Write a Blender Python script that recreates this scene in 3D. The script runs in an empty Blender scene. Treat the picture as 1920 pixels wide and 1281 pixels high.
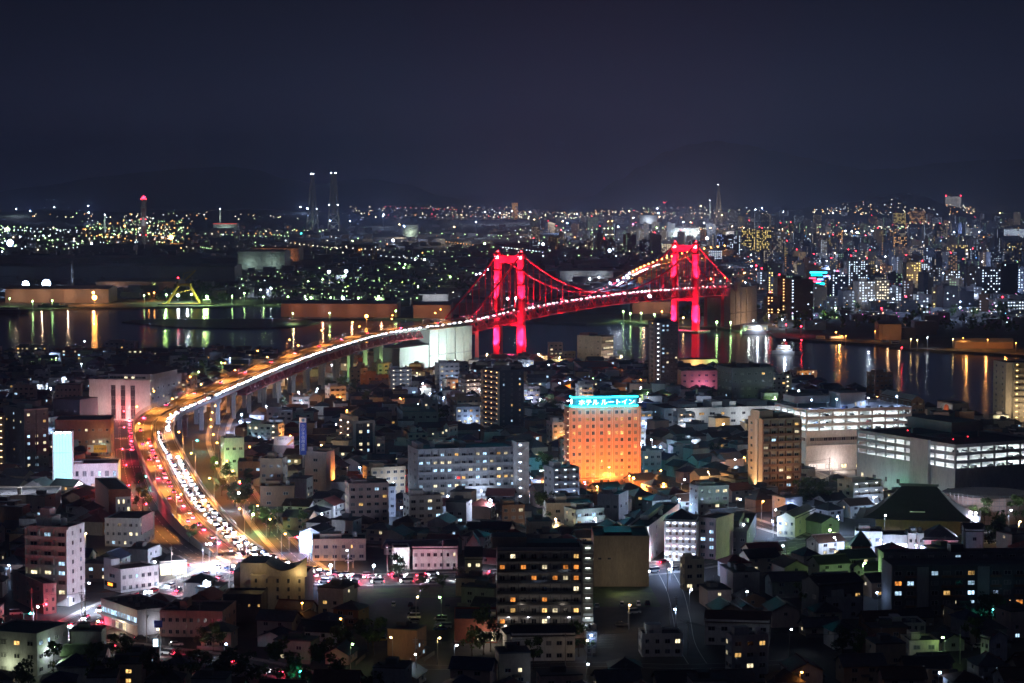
USE_HAZE = True
import bpy, math, random
from math import sin, cos, tan, radians, pi, hypot, atan2, sqrt
from mathutils import Vector, Matrix
random.seed(11)
SC = bpy.context.scene
COL = SC.collection

# ------------------------------------------------------------------ camera
F, H, CX, CY, YH = 4400.0, 145.0, 960.0, 640.5, 341.0
PITCH = math.atan((CY - YH) / F)
S, C = sin(PITCH), cos(PITCH)
cam = bpy.data.cameras.new('camera')
cam.sensor_width = 36.0
cam.lens = F / 1920.0 * 36.0
cam.clip_start, cam.clip_end = 1.0, 60000.0
camo = bpy.data.objects.new('camera', cam)
camo.location = (0, 0, H)
camo.rotation_euler = (pi / 2 - PITCH, 0, 0)
COL.objects.link(camo)
SC.camera = camo

# ------------------------------------------------------------------ world: night sky with city glow low down
w = bpy.data.worlds.new('World'); SC.world = w; w.use_nodes = True
nt = w.node_tree; nt.nodes.clear()
tc = nt.nodes.new('ShaderNodeTexCoord'); sp = nt.nodes.new('ShaderNodeSeparateXYZ')
rp = nt.nodes.new('ShaderNodeValToRGB'); bg = nt.nodes.new('ShaderNodeBackground'); wo = nt.nodes.new('ShaderNodeOutputWorld')
nt.links.new(tc.outputs['Generated'], sp.inputs[0]); nt.links.new(sp.outputs['Z'], rp.inputs[0])
nt.links.new(rp.outputs[0], bg.inputs[0]); nt.links.new(bg.outputs[0], wo.inputs[0])
el = rp.color_ramp.elements
el[0].position = 0.0; el[0].color = (0.0260, 0.0280, 0.0600, 1)
el[1].position = 1.0; el[1].color = (0.0036, 0.0047, 0.0115, 1)
for p_, c_ in ((0.02, (0.0220, 0.0240, 0.0520, 1)), (0.05, (0.0092, 0.0108, 0.0245, 1)), (0.085, (0.0036, 0.0047, 0.0115, 1)), (0.25, (0.0036, 0.0047, 0.0115, 1))):
    e = el.new(p_); e.color = c_
bg.inputs[1].default_value = 1.0

# faint added fill that brings out the roofs; no moon is known
sl = bpy.data.lights.new('roof_fill', 'SUN'); sl.energy = 0.03; sl.angle = radians(12); sl.color = (0.72, 0.80, 1.0)
slo = bpy.data.objects.new('roof_fill', sl); slo.rotation_euler = (radians(48), 0, radians(-38)); COL.objects.link(slo)

vs = SC.view_settings
vs.view_transform = 'Standard'; vs.look = 'None'; vs.gamma = 1.0; vs.exposure = 0.0; vs.use_curve_mapping = False
cy = SC.cycles
cy.use_denoising = True
cy.denoiser = 'OPENIMAGEDENOISE'
cy.denoising_input_passes = 'RGB_ALBEDO_NORMAL'
cy.max_bounces = 3; cy.diffuse_bounces = 1; cy.glossy_bounces = 2; cy.transmission_bounces = 2; cy.volume_bounces = 0; cy.transparent_max_bounces = 4
cy.sample_clamp_indirect = 5.0; cy.sample_clamp_direct = 0.0
cy.caustics_reflective = False; cy.caustics_refractive = False
cy.use_light_tree = True
cy.use_adaptive_sampling = True; cy.adaptive_threshold = 0.02
cy.pixel_filter_type = 'BLACKMAN_HARRIS'; cy.filter_width = 1.5

# ------------------------------------------------------------------ pixel <-> place
G = 2.0                                   # height of the land above the water
def ray(x, y):
    a, b = (x - CX) / F, (CY - y) / F
    return (a, C + b * S, -S + b * C)
def at(x, y, z=G):                        # the point where the sight line meets the level z
    d = ray(x, y); t = (z - H) / d[2]
    return Vector((d[0] * t, d[1] * t, z))
def at_far(x, y, Y):                      # the point of the sight line at the distance Y
    d = ray(x, y); t = Y / d[1]
    return Vector((d[0] * t, Y, H + d[2] * t))
def proj(p):
    h = p[2] - H; dp = p[1] * C - h * S
    return (CX + F * p[0] / dp, CY - F * (p[1] * S + h * C) / dp)
def ztop(p, y):                           # height of a point above p that is seen at picture height y
    k = (CY - y) / F
    return H + p[1] * (k * C - S) / (C + k * S)

# ------------------------------------------------------------------ mesh helpers
class MB:
    def __init__(s): s.v, s.f, s.m = [], [], []
    def poly(s, pts, m=0):
        n = len(s.v); s.v += [tuple(p) for p in pts]; s.f.append(tuple(range(n, n + len(pts)))); s.m.append(m); return s
    def box(s, x0, x1, y0, y1, z0, z1, m=0, skip=''):
        n = len(s.v)
        s.v += [(x0, y0, z0), (x1, y0, z0), (x1, y1, z0), (x0, y1, z0), (x0, y0, z1), (x1, y0, z1), (x1, y1, z1), (x0, y1, z1)]
        for k, q in (('b', (3, 2, 1, 0)), ('t', (4, 5, 6, 7)), ('f', (0, 1, 5, 4)), ('r', (1, 2, 6, 5)), ('k', (2, 3, 7, 6)), ('l', (3, 0, 4, 7))):
            if k not in skip:
                s.f.append(tuple(n + i for i in q)); s.m.append(m)
        return s
    def bar(s, a, b, w, h=None, m=0, w2=None, h2=None):     # a square bar from a to b, may taper
        a, b = Vector(a), Vector(b); h = h or w; w2 = w2 or w; h2 = h2 or (h if w2 == w else w2)
        t = (b - a)
        if t.length < 1e-6: return s
        t.normalize()
        u = t.cross(Vector((0, 0, 1)))
        if u.length < 1e-3: u = Vector((1, 0, 0))
        u.normalize(); v = u.cross(t)
        n = len(s.v)
        for p, ww, hh in ((a, w, h), (b, w2, h2)):
            for i, j in ((-1, -1), (1, -1), (1, 1), (-1, 1)):
                s.v.append(tuple(p + u * (i * ww / 2) + v * (j * hh / 2)))
        for q in ((0, 1, 5, 4), (1, 2, 6, 5), (2, 3, 7, 6), (3, 0, 4, 7), (3, 2, 1, 0), (4, 5, 6, 7)):
            s.f.append(tuple(n + i for i in q)); s.m.append(m)
        return s
    def tube(s, pts, rad, k=6, m=0, caps=True):
        rad = rad if isinstance(rad, (list, tuple)) else [rad] * len(pts)
        n = len(s.v); L = len(pts); pts = [Vector(p) for p in pts]
        for i, p in enumerate(pts):
            t = (pts[min(i + 1, L - 1)] - pts[max(i - 1, 0)]).normalized()
            u = t.cross(Vector((0, 0, 1)))
            if u.length < 1e-3: u = Vector((1, 0, 0))
            u.normalize(); v = u.cross(t)
            for j in range(k):
                a = 2 * pi * j / k
                s.v.append(tuple(p + (u * cos(a) + v * sin(a)) * rad[i]))
        for i in range(L - 1):
            for j in range(k):
                s.f.append((n + i * k + j, n + i * k + (j + 1) % k, n + (i + 1) * k + (j + 1) % k, n + (i + 1) * k + j)); s.m.append(m)
        if caps:
            s.f.append(tuple(n + k - 1 - j for j in range(k))); s.m.append(m)
            s.f.append(tuple(n + (L - 1) * k + j for j in range(k))); s.m.append(m)
        return s
    def prism(s, pts, z0, z1, m=0, mt=None):                # vertical prism on a plan outline (counter-clockwise)
        n = len(pts)
        for i in range(n):
            a, b = pts[i], pts[(i + 1) % n]
            s.poly([(a[0], a[1], z0), (b[0], b[1], z0), (b[0], b[1], z1), (a[0], a[1], z1)], m)
        s.poly([(p[0], p[1], z1) for p in pts], m if mt is None else mt)
        s.poly([(p[0], p[1], z0) for p in reversed(pts)], m)
        return s
    def octa(s, p, r, m=0):
        n = len(s.v); x, y, z = p
        s.v += [(x + r, y, z), (x, y + r, z), (x - r, y, z), (x, y - r, z), (x, y, z + r), (x, y, z - r)]
        for i in range(4):
            j = (i + 1) % 4
            s.f += [(n + i, n + j, n + 4), (n + j, n + i, n + 5)]; s.m += [m, m]
        return s
    def mesh(s, name, mats):
        me = bpy.data.meshes.new(name)
        me.from_pydata(s.v, [], s.f)
        for q in (mats if isinstance(mats, (list, tuple)) else [mats]): me.materials.append(q)
        if any(s.m): me.polygons.foreach_set('material_index', s.m)
        me.update()
        return me
    def build(s, name, mats, parent=None, **kw):
        return put(name, s.mesh(name, mats), parent, **kw)

def put(name, data, parent=None, loc=None, rz=None, scale=None, label=None, cat=None, group=None, kind=None):
    o = bpy.data.objects.new(name, data); COL.objects.link(o)
    if parent is not None: o.parent = parent
    if loc is not None: o.location = loc
    if rz: o.rotation_euler = (0, 0, rz)
    if scale is not None: o.scale = scale
    if label: o['label'] = label
    if cat: o['category'] = cat
    if group: o['group'] = group
    if kind: o['kind'] = kind
    return o
def thing(name, label, cat, loc=(0, 0, 0), rz=0, group=None): return put(name, None, None, loc, rz, None, label, cat, group)
def copy_tree(o, parent=None):
    c = o.copy(); COL.objects.link(c); c.parent = parent
    for ch in list(o.children): copy_tree(ch, c)
    return c
def lamp(name, kind, col, power, parent=None, loc=(0, 0, 0), aim=None, size=0.3, cone=120, blend=0.5):
    L = bpy.data.lights.new(name, kind); L.color = col; L.energy = power
    L.shadow_soft_size = size
    if kind == 'SPOT': L.spot_size = radians(cone); L.spot_blend = blend
    o = bpy.data.objects.new(name, L); COL.objects.link(o)
    if parent is not None: o.parent = parent
    o.location = loc
    if aim is not None: o.rotation_euler = Vector(aim).to_track_quat('-Z', 'Y').to_euler()
    return o

# ------------------------------------------------------------------ materials
MATS = {}
def mat(name, col, rough=0.75, var=0.18, scale=0.35, metal=0.0, bump=0.0, bscale=2.0, streak=False, coords='W', spec=None):
    if name in MATS: return MATS[name]
    m = bpy.data.materials.new(name); m.use_nodes = True; t = m.node_tree
    b = t.nodes['Principled BSDF']; b.inputs['Roughness'].default_value = rough; b.inputs['Metallic'].default_value = metal
    if spec is not None: b.inputs['Specular IOR Level'].default_value = spec
    g = t.nodes.new('ShaderNodeNewGeometry'); n = t.nodes.new('ShaderNodeTexNoise'); n.inputs['Scale'].default_value = scale; n.inputs['Detail'].default_value = 5
    src = g.outputs['Position']
    if streak:
        mp = t.nodes.new('ShaderNodeMapping'); mp.inputs['Scale'].default_value = (1, 1, 0.3)
        t.links.new(src, mp.inputs[0]); src = mp.outputs[0]
    t.links.new(src, n.inputs['Vector'])
    r = t.nodes.new('ShaderNodeValToRGB'); r.color_ramp.elements[0].position = 0.3; r.color_ramp.elements[1].position = 0.7
    r.color_ramp.elements[0].color = tuple(c * (1 - var) for c in col) + (1,)
    r.color_ramp.elements[1].color = tuple(min(1, c * (1 + var)) for c in col) + (1,)
    t.links.new(n.outputs[0], r.inputs[0])
    if streak:                                          # rain streaks and fine soiling over the broad tone
        n3 = t.nodes.new('ShaderNodeTexNoise'); n3.inputs['Scale'].default_value = 1.6; n3.inputs['Detail'].default_value = 6; n3.inputs['Roughness'].default_value = 0.7
        t.links.new(src, n3.inputs['Vector'])
        r3 = t.nodes.new('ShaderNodeMapRange'); r3.inputs[1].default_value = 0.35; r3.inputs[2].default_value = 0.62; r3.inputs[3].default_value = 0.80; r3.inputs[4].default_value = 1.05
        t.links.new(n3.outputs[0], r3.inputs[0])
        mx = t.nodes.new('ShaderNodeMix'); mx.data_type = 'RGBA'; mx.blend_type = 'MULTIPLY'; mx.inputs[0].default_value = 1.0
        t.links.new(r.outputs[0], mx.inputs[6]); t.links.new(r3.outputs[0], mx.inputs[7]); t.links.new(mx.outputs[2], b.inputs['Base Color'])
    else: t.links.new(r.outputs[0], b.inputs['Base Color'])
    if bump:
        n2 = t.nodes.new('ShaderNodeTexNoise'); n2.inputs['Scale'].default_value = bscale; n2.inputs['Detail'].default_value = 4
        t.links.new(g.outputs['Position'], n2.inputs['Vector'])
        bp = t.nodes.new('ShaderNodeBump'); bp.inputs['Strength'].default_value = bump; bp.inputs['Distance'].default_value = 0.3
        t.links.new(n2.outputs[0], bp.inputs['Height']); t.links.new(bp.outputs[0], b.inputs['Normal'])
    MATS[name] = m
    return m
def glow(name, col, power, sample='NONE', vary=False):
    if name in MATS: return MATS[name]
    m = bpy.data.materials.new(name); m.use_nodes = True; t = m.node_tree; t.nodes.clear()
    e = t.nodes.new('ShaderNodeEmission'); o = t.nodes.new('ShaderNodeOutputMaterial'); t.links.new(e.outputs[0], o.inputs[0])
    e.inputs[0].default_value = tuple(col) + (1,); e.inputs[1].default_value = power
    if vary:                                            # rooms differ, and curtains and furniture break up the light
        oi = t.nodes.new('ShaderNodeObjectInfo'); g = t.nodes.new('ShaderNodeNewGeometry'); n = t.nodes.new('ShaderNodeTexNoise')
        n.inputs['Scale'].default_value = 1.1; n.inputs['Detail'].default_value = 2; t.links.new(g.outputs['Position'], n.inputs['Vector'])
        a = t.nodes.new('ShaderNodeMath'); a.operation = 'MULTIPLY_ADD'; a.inputs[1].default_value = 1.1; a.inputs[2].default_value = 0.35
        t.links.new(oi.outputs['Random'], a.inputs[0])
        mr = t.nodes.new('ShaderNodeMapRange'); mr.inputs[1].default_value = 0.3; mr.inputs[2].default_value = 0.65; mr.inputs[3].default_value = 0.25 * power; mr.inputs[4].default_value = 1.35 * power
        t.links.new(n.outputs[0], mr.inputs[0])
        b = t.nodes.new('ShaderNodeMath'); b.operation = 'MULTIPLY'; t.links.new(a.outputs[0], b.inputs[0]); t.links.new(mr.outputs[0], b.inputs[1]); t.links.new(b.outputs[0], e.inputs[1])
    m.cycles.emission_sampling = sample
    MATS[name] = m
    return m
WH = (1.0, 0.93, 0.80); CO = (0.72, 0.88, 1.0); WA = (1.0, 0.60, 0.22); OR = (1.0, 0.34, 0.06); GRN = (0.62, 1.0, 0.42); RED = (1.0, 0.03, 0.05); BLU = (0.30, 0.55, 1.0)
SODIUM = (1.0, 0.36, 0.07)
PANE = {'w': glow('pane_warm', (1.0, 0.58, 0.18), 1.3, vary=True), 'n': glow('pane_neutral', (1.0, 0.84, 0.52), 1.4, vary=True), 'c': glow('pane_cool', (0.50, 0.76, 1.0), 1.6, vary=True),
        'o': glow('pane_orange', (1.0, 0.33, 0.06), 1.1, vary=True), 'r': glow('pane_red', (1.0, 0.05, 0.05), 1.6, vary=True),
        'd': mat('pane_dark', (0.012, 0.014, 0.02), 0.18, 0.3, 0.6), 'g': mat('pane_curtain', (0.16, 0.16, 0.17), 0.6, 0.4, 0.9)}
M = dict(
    asphalt=mat('asphalt', (0.050, 0.050, 0.052), 0.85, 0.3, 0.25, bump=0.2), paint=mat('road_paint', (0.62, 0.62, 0.60), 0.6, 0.15, 1.0),
    paint_y=mat('road_paint_yellow', (0.6, 0.42, 0.06), 0.6, 0.15, 1.0), kerb=mat('kerb_stone', (0.32, 0.31, 0.30), 0.8, 0.2, 0.8),
    deck=mat('deck_asphalt', (0.13, 0.115, 0.10), 0.8, 0.22, 0.12), conc=mat('concrete', (0.36, 0.35, 0.33), 0.85, 0.16, 0.15, streak=True),
    conc_d=mat('concrete_dark', (0.20, 0.195, 0.19), 0.85, 0.2, 0.15, streak=True),
    red_steel=mat('red_steel', (0.62, 0.030, 0.050), 0.5, 0.1, 0.3), dark_red=mat('dark_red_steel', (0.30, 0.022, 0.030), 0.55, 0.2, 0.3),
    white=mat('wall_white', (0.72, 0.71, 0.70), 0.8, 0.08, 0.3, streak=True), cream=mat('wall_cream', (0.58, 0.52, 0.42), 0.8, 0.1, 0.3, streak=True),
    grey=mat('wall_grey', (0.36, 0.36, 0.38), 0.8, 0.12, 0.3, streak=True), dgrey=mat('wall_dark_grey', (0.12, 0.12, 0.135), 0.75, 0.15, 0.3, streak=True),
    beige=mat('wall_beige', (0.44, 0.36, 0.26), 0.8, 0.12, 0.3, streak=True), brown=mat('wall_brown', (0.24, 0.14, 0.09), 0.8, 0.15, 0.3, streak=True),
    brick=mat('wall_red_brick', (0.27, 0.075, 0.045), 0.8, 0.2, 0.8), pink=mat('wall_pinkish', (0.50, 0.38, 0.36), 0.8, 0.12, 0.3, streak=True),
    navy=mat('wall_navy', (0.045, 0.05, 0.075), 0.7, 0.15, 0.3, streak=True), green=mat('wall_green_grey', (0.26, 0.31, 0.27), 0.8, 0.12, 0.3, streak=True),
    tan=mat('wall_tan_tile', (0.52, 0.30, 0.20), 0.7, 0.08, 0.5), teal=mat('roof_teal', (0.03, 0.16, 0.17), 0.6, 0.15, 0.4),
    roof=mat('roof_flat_dark', (0.075, 0.075, 0.08), 0.85, 0.25, 0.2), roof_l=mat('roof_flat_light', (0.25, 0.25, 0.25), 0.85, 0.2, 0.2),
    tile_k=mat('roof_tile_black', (0.030, 0.031, 0.036), 0.5, 0.25, 0.9, bump=0.5, bscale=3), tile_g=mat('roof_tile_grey', (0.085, 0.087, 0.095), 0.55, 0.25, 0.9, bump=0.5, bscale=3),
    tile_b=mat('roof_tile_brown', (0.085, 0.045, 0.03), 0.55, 0.25, 0.9, bump=0.5, bscale=3), tile_n=mat('roof_tile_blue', (0.030, 0.042, 0.085), 0.5, 0.25, 0.9, bump=0.5, bscale=3),
    tile_r=mat('roof_tile_red', (0.14, 0.035, 0.028), 0.55, 0.25, 0.9, bump=0.5, bscale=3), tile_v=mat('roof_tile_green', (0.03, 0.075, 0.06), 0.55, 0.25, 0.9),
    metal=mat('metal_grey', (0.30, 0.30, 0.31), 0.45, 0.1, 0.5, metal=0.6), pole=mat('pole_concrete', (0.30, 0.29, 0.28), 0.8, 0.1, 0.5), frame=mat('window_frame', (0.34, 0.34, 0.35), 0.5, 0.1, 0.5),
    black=mat('black_part', (0.02, 0.02, 0.022), 0.6, 0.1, 0.5), bark=mat('bark', (0.09, 0.06, 0.04), 0.9, 0.3, 2.0),
    leaf=mat('leaf_green', (0.075, 0.13, 0.03), 0.7, 0.45, 0.45), leaf_d=mat('leaf_dark', (0.035, 0.062, 0.022), 0.7, 0.45, 0.45), grass=mat('grass', (0.06, 0.10, 0.03), 0.9, 0.4, 0.3, bump=0.5),
    land=mat('ground_dark', (0.060, 0.058, 0.055), 0.9, 0.4, 0.03), hill=mat('hill_forest', (0.030, 0.040, 0.026), 0.95, 0.4, 0.004), shed=mat('shed_metal', (0.26, 0.26, 0.27), 0.6, 0.12, 0.05),
    shed_b=mat('shed_brown', (0.34, 0.22, 0.16), 0.7, 0.15, 0.05), glass=mat('car_glass', (0.015, 0.017, 0.02), 0.12, 0.1, 0.5), tyre=mat('tyre', (0.02, 0.02, 0.02), 0.8, 0.1, 1),
    cyan_panel=mat('sign_panel_teal', (0.02, 0.22, 0.28), 0.5, 0.1, 0.4), blue=mat('sign_blue', (0.02, 0.06, 0.42), 0.5, 0.08, 0.4), yellow=mat('sign_yellow', (0.80, 0.46, 0.03), 0.5, 0.06, 0.4),
    signw=mat('sign_white', (0.78, 0.78, 0.78), 0.5, 0.04, 0.4), ink=mat('sign_ink', (0.02, 0.02, 0.03), 0.5, 0.05, 0.4), orange=mat('sign_orange', (0.80, 0.16, 0.03), 0.5, 0.05, 0.4), signg=mat('sign_green', (0.03, 0.24, 0.08), 0.5, 0.05, 0.4),
    crane_y=mat('crane_yellow', (0.60, 0.40, 0.05), 0.5, 0.15, 0.3), rust=mat('ship_hull', (0.05, 0.05, 0.06), 0.6, 0.3, 0.3))
# water: dark, slightly rough, with long low ripples
wm = bpy.data.materials.new('harbour_water'); wm.use_nodes = True; t_ = wm.node_tree; b_ = t_.nodes['Principled BSDF']
b_.inputs['Base Color'].default_value = (0.004, 0.007, 0.012, 1); b_.inputs['Roughness'].default_value = 0.16; b_.inputs['IOR'].default_value = 1.333
g_ = t_.nodes.new('ShaderNodeNewGeometry'); mp_ = t_.nodes.new('ShaderNodeMapping'); mp_.inputs['Scale'].default_value = (0.05, 0.16, 1); n_ = t_.nodes.new('ShaderNodeTexNoise'); n_.inputs['Scale'].default_value = 1.0; n_.inputs['Detail'].default_value = 4
bp_ = t_.nodes.new('ShaderNodeBump'); bp_.inputs['Strength'].default_value = 0.25; bp_.inputs['Distance'].default_value = 0.6
t_.links.new(g_.outputs['Position'], mp_.inputs[0]); t_.links.new(mp_.outputs[0], n_.inputs['Vector']); t_.links.new(n_.outputs[0], bp_.inputs['Height']); t_.links.new(bp_.outputs[0], b_.inputs['Normal'])
M['water'] = wm

def text_mesh(body, size, m, depth=0.03, align='LEFT', space=1.0, bold=0.0):
    c = bpy.data.curves.new('lettering', 'FONT'); c.body = body; c.size = size; c.extrude = depth; c.align_x = align; c.space_character = space; c.resolution_u = 2; c.offset = bold
    o = bpy.data.objects.new('lettering', c)
    me = bpy.data.meshes.new_from_object(o)
    bpy.data.objects.remove(o); bpy.data.curves.remove(c)
    me.materials.clear(); me.materials.append(m)
    return me
# ------------------------------------------------------------------ the setting: water, land, hills
def sheet(name, pts, m, z0=None, z1=G, label=None):
    b = MB()
    if z0 is None: b.poly([(p[0], p[1], z1) for p in pts])
    else: b.prism([(p[0], p[1]) for p in pts], z0, z1)
    return b.build(name, m, kind='structure')
MB().poly([(-9000, 300, 0), (9000, 300, 0), (16000, 30000, 0), (-16000, 30000, 0)]).build('water', M['water'], kind='structure')
near_shore = [at(x, y, G) for x, y in ((1990, 800), (1890, 792), (1740, 775), (1640, 745), (1450, 704), (1330, 694), (1230, 690), (1000, 677), (850, 673), (640, 668), (420, 664), (0, 666), (-80, 668))]
sheet('ground', [(-420, 60), (420, 60)] + [(p.x, p.y) for p in near_shore], M['land'], -2)
far_shore = [at(x, y, 1.6) for x, y in ((-80, 580), (60, 580), (250, 577), (300, 575), (420, 575), (480, 571), (530, 571), (545, 598), (760, 597), (900, 606), (1000, 603), (1100, 607), (1170, 602), (1235, 612), (1345, 614), (1400, 622), (1440, 622), (1455, 634), (1640, 645), (1700, 653), (1920, 666), (2000, 668))]
FL = [(p.x, p.y) for p in far_shore]
YB = 8900.0
sheet('ground', FL + [(0.23 * YB, YB), (-0.23 * YB, YB)], M['land'], -2, 1.6)
sheet('ground', [(-3500, 10150), (-900, 9950), (0, 9850), (900, 9750), (3500, 9900), (7000, 26000), (-7000, 26000)], M['land'], -2, 1.8)
sheet('breakwater', [(p.x, p.y) for p in (at(228, 603, 1), at(330, 613, 1), at(470, 616, 1), at(560, 612, 1), at(600, 604, 1), at(560, 597, 1), at(380, 598, 1), at(262, 599, 1))], M['black'], -2, 1.0)

def ridge(name, pts, Y, thick, z0=0, seed=1, rough=1.0):
    """a ridge line given by picture points, built as a rolling land form of real depth"""
    rnd = random.Random(seed); b = MB()
    xs = []
    for i in range(len(pts) - 1):
        for k in range(6):
            t = k / 6; xs.append((pts[i][0] + (pts[i + 1][0] - pts[i][0]) * t, pts[i][1] + (pts[i + 1][1] - pts[i][1]) * (t * t * (3 - 2 * t))))
    xs.append(pts[-1])
    rows = 7; grid = []
    for i, (x, y) in enumerate(xs):
        top = max(at_far(x, y, Y).z, 6)
        col = []
        for r in range(rows):
            u = r / (rows - 1) * 2 - 1
            yy = Y + u * thick
            h = top * max(0.0, 1 - abs(u) ** 1.5) * (1 + rough * 0.05 * sin(i * 0.9 + r * 1.7 + seed) * (0 if r == 3 else 1)) + (0 if abs(u) == 1 else rnd.uniform(-1, 1) * rough * top * 0.012)
            col.append(len(b.v)); b.v.append(((x - CX) / F * Y, yy, z0 + h))
        grid.append(col)
    for i in range(len(grid) - 1):
        for r in range(rows - 1):
            b.f.append((grid[i][r], grid[i + 1][r], grid[i + 1][r + 1], grid[i][r + 1])); b.m.append(0)
    o = b.build(name, M['hill'], kind='structure')
    for p in o.data.polygons: p.use_smooth = True
    return o
ridge('mountains', [(-150, 372), (0, 366), (110, 345), (200, 330), (280, 322), (350, 316), (430, 312), (480, 318), (540, 336), (600, 345), (650, 338), (700, 336), (760, 346), (830, 368), (900, 388), (960, 397)], 15500, 2500, seed=2)
ridge('mountains', [(1040, 395), (1110, 368), (1160, 338), (1200, 312), (1250, 284), (1295, 270), (1340, 265), (1390, 271), (1450, 283), (1510, 296), (1570, 310), (1620, 318), (1680, 316), (1760, 306), (1850, 300), (1930, 298), (2100, 305)], 16500, 2600, seed=3)
ridge('hills', [(-100, 400), (0, 398), (80, 393), (150, 395), (230, 398), (300, 394), (380, 396), (470, 392), (560, 396), (640, 400), (720, 404), (800, 408)], 9200, 500, seed=4)
ridge('hills', [(1430, 404), (1490, 394), (1540, 384), (1600, 378), (1650, 368), (1690, 362), (1730, 368), (1780, 386), (1830, 398), (1900, 400), (2000, 396)], 8700, 700, seed=5)

# ------------------------------------------------------------------ roads on the ground
ROADS = []          # (polyline in plan, half width) used to keep houses off them
def smooth(pts, n=10):
    out = []
    P = [pts[0]] + list(pts) + [pts[-1]]
    for i in range(1, len(P) - 2):
        a, b, c, d = (Vector(P[i + k]) for k in (-1, 0, 1, 2))
        for k in range(n):
            t = k / n
            out.append(0.5 * ((2 * b) + (c - a) * t + (2 * a - 5 * b + 4 * c - d) * t * t + (3 * b - a - 3 * c + d) * t ** 3))
    out.append(Vector(P[-2]))
    return out
def normals(path):
    ns = []
    for i in range(len(path)):
        t = path[min(i + 1, len(path) - 1)] - path[max(i - 1, 0)]
        t = Vector((t.x, t.y, 0)).normalized(); ns.append(Vector((t.y, -t.x, 0)))
    return ns
def strip(b, path, o0, o1, dz, m=0, ns=None):
    ns = ns or normals(path)
    for i in range(len(path) - 1):
        a0, a1 = path[i] + ns[i] * o0, path[i] + ns[i] * o1; c0, c1 = path[i + 1] + ns[i + 1] * o0, path[i + 1] + ns[i + 1] * o1
        z = Vector((0, 0, dz)); b.poly([a0 + z, a1 + z, c1 + z, c0 + z][::-1], m)
    return b
def wallstrip(b, path, o0, o1, z0, z1, m=0, ns=None):       # a solid ribbon with top, bottom and two sides
    ns = ns or normals(path)
    for i in range(len(path) - 1):
        q = []
        for j in (i, i + 1):
            for o, z in ((o0, z0), (o1, z0), (o1, z1), (o0, z1)):
                q.append(path[j] + ns[j] * o + Vector((0, 0, z)))
        for k in ((0, 1, 5, 4), (1, 2, 6, 5), (2, 3, 7, 6), (3, 0, 4, 7)):
            b.poly([q[a] for a in k], m)
    return b
def along(path, step, start=0.0, stop=None):                # points at even steps: (point, tangent, right normal, distance)
    out = []; d = 0.0; nxt = start
    for i in range(len(path) - 1):
        a, c = path[i], path[i + 1]; L = (c - a).length
        while L > 0 and nxt <= d + L:
            if stop is not None and nxt > stop: return out
            t = (c - a) / L; tt = Vector((t.x, t.y, 0)).normalized()
            out.append((a + t * (nxt - d), t, Vector((tt.y, -tt.x, 0)), nxt)); nxt += step
        d += L
    return out
def road(name, pxs, width, lanes=2, walk=True, dz=0.012):
    path = smooth([at(x, y, G) for x, y in pxs])
    ROADS.append((path, width / 2 + 2))
    b = MB(); strip(b, path, -width / 2, width / 2, dz); r = b.build(name, M['asphalt'], kind='structure')
    k = MB()
    for o in (-width / 2 + 0.4, width / 2 - 0.55): strip(k, path, o, o + 0.15, dz + 0.006)
    for p, t, n, d in along(path, 9.0):
        for j in range(1, lanes):
            o = -width / 2 + j * width / lanes
            q = p + n * o; e = q + t * 5; z = Vector((0, 0, dz + 0.007))
            k.poly([q - n * .09 + z, q + n * .09 + z, e + n * .09 + z, e - n * .09 + z][::-1])
    k.build('lane_marking', M['paint'], r, kind='stuff')
    if walk:
        s = MB()
        for sgn in (-1, 1):
            a, c = sorted((sgn * (width / 2 + 0.02), sgn * (width / 2 + 2.2))); wallstrip(s, path, a, c, -0.2, 0.13)
        s.build('pavement', M['kerb'], None, kind='structure')
    return path
def crosswalk(x, y, ang, width=3.5, length=12, n=10, parent=None):
    p = at(x, y, G); a = radians(ang); u = Vector((cos(a), sin(a), 0)); v = Vector((-sin(a), cos(a), 0)); b = MB(); z = Vector((0, 0, 0.030))
    for i in range(n):
        q = p + u * ((i - n / 2 + 0.25) * length / n); e = q + u * (length / n * 0.5)
        b.poly([q - v * width / 2 + z, e - v * width / 2 + z, e + v * width / 2 + z, q + v * width / 2 + z])
    b.build('crosswalk', M['paint'], None, kind='structure')
r_side = road('side_road', [(226, 742), (231, 790), (236, 850), (258, 930), (318, 1010), (392, 1058)], 13, 3, dz=0.012)
r_main = road('main_road', [(360, 1046), (440, 1060), (520, 1074), (640, 1087), (860, 1083), (1100, 1074), (1240, 1064), (1420, 1034), (1560, 1017), (1750, 1014), (1990, 1000)], 22, 5, dz=0.022)
r_west = road('west_road', [(452, 1052), (390, 1084), (300, 1112), (220, 1140), (110, 1195), (-60, 1258)], 17, 4, dz=0.032)
r_low = road('lower_road', [(60, 1196), (180, 1208), (300, 1222), (470, 1246), (640, 1290)], 11, 2, dz=0.042)
r_hotel = road('hotel_street', [(1000, 932), (1090, 922), (1190, 900), (1290, 934), (1400, 975), (1520, 1012)], 8, 2, dz=0.014)
r_lane = road('narrow_lane', [(1246, 1070), (1266, 1110), (1278, 1160), (1290, 1215), (1340, 1290)], 6.5, 1, False, dz=0.052)
r_mall = road('mall_street', [(1480, 868), (1560, 888), (1640, 925), (1760, 950), (1960, 985)], 9, 2, dz=0.016)
r_front = road('frontage_road', [(470, 720), (430, 765), (408, 820), (436, 890), (490, 975), (560, 1050), (600, 1075)], 9, 2, dz=0.018)
r_bottom = road('bottom_street', [(700, 1250), (900, 1252), (1090, 1246), (1300, 1250), (1500, 1240)], 7, 1, False, dz=0.062)
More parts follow.
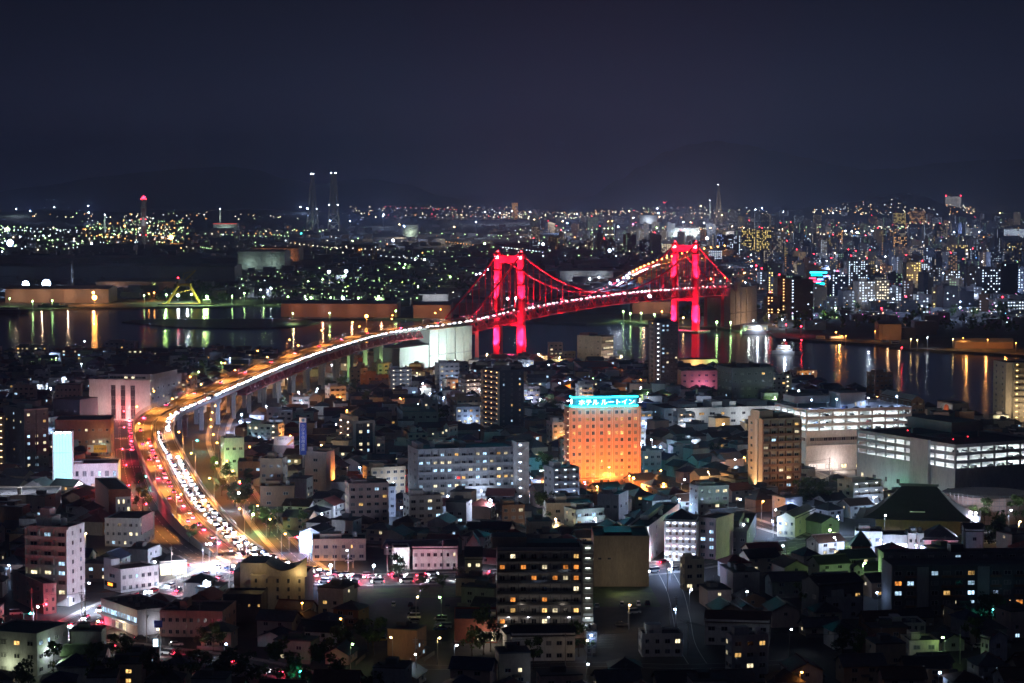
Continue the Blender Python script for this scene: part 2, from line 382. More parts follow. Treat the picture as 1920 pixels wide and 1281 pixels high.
for x, y, a, l in ((236, 791, 5, 13), (237, 822, 5, 13), (247, 876, 8, 13), (262, 934, 20, 13), (556, 1056, 60, 12), (1590, 1022, 75, 12), (120, 1180, -30, 14), (1640, 1208, 10, 8)): crosswalk(x, y, a, 3.5, l)
LOTS = []
def lot(name, pxs, m='asphalt', dz=0.008):
    p = [at(x, y, G) for x, y in pxs]; LOTS.append([(q.x, q.y) for q in p])
    return MB().poly([(q.x, q.y, G + dz) for q in p]).build(name, M[m], kind='structure')
def bays(parent, x, y, ang, n, step=2.6, length=5.0):
    p = at(x, y, G); a = radians(ang); u = Vector((cos(a), sin(a), 0)); v = Vector((-sin(a), cos(a), 0)); b = MB(); z = Vector((0, 0, 0.016))
    for i in range(n + 1):
        q = p + u * (i * step); b.poly([q - u * .06 + z, q + u * .06 + z, q + u * .06 + v * length + z, q - u * .06 + v * length + z])
    b.build('bay_marking', M['paint'], parent, kind='stuff')
lot_a = lot('car_park', [(668, 1222), (876, 1222), (878, 1122), (712, 1122)])
lot_b = lot('car_park', [(1108, 1232), (1262, 1232), (1240, 1140), (1112, 1140)])
lot_c = lot('car_park', [(540, 1062), (720, 1066), (720, 1046), (600, 1030)])
for x, y, a, n in ((745, 1192, 88, 6), (770, 1192, 88, 6), (1150, 1215, 85, 8)): bays(lot_a, x, y, a, n)
lot('junction', [(318, 985), (400, 1000), (500, 1050), (560, 1062), (560, 1090), (470, 1078), (420, 1092), (330, 1118), (285, 1110), (330, 1060)], 'deck', 0.004)
lot('lawn', [(615, 1125), (690, 1140), (712, 1122), (880, 1120), (880, 1098), (620, 1106)], 'grass', 0.010)
lot('lawn', [(1112, 1138), (1240, 1138), (1218, 1098), (1112, 1098)], 'grass', 0.010)
lot('lawn', [(178, 1066), (262, 1064), (270, 1040), (190, 1040)], 'grass', 0.010)
lot('mall_forecourt', [(1490, 900), (1610, 925), (1600, 868), (1490, 860)], 'kerb', 0.006)

# ------------------------------------------------------------------ the suspension bridge and the elevated road
NT = Vector((-2, 1949, 0)); AX = Vector((0.468, 0.884, 0)).normalized(); RN = Vector((AX.y, -AX.x, 0))
SPAN, SIDE = 363.0, 89.0
def axp(s, z=0): q = NT + AX * s; return Vector((q.x, q.y, z))
deck_pts = [at(900, 1080, 2.6), at(860, 1081, 2.6), at(750, 1086, 2.6), at(640, 1085, 2.6), at(520, 1064, 2.7), at(446, 1034, 3.6), at(388, 985, 6.4), at(338, 920, 10.0), at(302, 852, 13.4), at(288, 812, 15.3), at(300, 780, 16.8), at(375, 745, 19.2), at(500, 692, 24.4), at(600, 656, 28.3),
            Vector((-98, 1765, 31.3)), axp(-SIDE, 33.2), axp(0, 38.0), axp(90, 41.4), axp(181, 43.2), axp(272, 43.2), axp(SPAN, 42.4), axp(SPAN + SIDE, 40.6), axp(SPAN + 190, 38), axp(SPAN + 330, 34), axp(SPAN + 520, 27)]
PATH = smooth(deck_pts, 14)
PN = normals(PATH)
HW = 10.2
ROADS.append((PATH[:15 * 14], 20))
def near_index(q): return min(range(len(PATH)), key=lambda i: (PATH[i].xy - q.xy).length)
iA = near_index(axp(-SIDE)); iB = near_index(axp(SPAN + SIDE)); iT = near_index(at(430, 720, 21.5)); iG = near_index(at(446, 1034, 3.4))
def seg(i, j): return PATH[i:j + 1], PN[i:j + 1]

def deck_parts(parent, i, j, fence=True, girder='box'):
    p, n = seg(i, j)
    wallstrip(MB(), p, -HW, HW, -0.9, 0.0, ns=n).build('deck', M['deck'], parent)
    for sg in (-1, 1):
        a, c = sorted((sg * HW, sg * (HW + 0.35)))
        wallstrip(MB(), p, a, c, -1.1, 0.85, ns=n).build('parapet', M['conc'], parent)
    wallstrip(MB(), p, -0.35, 0.35, 0.002, 0.75, ns=n).build('median_barrier', M['conc_d'], parent)
    k = MB()
    for o in (-HW + 0.8, -1.0, 0.85, HW - 0.95): strip(k, p, o, o + 0.18, 0.012, ns=n)
    for q, t, nn, d in along(p, 12.0):
        for o in (-5.4, 5.4):
            e = q + t * 6; z = Vector((0, 0, 0.014)); a0 = q + nn * o; a1 = e + nn * o
            k.poly([a0 - nn * .1 + z, a0 + nn * .1 + z, a1 + nn * .1 + z, a1 - nn * .1 + z][::-1])
    k.build('lane_marking', M['paint'], parent, kind='stuff')
    if girder == 'box':
        for o in (-6.5, 0, 6.5): wallstrip(MB(), p, o - 0.7, o + 0.7, -2.9, -0.92, ns=n).build('girder', M['dark_red'], parent)
def rail(parent, i, j, o, z0=0.85, h=1.6, step=3.0, m='metal', name='railing', mesh=True):
    p, n = seg(i, j); b = MB()
    for q, t, nn, d in along(p, step): b.bar(q + nn * o + Vector((0, 0, z0)), q + nn * o + Vector((0, 0, z0 + h)), 0.14)
    for k in ([0.5, 1.0] if not mesh else [0.33, 0.66, 1.0]): wallstrip(b, p, o - .05, o + .05, z0 + h * k - .06, z0 + h * k + .06, ns=n)
    b.build(name, M[m], parent, kind='stuff')
def truss(parent, i, j, top, bot, m, panel=9.0, off=9.0, member=0.55, name='truss'):
    p, n = seg(i, j)
    pts = along(p, panel)
    for sg in (-1, 1):
        b = MB()
        for k in range(len(pts)):
            q, t, nn, d = pts[k]; a = q + nn * (off * sg) + Vector((0, 0, top)); c = q + nn * (off * sg) + Vector((0, 0, bot))
            b.bar(a, c, member * 0.8)
            if k + 1 < len(pts):
                q2, t2, n2, d2 = pts[k + 1]; a2 = q2 + n2 * (off * sg) + Vector((0, 0, top)); c2 = q2 + n2 * (off * sg) + Vector((0, 0, bot))
                b.bar(a, a2, member * 1.4); b.bar(c, c2, member * 1.4)
                b.bar(c, a2, member) if k % 2 == 0 else b.bar(a, c2, member)
        b.build(name, m, parent, kind='stuff')
    b = MB()
    for k, (q, t, nn, d) in enumerate(pts):
        for z in (bot, top): b.bar(q - nn * off + Vector((0, 0, z)), q + nn * off + Vector((0, 0, z)), member)
        if k + 1 < len(pts):
            q2, t2, n2, d2 = pts[k + 1]; b.bar(q - nn * off + Vector((0, 0, bot)), q2 + n2 * off + Vector((0, 0, bot)), member * .8)
    b.build('cross_bracing', m, parent, kind='stuff')

BR = thing('suspension_bridge', 'red floodlit suspension bridge with twin portal towers crossing the dark harbour channel', 'bridge', (0, 0, 0))
deck_parts(BR, iA, iB, girder=None)
truss(BR, iA, iB, -1.0, -8.6, M['red_steel'])
for sg in (-1, 1): rail(BR, iA, iB, sg * (HW + .2), 0.85, 1.0, 4.0, 'red_steel')
TOPZ = 84.0
LO = 10.9
def tower(s, label):
    tw = put('tower', None, BR, axp(s, 0), atan2(AX.y, AX.x), label=label)        # local x along the bridge, local y to its left
    dz = PATH[near_index(axp(s))].z
    for sg in (-1, 1):
        b = MB(); y = sg * LO
        for z0, z1, w0, w1 in ((1.0, dz - 10, 6.9, 6.1), (dz - 10, dz + 20, 6.1, 5.7), (dz + 20, TOPZ, 5.7, 5.3)):
            n = len(b.v)
            for z, ww in ((z0, w0), (z1, w1)):
                h = ww / 2 * .82
                b.v += [(-h, y - ww / 2 + .7, z), (-h + .7, y - ww / 2, z), (h - .7, y - ww / 2, z), (h, y - ww / 2 + .7, z), (h, y + ww / 2 - .7, z), (h - .7, y + ww / 2, z), (-h + .7, y + ww / 2, z), (-h, y + ww / 2 - .7, z)]
            for k in range(8): b.f.append((n + k, n + (k + 1) % 8, n + 8 + (k + 1) % 8, n + 8 + k)); b.m.append(0)
            b.f.append(tuple(range(n + 15, n + 7, -1))[::-1]); b.m.append(0)
        leg = b.build('leg', M['red_steel'], tw)
        j = MB()
        for z in (14, 26, dz + 8, dz + 21, dz + 33): j.box(-2.75, 2.75, y - 3.3, y + 3.3, z, z + .3)
        j.build('joint_band', M['dark_red'], leg)
        MB().box(-2.6, 2.6, y - 3.0, y + 3.0, TOPZ, TOPZ + 1.0).box(-1.8, 1.8, y - 2, y + 2, TOPZ + 1.0, TOPZ + 2.4).build('saddle_housing', M['red_steel'], leg)
        lb = MB().box(-2.9, -2.5, y - 1.6, y - .3, TOPZ - 2.6, TOPZ - .6).box(-2.9, -2.5, y + .3, y + 1.6, TOPZ - 2.6, TOPZ - .6)
        lb.build('marker_lamp', glow('lamp_pink_white', (1.0, 0.42, 0.5), 22), leg)
        MB().octa((0, y, TOPZ + 3.4), 0.7).build('beacon_lamp', glow('lamp_red', RED, 30), leg)
        lamp('beacon_light', 'POINT', RED, 9000, leg, (0, y, TOPZ + 5.0), size=.5)
        # floodlights on the leg: from the pier foot upwards, from the deck upwards and downwards
        for (lx, ly, lz, tz, P) in ((-9, y * 1.25, 2.5, 22, 900000), (7, y * 1.5, 2.5, 22, 600000), (-10.0, y * 1.6, dz - 9, 14, 420000), (-9.5, y * 1.45, dz + 2.0, dz + 26, 600000), (8, y * 1.45, dz + 2.0, dz + 26, 360000), (-9, y * 1.3, TOPZ - 30, TOPZ - 6, 330000)):
            f = lamp('floodlight', 'SPOT', (1.0, 0.055, 0.21), P * 1.1, leg, (lx, ly, lz), (-lx, y - ly, tz - lz), size=.5, cone=44, blend=.8)
        MB().box(-9.5, -8.5, y * 1.25 - .6, y * 1.25 + .6, 1.6, 2.4).build('floodlight_case', M['black'], leg)
    MB().box(-1.9, 1.9, -LO + 2.3, LO - 2.3, TOPZ - 6.2, TOPZ - .3).build('cross_beam', M['red_steel'], tw)
    MB().box(-1.9, 1.9, -LO + 2.5, LO - 2.5, dz - 12.6, dz - 8.9).build('cross_beam', M['red_steel'], tw)
    lamp('floodlight', 'SPOT', (1.0, 0.06, 0.2), 400000, tw, (-14, 0, TOPZ - 34), (12, 0, 30), size=.5, cone=50)
    MB().prism([(-15, -20), (15, -20), (15, 20), (-15, 20)], -2, 1.2).build('pier_base', M['conc'], tw)
    return tw
tower(0, 'near bridge tower standing on the quay')
tower(SPAN, 'far bridge tower standing on its pier in the water')
# main cables and hangers
def cable_z(s):
    if 0 <= s <= SPAN:
        u = (s - SPAN / 2) / (SPAN / 2); low = 45.8; return low + (TOPZ + 1.2 - low) * u * u
    if s < 0: t = -s / SIDE; return TOPZ + 1.2 + (35.0 - TOPZ) * t - 5 * t * (1 - t)
    t = (s - SPAN) / SIDE; return TOPZ + 1.2 + (43.5 - TOPZ) * t - 5 * t * (1 - t)
for sg in (-1, 1):
    pts = [axp(s, cable_z(s)) + RN * (LO * sg) for s in [-SIDE + k * SIDE / 8 for k in range(8)] + [k * SPAN / 30 for k in range(31)] + [SPAN + k * SIDE / 8 for k in range(1, 9)]]
    MB().tube(pts, 0.75, 8).build('main_cable', M['red_steel'], BR)
    hm = {}
    for s in [k * 11.0 for k in range(-7, 0)] + [k * 11.0 for k in range(1, 33)] + [SPAN + k * 11.0 for k in range(1, 8)]:
        if s < -SIDE or s > SPAN + SIDE: continue
        q = axp(s); z0 = PATH[near_index(q)].z - 0.8; z1 = cable_z(s)
        if z1 - z0 < 0.8: continue
        MB().tube([q + RN * (LO * sg) + Vector((0, 0, z0)), q + RN * (LO * sg) + Vector((0, 0, z1))], 0.3, 5).build('hanger', M['red_steel'], BR)
lampm = glow('lamp_red_small', (1, .05, .12), 10)
for s in range(-70, int(SPAN + 80), 13):        # small red lamps along the deck edge, and flood lamps that wash the cables
    q = axp(s); z = PATH[near_index(q)].z
    p = q + RN * (HW + .75) + Vector((0, 0, z + .3))
    MB().octa(p, .45).build('edge_lamp', lampm, BR)
for s in range(-75, int(SPAN + 80), 30):
    q = axp(s); z = PATH[near_index(q)].z
    for sg in (-1, 1): lamp('cable_floodlight', 'SPOT', (1.0, 0.04, 0.15), 95000, BR, q + RN * (sg * (HW + 5.0)) + Vector((0, 0, z - 1)), (RN * (-sg * 4.5)) + Vector((0, 0, 16)), size=.3, cone=80)
    lamp('truss_floodlight', 'SPOT', (1.0, 0.05, 0.14), 7000, BR, q + RN * (HW + 9) + Vector((0, 0, z - 9)), RN * -9 + Vector((0, 0, 5)), size=.3, cone=120)
# slim end piers that stand beside the two anchorages
for s in (-SIDE + 16, SPAN + SIDE - 18):
    pr = put('end_pier', None, BR)
    z = PATH[near_index(axp(s))].z
    for sg in (-1, 1): MB().bar(axp(s, 1) + RN * (9 * sg), axp(s, z - 8.6) + RN * (9 * sg), 3.4, m=0, w2=2.6, h2=2.6).build('column', M['red_steel'], pr)
    MB().bar(axp(s, z - 10) - RN * 9, axp(s, z - 10) + RN * 9, 2.2).build('cap_beam', M['red_steel'], pr)

# anchorages
def anchorage(label, s0, s1, z0, z1, low=None):
    a = thing('bridge_anchorage', label, 'anchorage', axp(s0), atan2(AX.y, AX.x))
    L = s1 - s0
    pts = [(0, -12.5), (L * .60, -12.5), (L * .60, -13.4), (L, -13.4), (L, 13.4), (L * .60, 13.4), (L * .60, 12.5), (0, 12.5)]
    MB().prism(pts, 0.5, z1).build('body', M['conc'], a)
    for k in range(1, 5): MB().box(L * k / 5 - .35, L * k / 5 + .35, -13.0 if k < 3 else -13.75, -12.5, 1, z1 - .6).build('rib', M['conc'], a)
    MB().box(0.5, L - .5, -13.9, -12.4, z1 * .34, z1 * .34 + .5).build('ledge', M['conc_d'], a)
    return a, L
a1, L1 = anchorage('pale concrete bridge anchorage washed by greenish floodlight at the near shore', -SIDE - 66, -SIDE, 0, 31.0)
low = MB().prism([(-44, -11.5), (-.01, -11.5), (-.01, 11.5), (-44, 11.5)], 0.5, 19.5).build('lower_block', M['conc'], a1)
a2, L2 = anchorage('tan concrete bridge anchorage beyond the far bridge tower', SPAN + SIDE - 6, SPAN + SIDE + 62, 0, 39.0)
MB().box(6, 16, -17.5, -13.42, 36, 45.0).build('stair_head', M['conc'], a2)
gl = (0.74, 1.0, 0.93)
for s, o, P in ((-SIDE - 92, 34, 70000), (-SIDE - 58, 34, 130000), (-SIDE - 20, 34, 40000)):
    q = axp(s, 10) + RN * o
    lamp('anchorage_floodlight', 'SPOT', gl, P, None, q, RN * -10 + Vector((0, 0, 5)), size=.6, cone=140, blend=.8)
q = axp(SPAN + SIDE + 25, 6) + RN * 34; lamp('anchorage_floodlight', 'POINT', (1.0, 0.55, 0.28), 22000, None, q, size=.6)

# elevated road
ER = thing('elevated_road', 'curving orange lit elevated road sweeping down from the bridge to the junction', 'elevated road')
deck_parts(ER, iG, iA, girder=None)
p_, n_ = seg(iG, iT)
for o in (-6.5, 0, 6.5): wallstrip(MB(), p_, o - 0.7, o + 0.7, -2.9, -0.92, ns=n_).build('girder', M['dark_red'], ER)
truss(ER, iT, iA, -1.0, -7.2, M['dark_red'], panel=7.5, off=7.8, member=0.6)
rail(ER, iG + 12, iA, -(HW + .2), 0.85, 2.4, 3.2, 'metal', 'barrier_fence')
rail(ER, iG + 12, iA, HW + .2, 0.85, 1.3, 3.2, 'metal', 'railing', False)
for q, t, nn, d in along(PATH[iG:iA - 12], 34.0, 60.0):
    under = -3.0 if near_index(q) < iT else -7.4
    if q.z + under < 5.0: 
        continue
    pr = put('pier', None, ER)
    for sg in (-1, 1): MB().bar(q + nn * (6.6 * sg) + Vector((0, 0, 1.5 - q.z)), q + nn * (6.6 * sg) + Vector((0, 0, under - 1.8)), 2.3).build('column', M['conc'], pr)
    MB().bar(q - nn * 8.6 + Vector((0, 0, under - .9)), q + nn * 8.6 + Vector((0, 0, under - .9)), 2.2, 1.8).build('cap_beam', M['conc'], pr)
# retaining wall where the ramp reaches the ground
p_, n_ = seg(iG, near_index(at(345, 930, 8)))
b = MB(); 
for i in range(len(p_) - 1):
    for sg in (-1, 1):
        a0 = p_[i] + n_[i] * (HW * sg * .97); a1_ = p_[i + 1] + n_[i + 1] * (HW * sg * .97)
        b.poly([(a0.x, a0.y, 1), (a1_.x, a1_.y, 1), (a1_.x, a1_.y, a1_.z - .8), (a0.x, a0.y, a0.z - .8)])
b.build('retaining_wall', M['conc'], ER)
# the ground level road that continues from the ramp is r_main; toll gantry boxes over the anchorage
for s, o, w_, m_ in ((-SIDE - 34, -8.8, 12, 'yellow'), (-SIDE + 2, 8.9, 9, 'yellow')):
    q = axp(s); z = PATH[near_index(q)].z; gq = put('sign_gantry', None, ER)
    a = q + RN * o
    MB().bar(a + Vector((0, 0, z)), a + Vector((0, 0, z + 6.5)), .5).build('post', M['metal'], gq)
    MB().bar(a - AX * w_ / 2 + Vector((0, 0, z + 3)), a + AX * w_ / 2 + Vector((0, 0, z + 3)), .4, 3.2).build('sign_board', M['cream'], gq)
# ------------------------------------------------------------------ lamps on posts
BULB = {'so': (glow('bulb_sodium', (1.0, 0.36, 0.06), 60), SODIUM), 'wh': (glow('bulb_white', (0.78, 0.88, 1.0), 60), (0.66, 0.78, 1.0)), 'gr': (glow('bulb_mercury', (0.55, 1.0, 0.35), 55), (0.55, 1.0, 0.36)),
        'wa': (glow('bulb_warm', (1.0, 0.66, 0.28), 50), (1.0, 0.66, 0.30)), 'bl': (glow('bulb_blue_white', (0.48, 0.68, 1.0), 80), (0.42, 0.58, 1.0)), 're': (glow('bulb_red', (1.0, 0.02, 0.04), 50), RED), 'cy': (glow('bulb_cyan', (0.05, 0.9, 0.8), 40), (0.05, 0.9, 0.8)), 'pi': (glow('bulb_pink', (1.0, 0.2, 0.6), 40), (1.0, .25, .6))}
CNAME = {'so': 'orange', 'wh': 'white', 'gr': 'greenish', 'wa': 'warm yellow', 'bl': 'blue-white', 're': 'red', 'cy': 'cyan', 'pi': 'pink'}
LAMPMESH = {}
def lamp_meshes(kind, h, arm, r):
    key = (kind, round(h), round(arm, 1), round(r, 2))
    if key not in LAMPMESH:
        pole = MB().tube([(0, 0, 0), (0, 0, h)], [0.14, 0.08], 6).mesh('pole', M['metal'])
        am = MB().tube([(0, 0, h - .4), (arm * .5, 0, h + .25), (arm, 0, h + .3)], 0.06, 5).mesh('arm', M['metal'])
        hd = MB().box(arm - .7, arm + .25, -.22, .22, h + .22, h + .40).mesh('lamp_head', M['metal'])
        bu = MB()
        bu.tube([(arm - .25 - r, 0, h + .02), (arm - .25 - r * .6, 0, h + .02), (arm - .25, 0, h + .02), (arm - .25 + r * .6, 0, h + .02), (arm - .25 + r, 0, h + .02)], [r * .3, r * .8, r, r * .8, r * .3], 7)
        LAMPMESH[key] = (pole, am, hd, bu.mesh('bulb', BULB[kind][0]))
    return LAMPMESH[key]
def street_lamp(p, kind='wh', h=8, arm=1.2, rz=0.0, power=2500, label='', group=None, r=.34, name='street_lamp', cone=165):
    t = thing(name, label, name.replace('_', ' '), p, rz, group)
    for nm, me in zip(('pole', 'arm', 'lamp_head', 'bulb'), lamp_meshes(kind, h, arm, r)): put(nm, me, t)
    if power and cone: lamp('lamplight', 'SPOT', BULB[kind][1], power, t, (arm - .25, 0, h - .7 - r), (0, 0, -1), size=.35, cone=cone, blend=.35)
    elif power: lamp('lamplight', 'POINT', BULB[kind][1], power, t, (arm - .25, 0, h - .7 - r), size=.35)
    return t
ORD = ['first', 'second', 'third', 'fourth', 'fifth', 'sixth', 'seventh', 'eighth', 'ninth', 'tenth', 'eleventh', 'twelfth', 'thirteenth', 'fourteenth', 'fifteenth', 'sixteenth', 'seventeenth', 'eighteenth', 'nineteenth', 'twentieth', 'twenty-first', 'twenty-second', 'twenty-third', 'twenty-fourth', 'twenty-fifth', 'twenty-sixth', 'twenty-seventh', 'twenty-eighth', 'twenty-ninth', 'thirtieth'] + ['%d%s' % (i, 'st' if i % 10 == 1 else 'nd' if i % 10 == 2 else 'rd' if i % 10 == 3 else 'th') for i in range(31, 400)]
# along the elevated road and over the bridge: sodium lamps on both sides
k = 0
for q, t, nn, d in along(PATH[iG - 20:iA + 4], 36.0, 10.0):
    sg = -1 if k % 2 else 1
    street_lamp(q + nn * (sg * (HW + .3)) + Vector((0, 0, .8)), 'so', 10, 2.2, atan2(-sg * nn.y, -sg * nn.x), 52000, 'orange street lamp on the edge of the elevated road, %s from the junction' % ORD[k], 'elevated road lamps', .36, name='highway_lamp', cone=138)
    k += 1

# ------------------------------------------------------------------ cars
HEAD = glow('headlight_glow', (0.86, 0.92, 1.0), 480); TAIL = glow('tail_light_glow', (1.0, 0.02, 0.05), 55)
OFFL = mat('lamp_glass_off', (0.30, 0.30, 0.32), 0.2, 0.1, 1); OFFR = mat('tail_glass_off', (0.22, 0.01, 0.01), 0.2, 0.1, 1)
CARPAINT = {'white': mat('paint_white', (0.72, 0.72, 0.72), 0.25, 0.03), 'silver': mat('paint_silver', (0.40, 0.41, 0.43), 0.28, 0.03, metal=.5), 'black': mat('paint_black', (0.02, 0.02, 0.025), 0.2, 0.03),
            'blue': mat('paint_blue', (0.04, 0.10, 0.28), 0.25, 0.03), 'red': mat('paint_red', (0.35, 0.02, 0.02), 0.25, 0.03), 'dark grey': mat('paint_grey', (0.10, 0.10, 0.11), 0.25, 0.03), 'yellow': mat('paint_yellow', (.6, .38, .04), .3, .03)}
def profile_mesh(pts, w, m, inset=None, name='body'):
    """side outline (x forward, z up) swept over the width, upper points drawn in"""
    b = MB(); n = len(pts)
    for sg in (-1, 1):
        for x, z, ins in pts: b.v.append((x, sg * (w / 2 - ins), z))
    for i in range(n):
        j = (i + 1) % n; b.f.append((i, j, n + j, n + i)); b.m.append(0)
    b.f.append(tuple(range(n))[::-1]); b.m.append(0); b.f.append(tuple(range(n, 2 * n))); b.m.append(0)
    return b
def car_meshes(kind):
    if kind == 'van': L, W_, hb, hr = 4.4, 1.75, 1.0, 1.95
    elif kind == 'kei': L, W_, hb, hr = 3.4, 1.48, .92, 1.72
    else: L, W_, hb, hr = 4.4, 1.72, .86, 1.45
    x0, x1 = -L / 2, L / 2
    body = profile_mesh([(x0, .30, .05), (x1, .30, .05), (x1, hb * .72, .04), (x1 - L * .06, hb * .88, .06), (x1 - L * .24 if kind == 'sedan' else x1 - L * .14, hb, .05), (x0 + .1, hb + .03, .05), (x0, hb * .8, .05)], W_, 0)
    for x in (x0 + L * .2, x1 - L * .2):                    # wheel discs
        for sg in (-1, 1): body.tube([(x, sg * (W_ / 2 - .2), .31), (x, sg * (W_ / 2 + .01), .31)], .31, 10, 1)
    f0, f1 = (x1 - L * .24, x1 - L * .40) if kind == 'sedan' else (x1 - L * .14, x1 - L * .24)
    r1, r0 = (x0 + L * .22, x0 + L * .08) if kind == 'sedan' else (x0 + .12, x0 + .04)
    glass = profile_mesh([(r0, hb, .08), (f0, hb, .08), (f1, hr - .07, .22), (r1, hr - .07, .22)], W_, 0)
    roof = profile_mesh([(r1 - .04, hr - .075, .20), (f1 + .04, hr - .075, .20), (f1 - .2, hr, .30), (r1 + .2, hr, .30)], W_, 0)
    return body, glass, roof, (L, W_, hb)
CARS = {}
def car_proto(kind, paint):
    key = (kind, paint)
    if key not in CARS:
        body, glass, roof, dims = car_meshes(kind)
        CARS[key] = (body.mesh('body', [CARPAINT[paint], M['tyre']]), glass.mesh('window', M['glass']), roof.mesh('roof', CARPAINT[paint]), dims)
    return CARS[key]
LAMPS = {}
def lampbox(m, w, h):
    k_ = (m.name, w, h)
    if k_ not in LAMPS: LAMPS[k_] = MB().box(-.06, .06, -w / 2, w / 2, -h / 2, h / 2).mesh('light', m)
    return LAMPS[k_]
def car(p, rz, kind, paint, label, group=None, lit='', beam=0, name='car'):
    bd, gl_, rf, (L, W_, hb) = car_proto(kind, paint)
    t = thing({'sedan': 'car', 'van': 'minivan', 'kei': 'small_car'}[kind], label, {'sedan': 'car', 'van': 'minivan', 'kei': 'small car'}[kind], p, rz, group)
    put('body', bd, t); put('window', gl_, t); put('roof', rf, t)
    for sg in (-1, 1):
        put('headlight', lampbox(HEAD if 'h' in lit else OFFL, .42, .22), t, (L / 2, sg * (W_ / 2 - .32), hb * .62))
        put('tail_light', lampbox(TAIL if 't' in lit else OFFR, .34, .2), t, (-L / 2, sg * (W_ / 2 - .3), hb * .66))
    if beam: lamp('headlight_beam', 'SPOT', (0.74, 0.80, 1.0), beam, t, (L / 2 + .25, 0, .75), (1, 0, -.12), size=.25, cone=70, blend=.9)
    if 'T' in lit: lamp('brake_glow', 'POINT', (1, .04, .10), 1300, t, (-L / 2 - .5, 0, .8), size=.2)
    return t
PAINTS = ['white', 'white', 'silver', 'black', 'dark grey', 'blue', 'silver', 'white', 'red']
rc = random.Random(5)
n_on = n_off = 0
def traffic(path, off, step, toward, start, stop, where, grp, beam=0, jit=2.0, every=3):
    i = 0
    for q, t, nn, d in along(path, step, start, stop):
        j = rc.uniform(-jit, jit); t2 = Vector((t.x, t.y, 0)).normalized()
        p = q + nn * (off + rc.uniform(-.25, .25)) + t2 * j + Vector((0, 0, .02 + t.z * j))
        a = atan2(t.y, t.x) + (pi if toward else 0)
        pn = rc.choice(PAINTS); kd = rc.choice(['sedan', 'sedan', 'van', 'kei'])
        kn = {'sedan': 'car', 'van': 'minivan', 'kei': 'small boxy car'}[kd]
        facing = sin(a) < 0                                 # the lamps that look at the town viewpoint
        car(p, a, kd, pn, '%s %s with %s, %s' % (pn, kn, 'headlights on' if facing else 'red tail lights', where), grp, 'ht' + ('' if facing else 'T' if i % 2 == 0 else ''), beam if i % every == 0 else 0)
        i += 1
plen = sum((PATH[i + 1] - PATH[i]).length for i in range(len(PATH) - 1))
dA = sum((PATH[i + 1] - PATH[i]).length for i in range(iA)); dG = sum((PATH[i + 1] - PATH[i]).length for i in range(iG))
traffic(PATH, 3.0, 8.6, True, 20, dG + 330, 'coming down the elevated curve', 'cars coming down the elevated road', 2600, every=4)
traffic(PATH, 6.9, 10.5, True, 30, dG + 240, 'in the outer lane of the elevated curve', 'cars in the outer lane of the curve', 2600, every=4)
traffic(PATH, 7.4, 8.5, True, dG + 335, dA, 'on the straight elevated climb', 'cars on the straight climb', 2600, every=5)
traffic(PATH, 7.4, 9.0, True, dA + 4, dA + SIDE + SPAN + 60, 'crossing the red suspension bridge', 'cars crossing the bridge', 2600, every=5)
traffic(PATH, -3.4, 13, False, 60, dG + 300, 'climbing the elevated curve', 'cars climbing the elevated road')
traffic(PATH, -6.8, 55, False, dG + 60, dA + 300, 'driving away over the bridge', 'cars driving away to the bridge')
traffic(r_west, 3.0, 13, False, 20, 165, 'queuing on the west road', 'cars queuing on the west road')
traffic(r_west, -5.0, 15, True, 10, 170, 'on the west road toward the junction', 'cars on the west road', 3500, every=2)
traffic(r_side, -3.6, 14, True, 90, 330, 'waiting beside the elevated road', 'cars waiting beside the elevated road')
traffic(r_main, 7.6, 9, True, 30, 215, 'across the main road', 'cars on the main road', 1800, every=2)
traffic(r_main, -6.6, 12, False, 40, 215, 'on the main road nearside', 'cars on the near side of the main road')
traffic(r_low, 2.0, 22, True, 10, 120, 'on the lower road', 'cars on the lower road', 1600, every=2)
traffic(r_mall, 2.0, 30, False, 60, 200, 'on the street in front of the car parks', 'cars on the mall street')
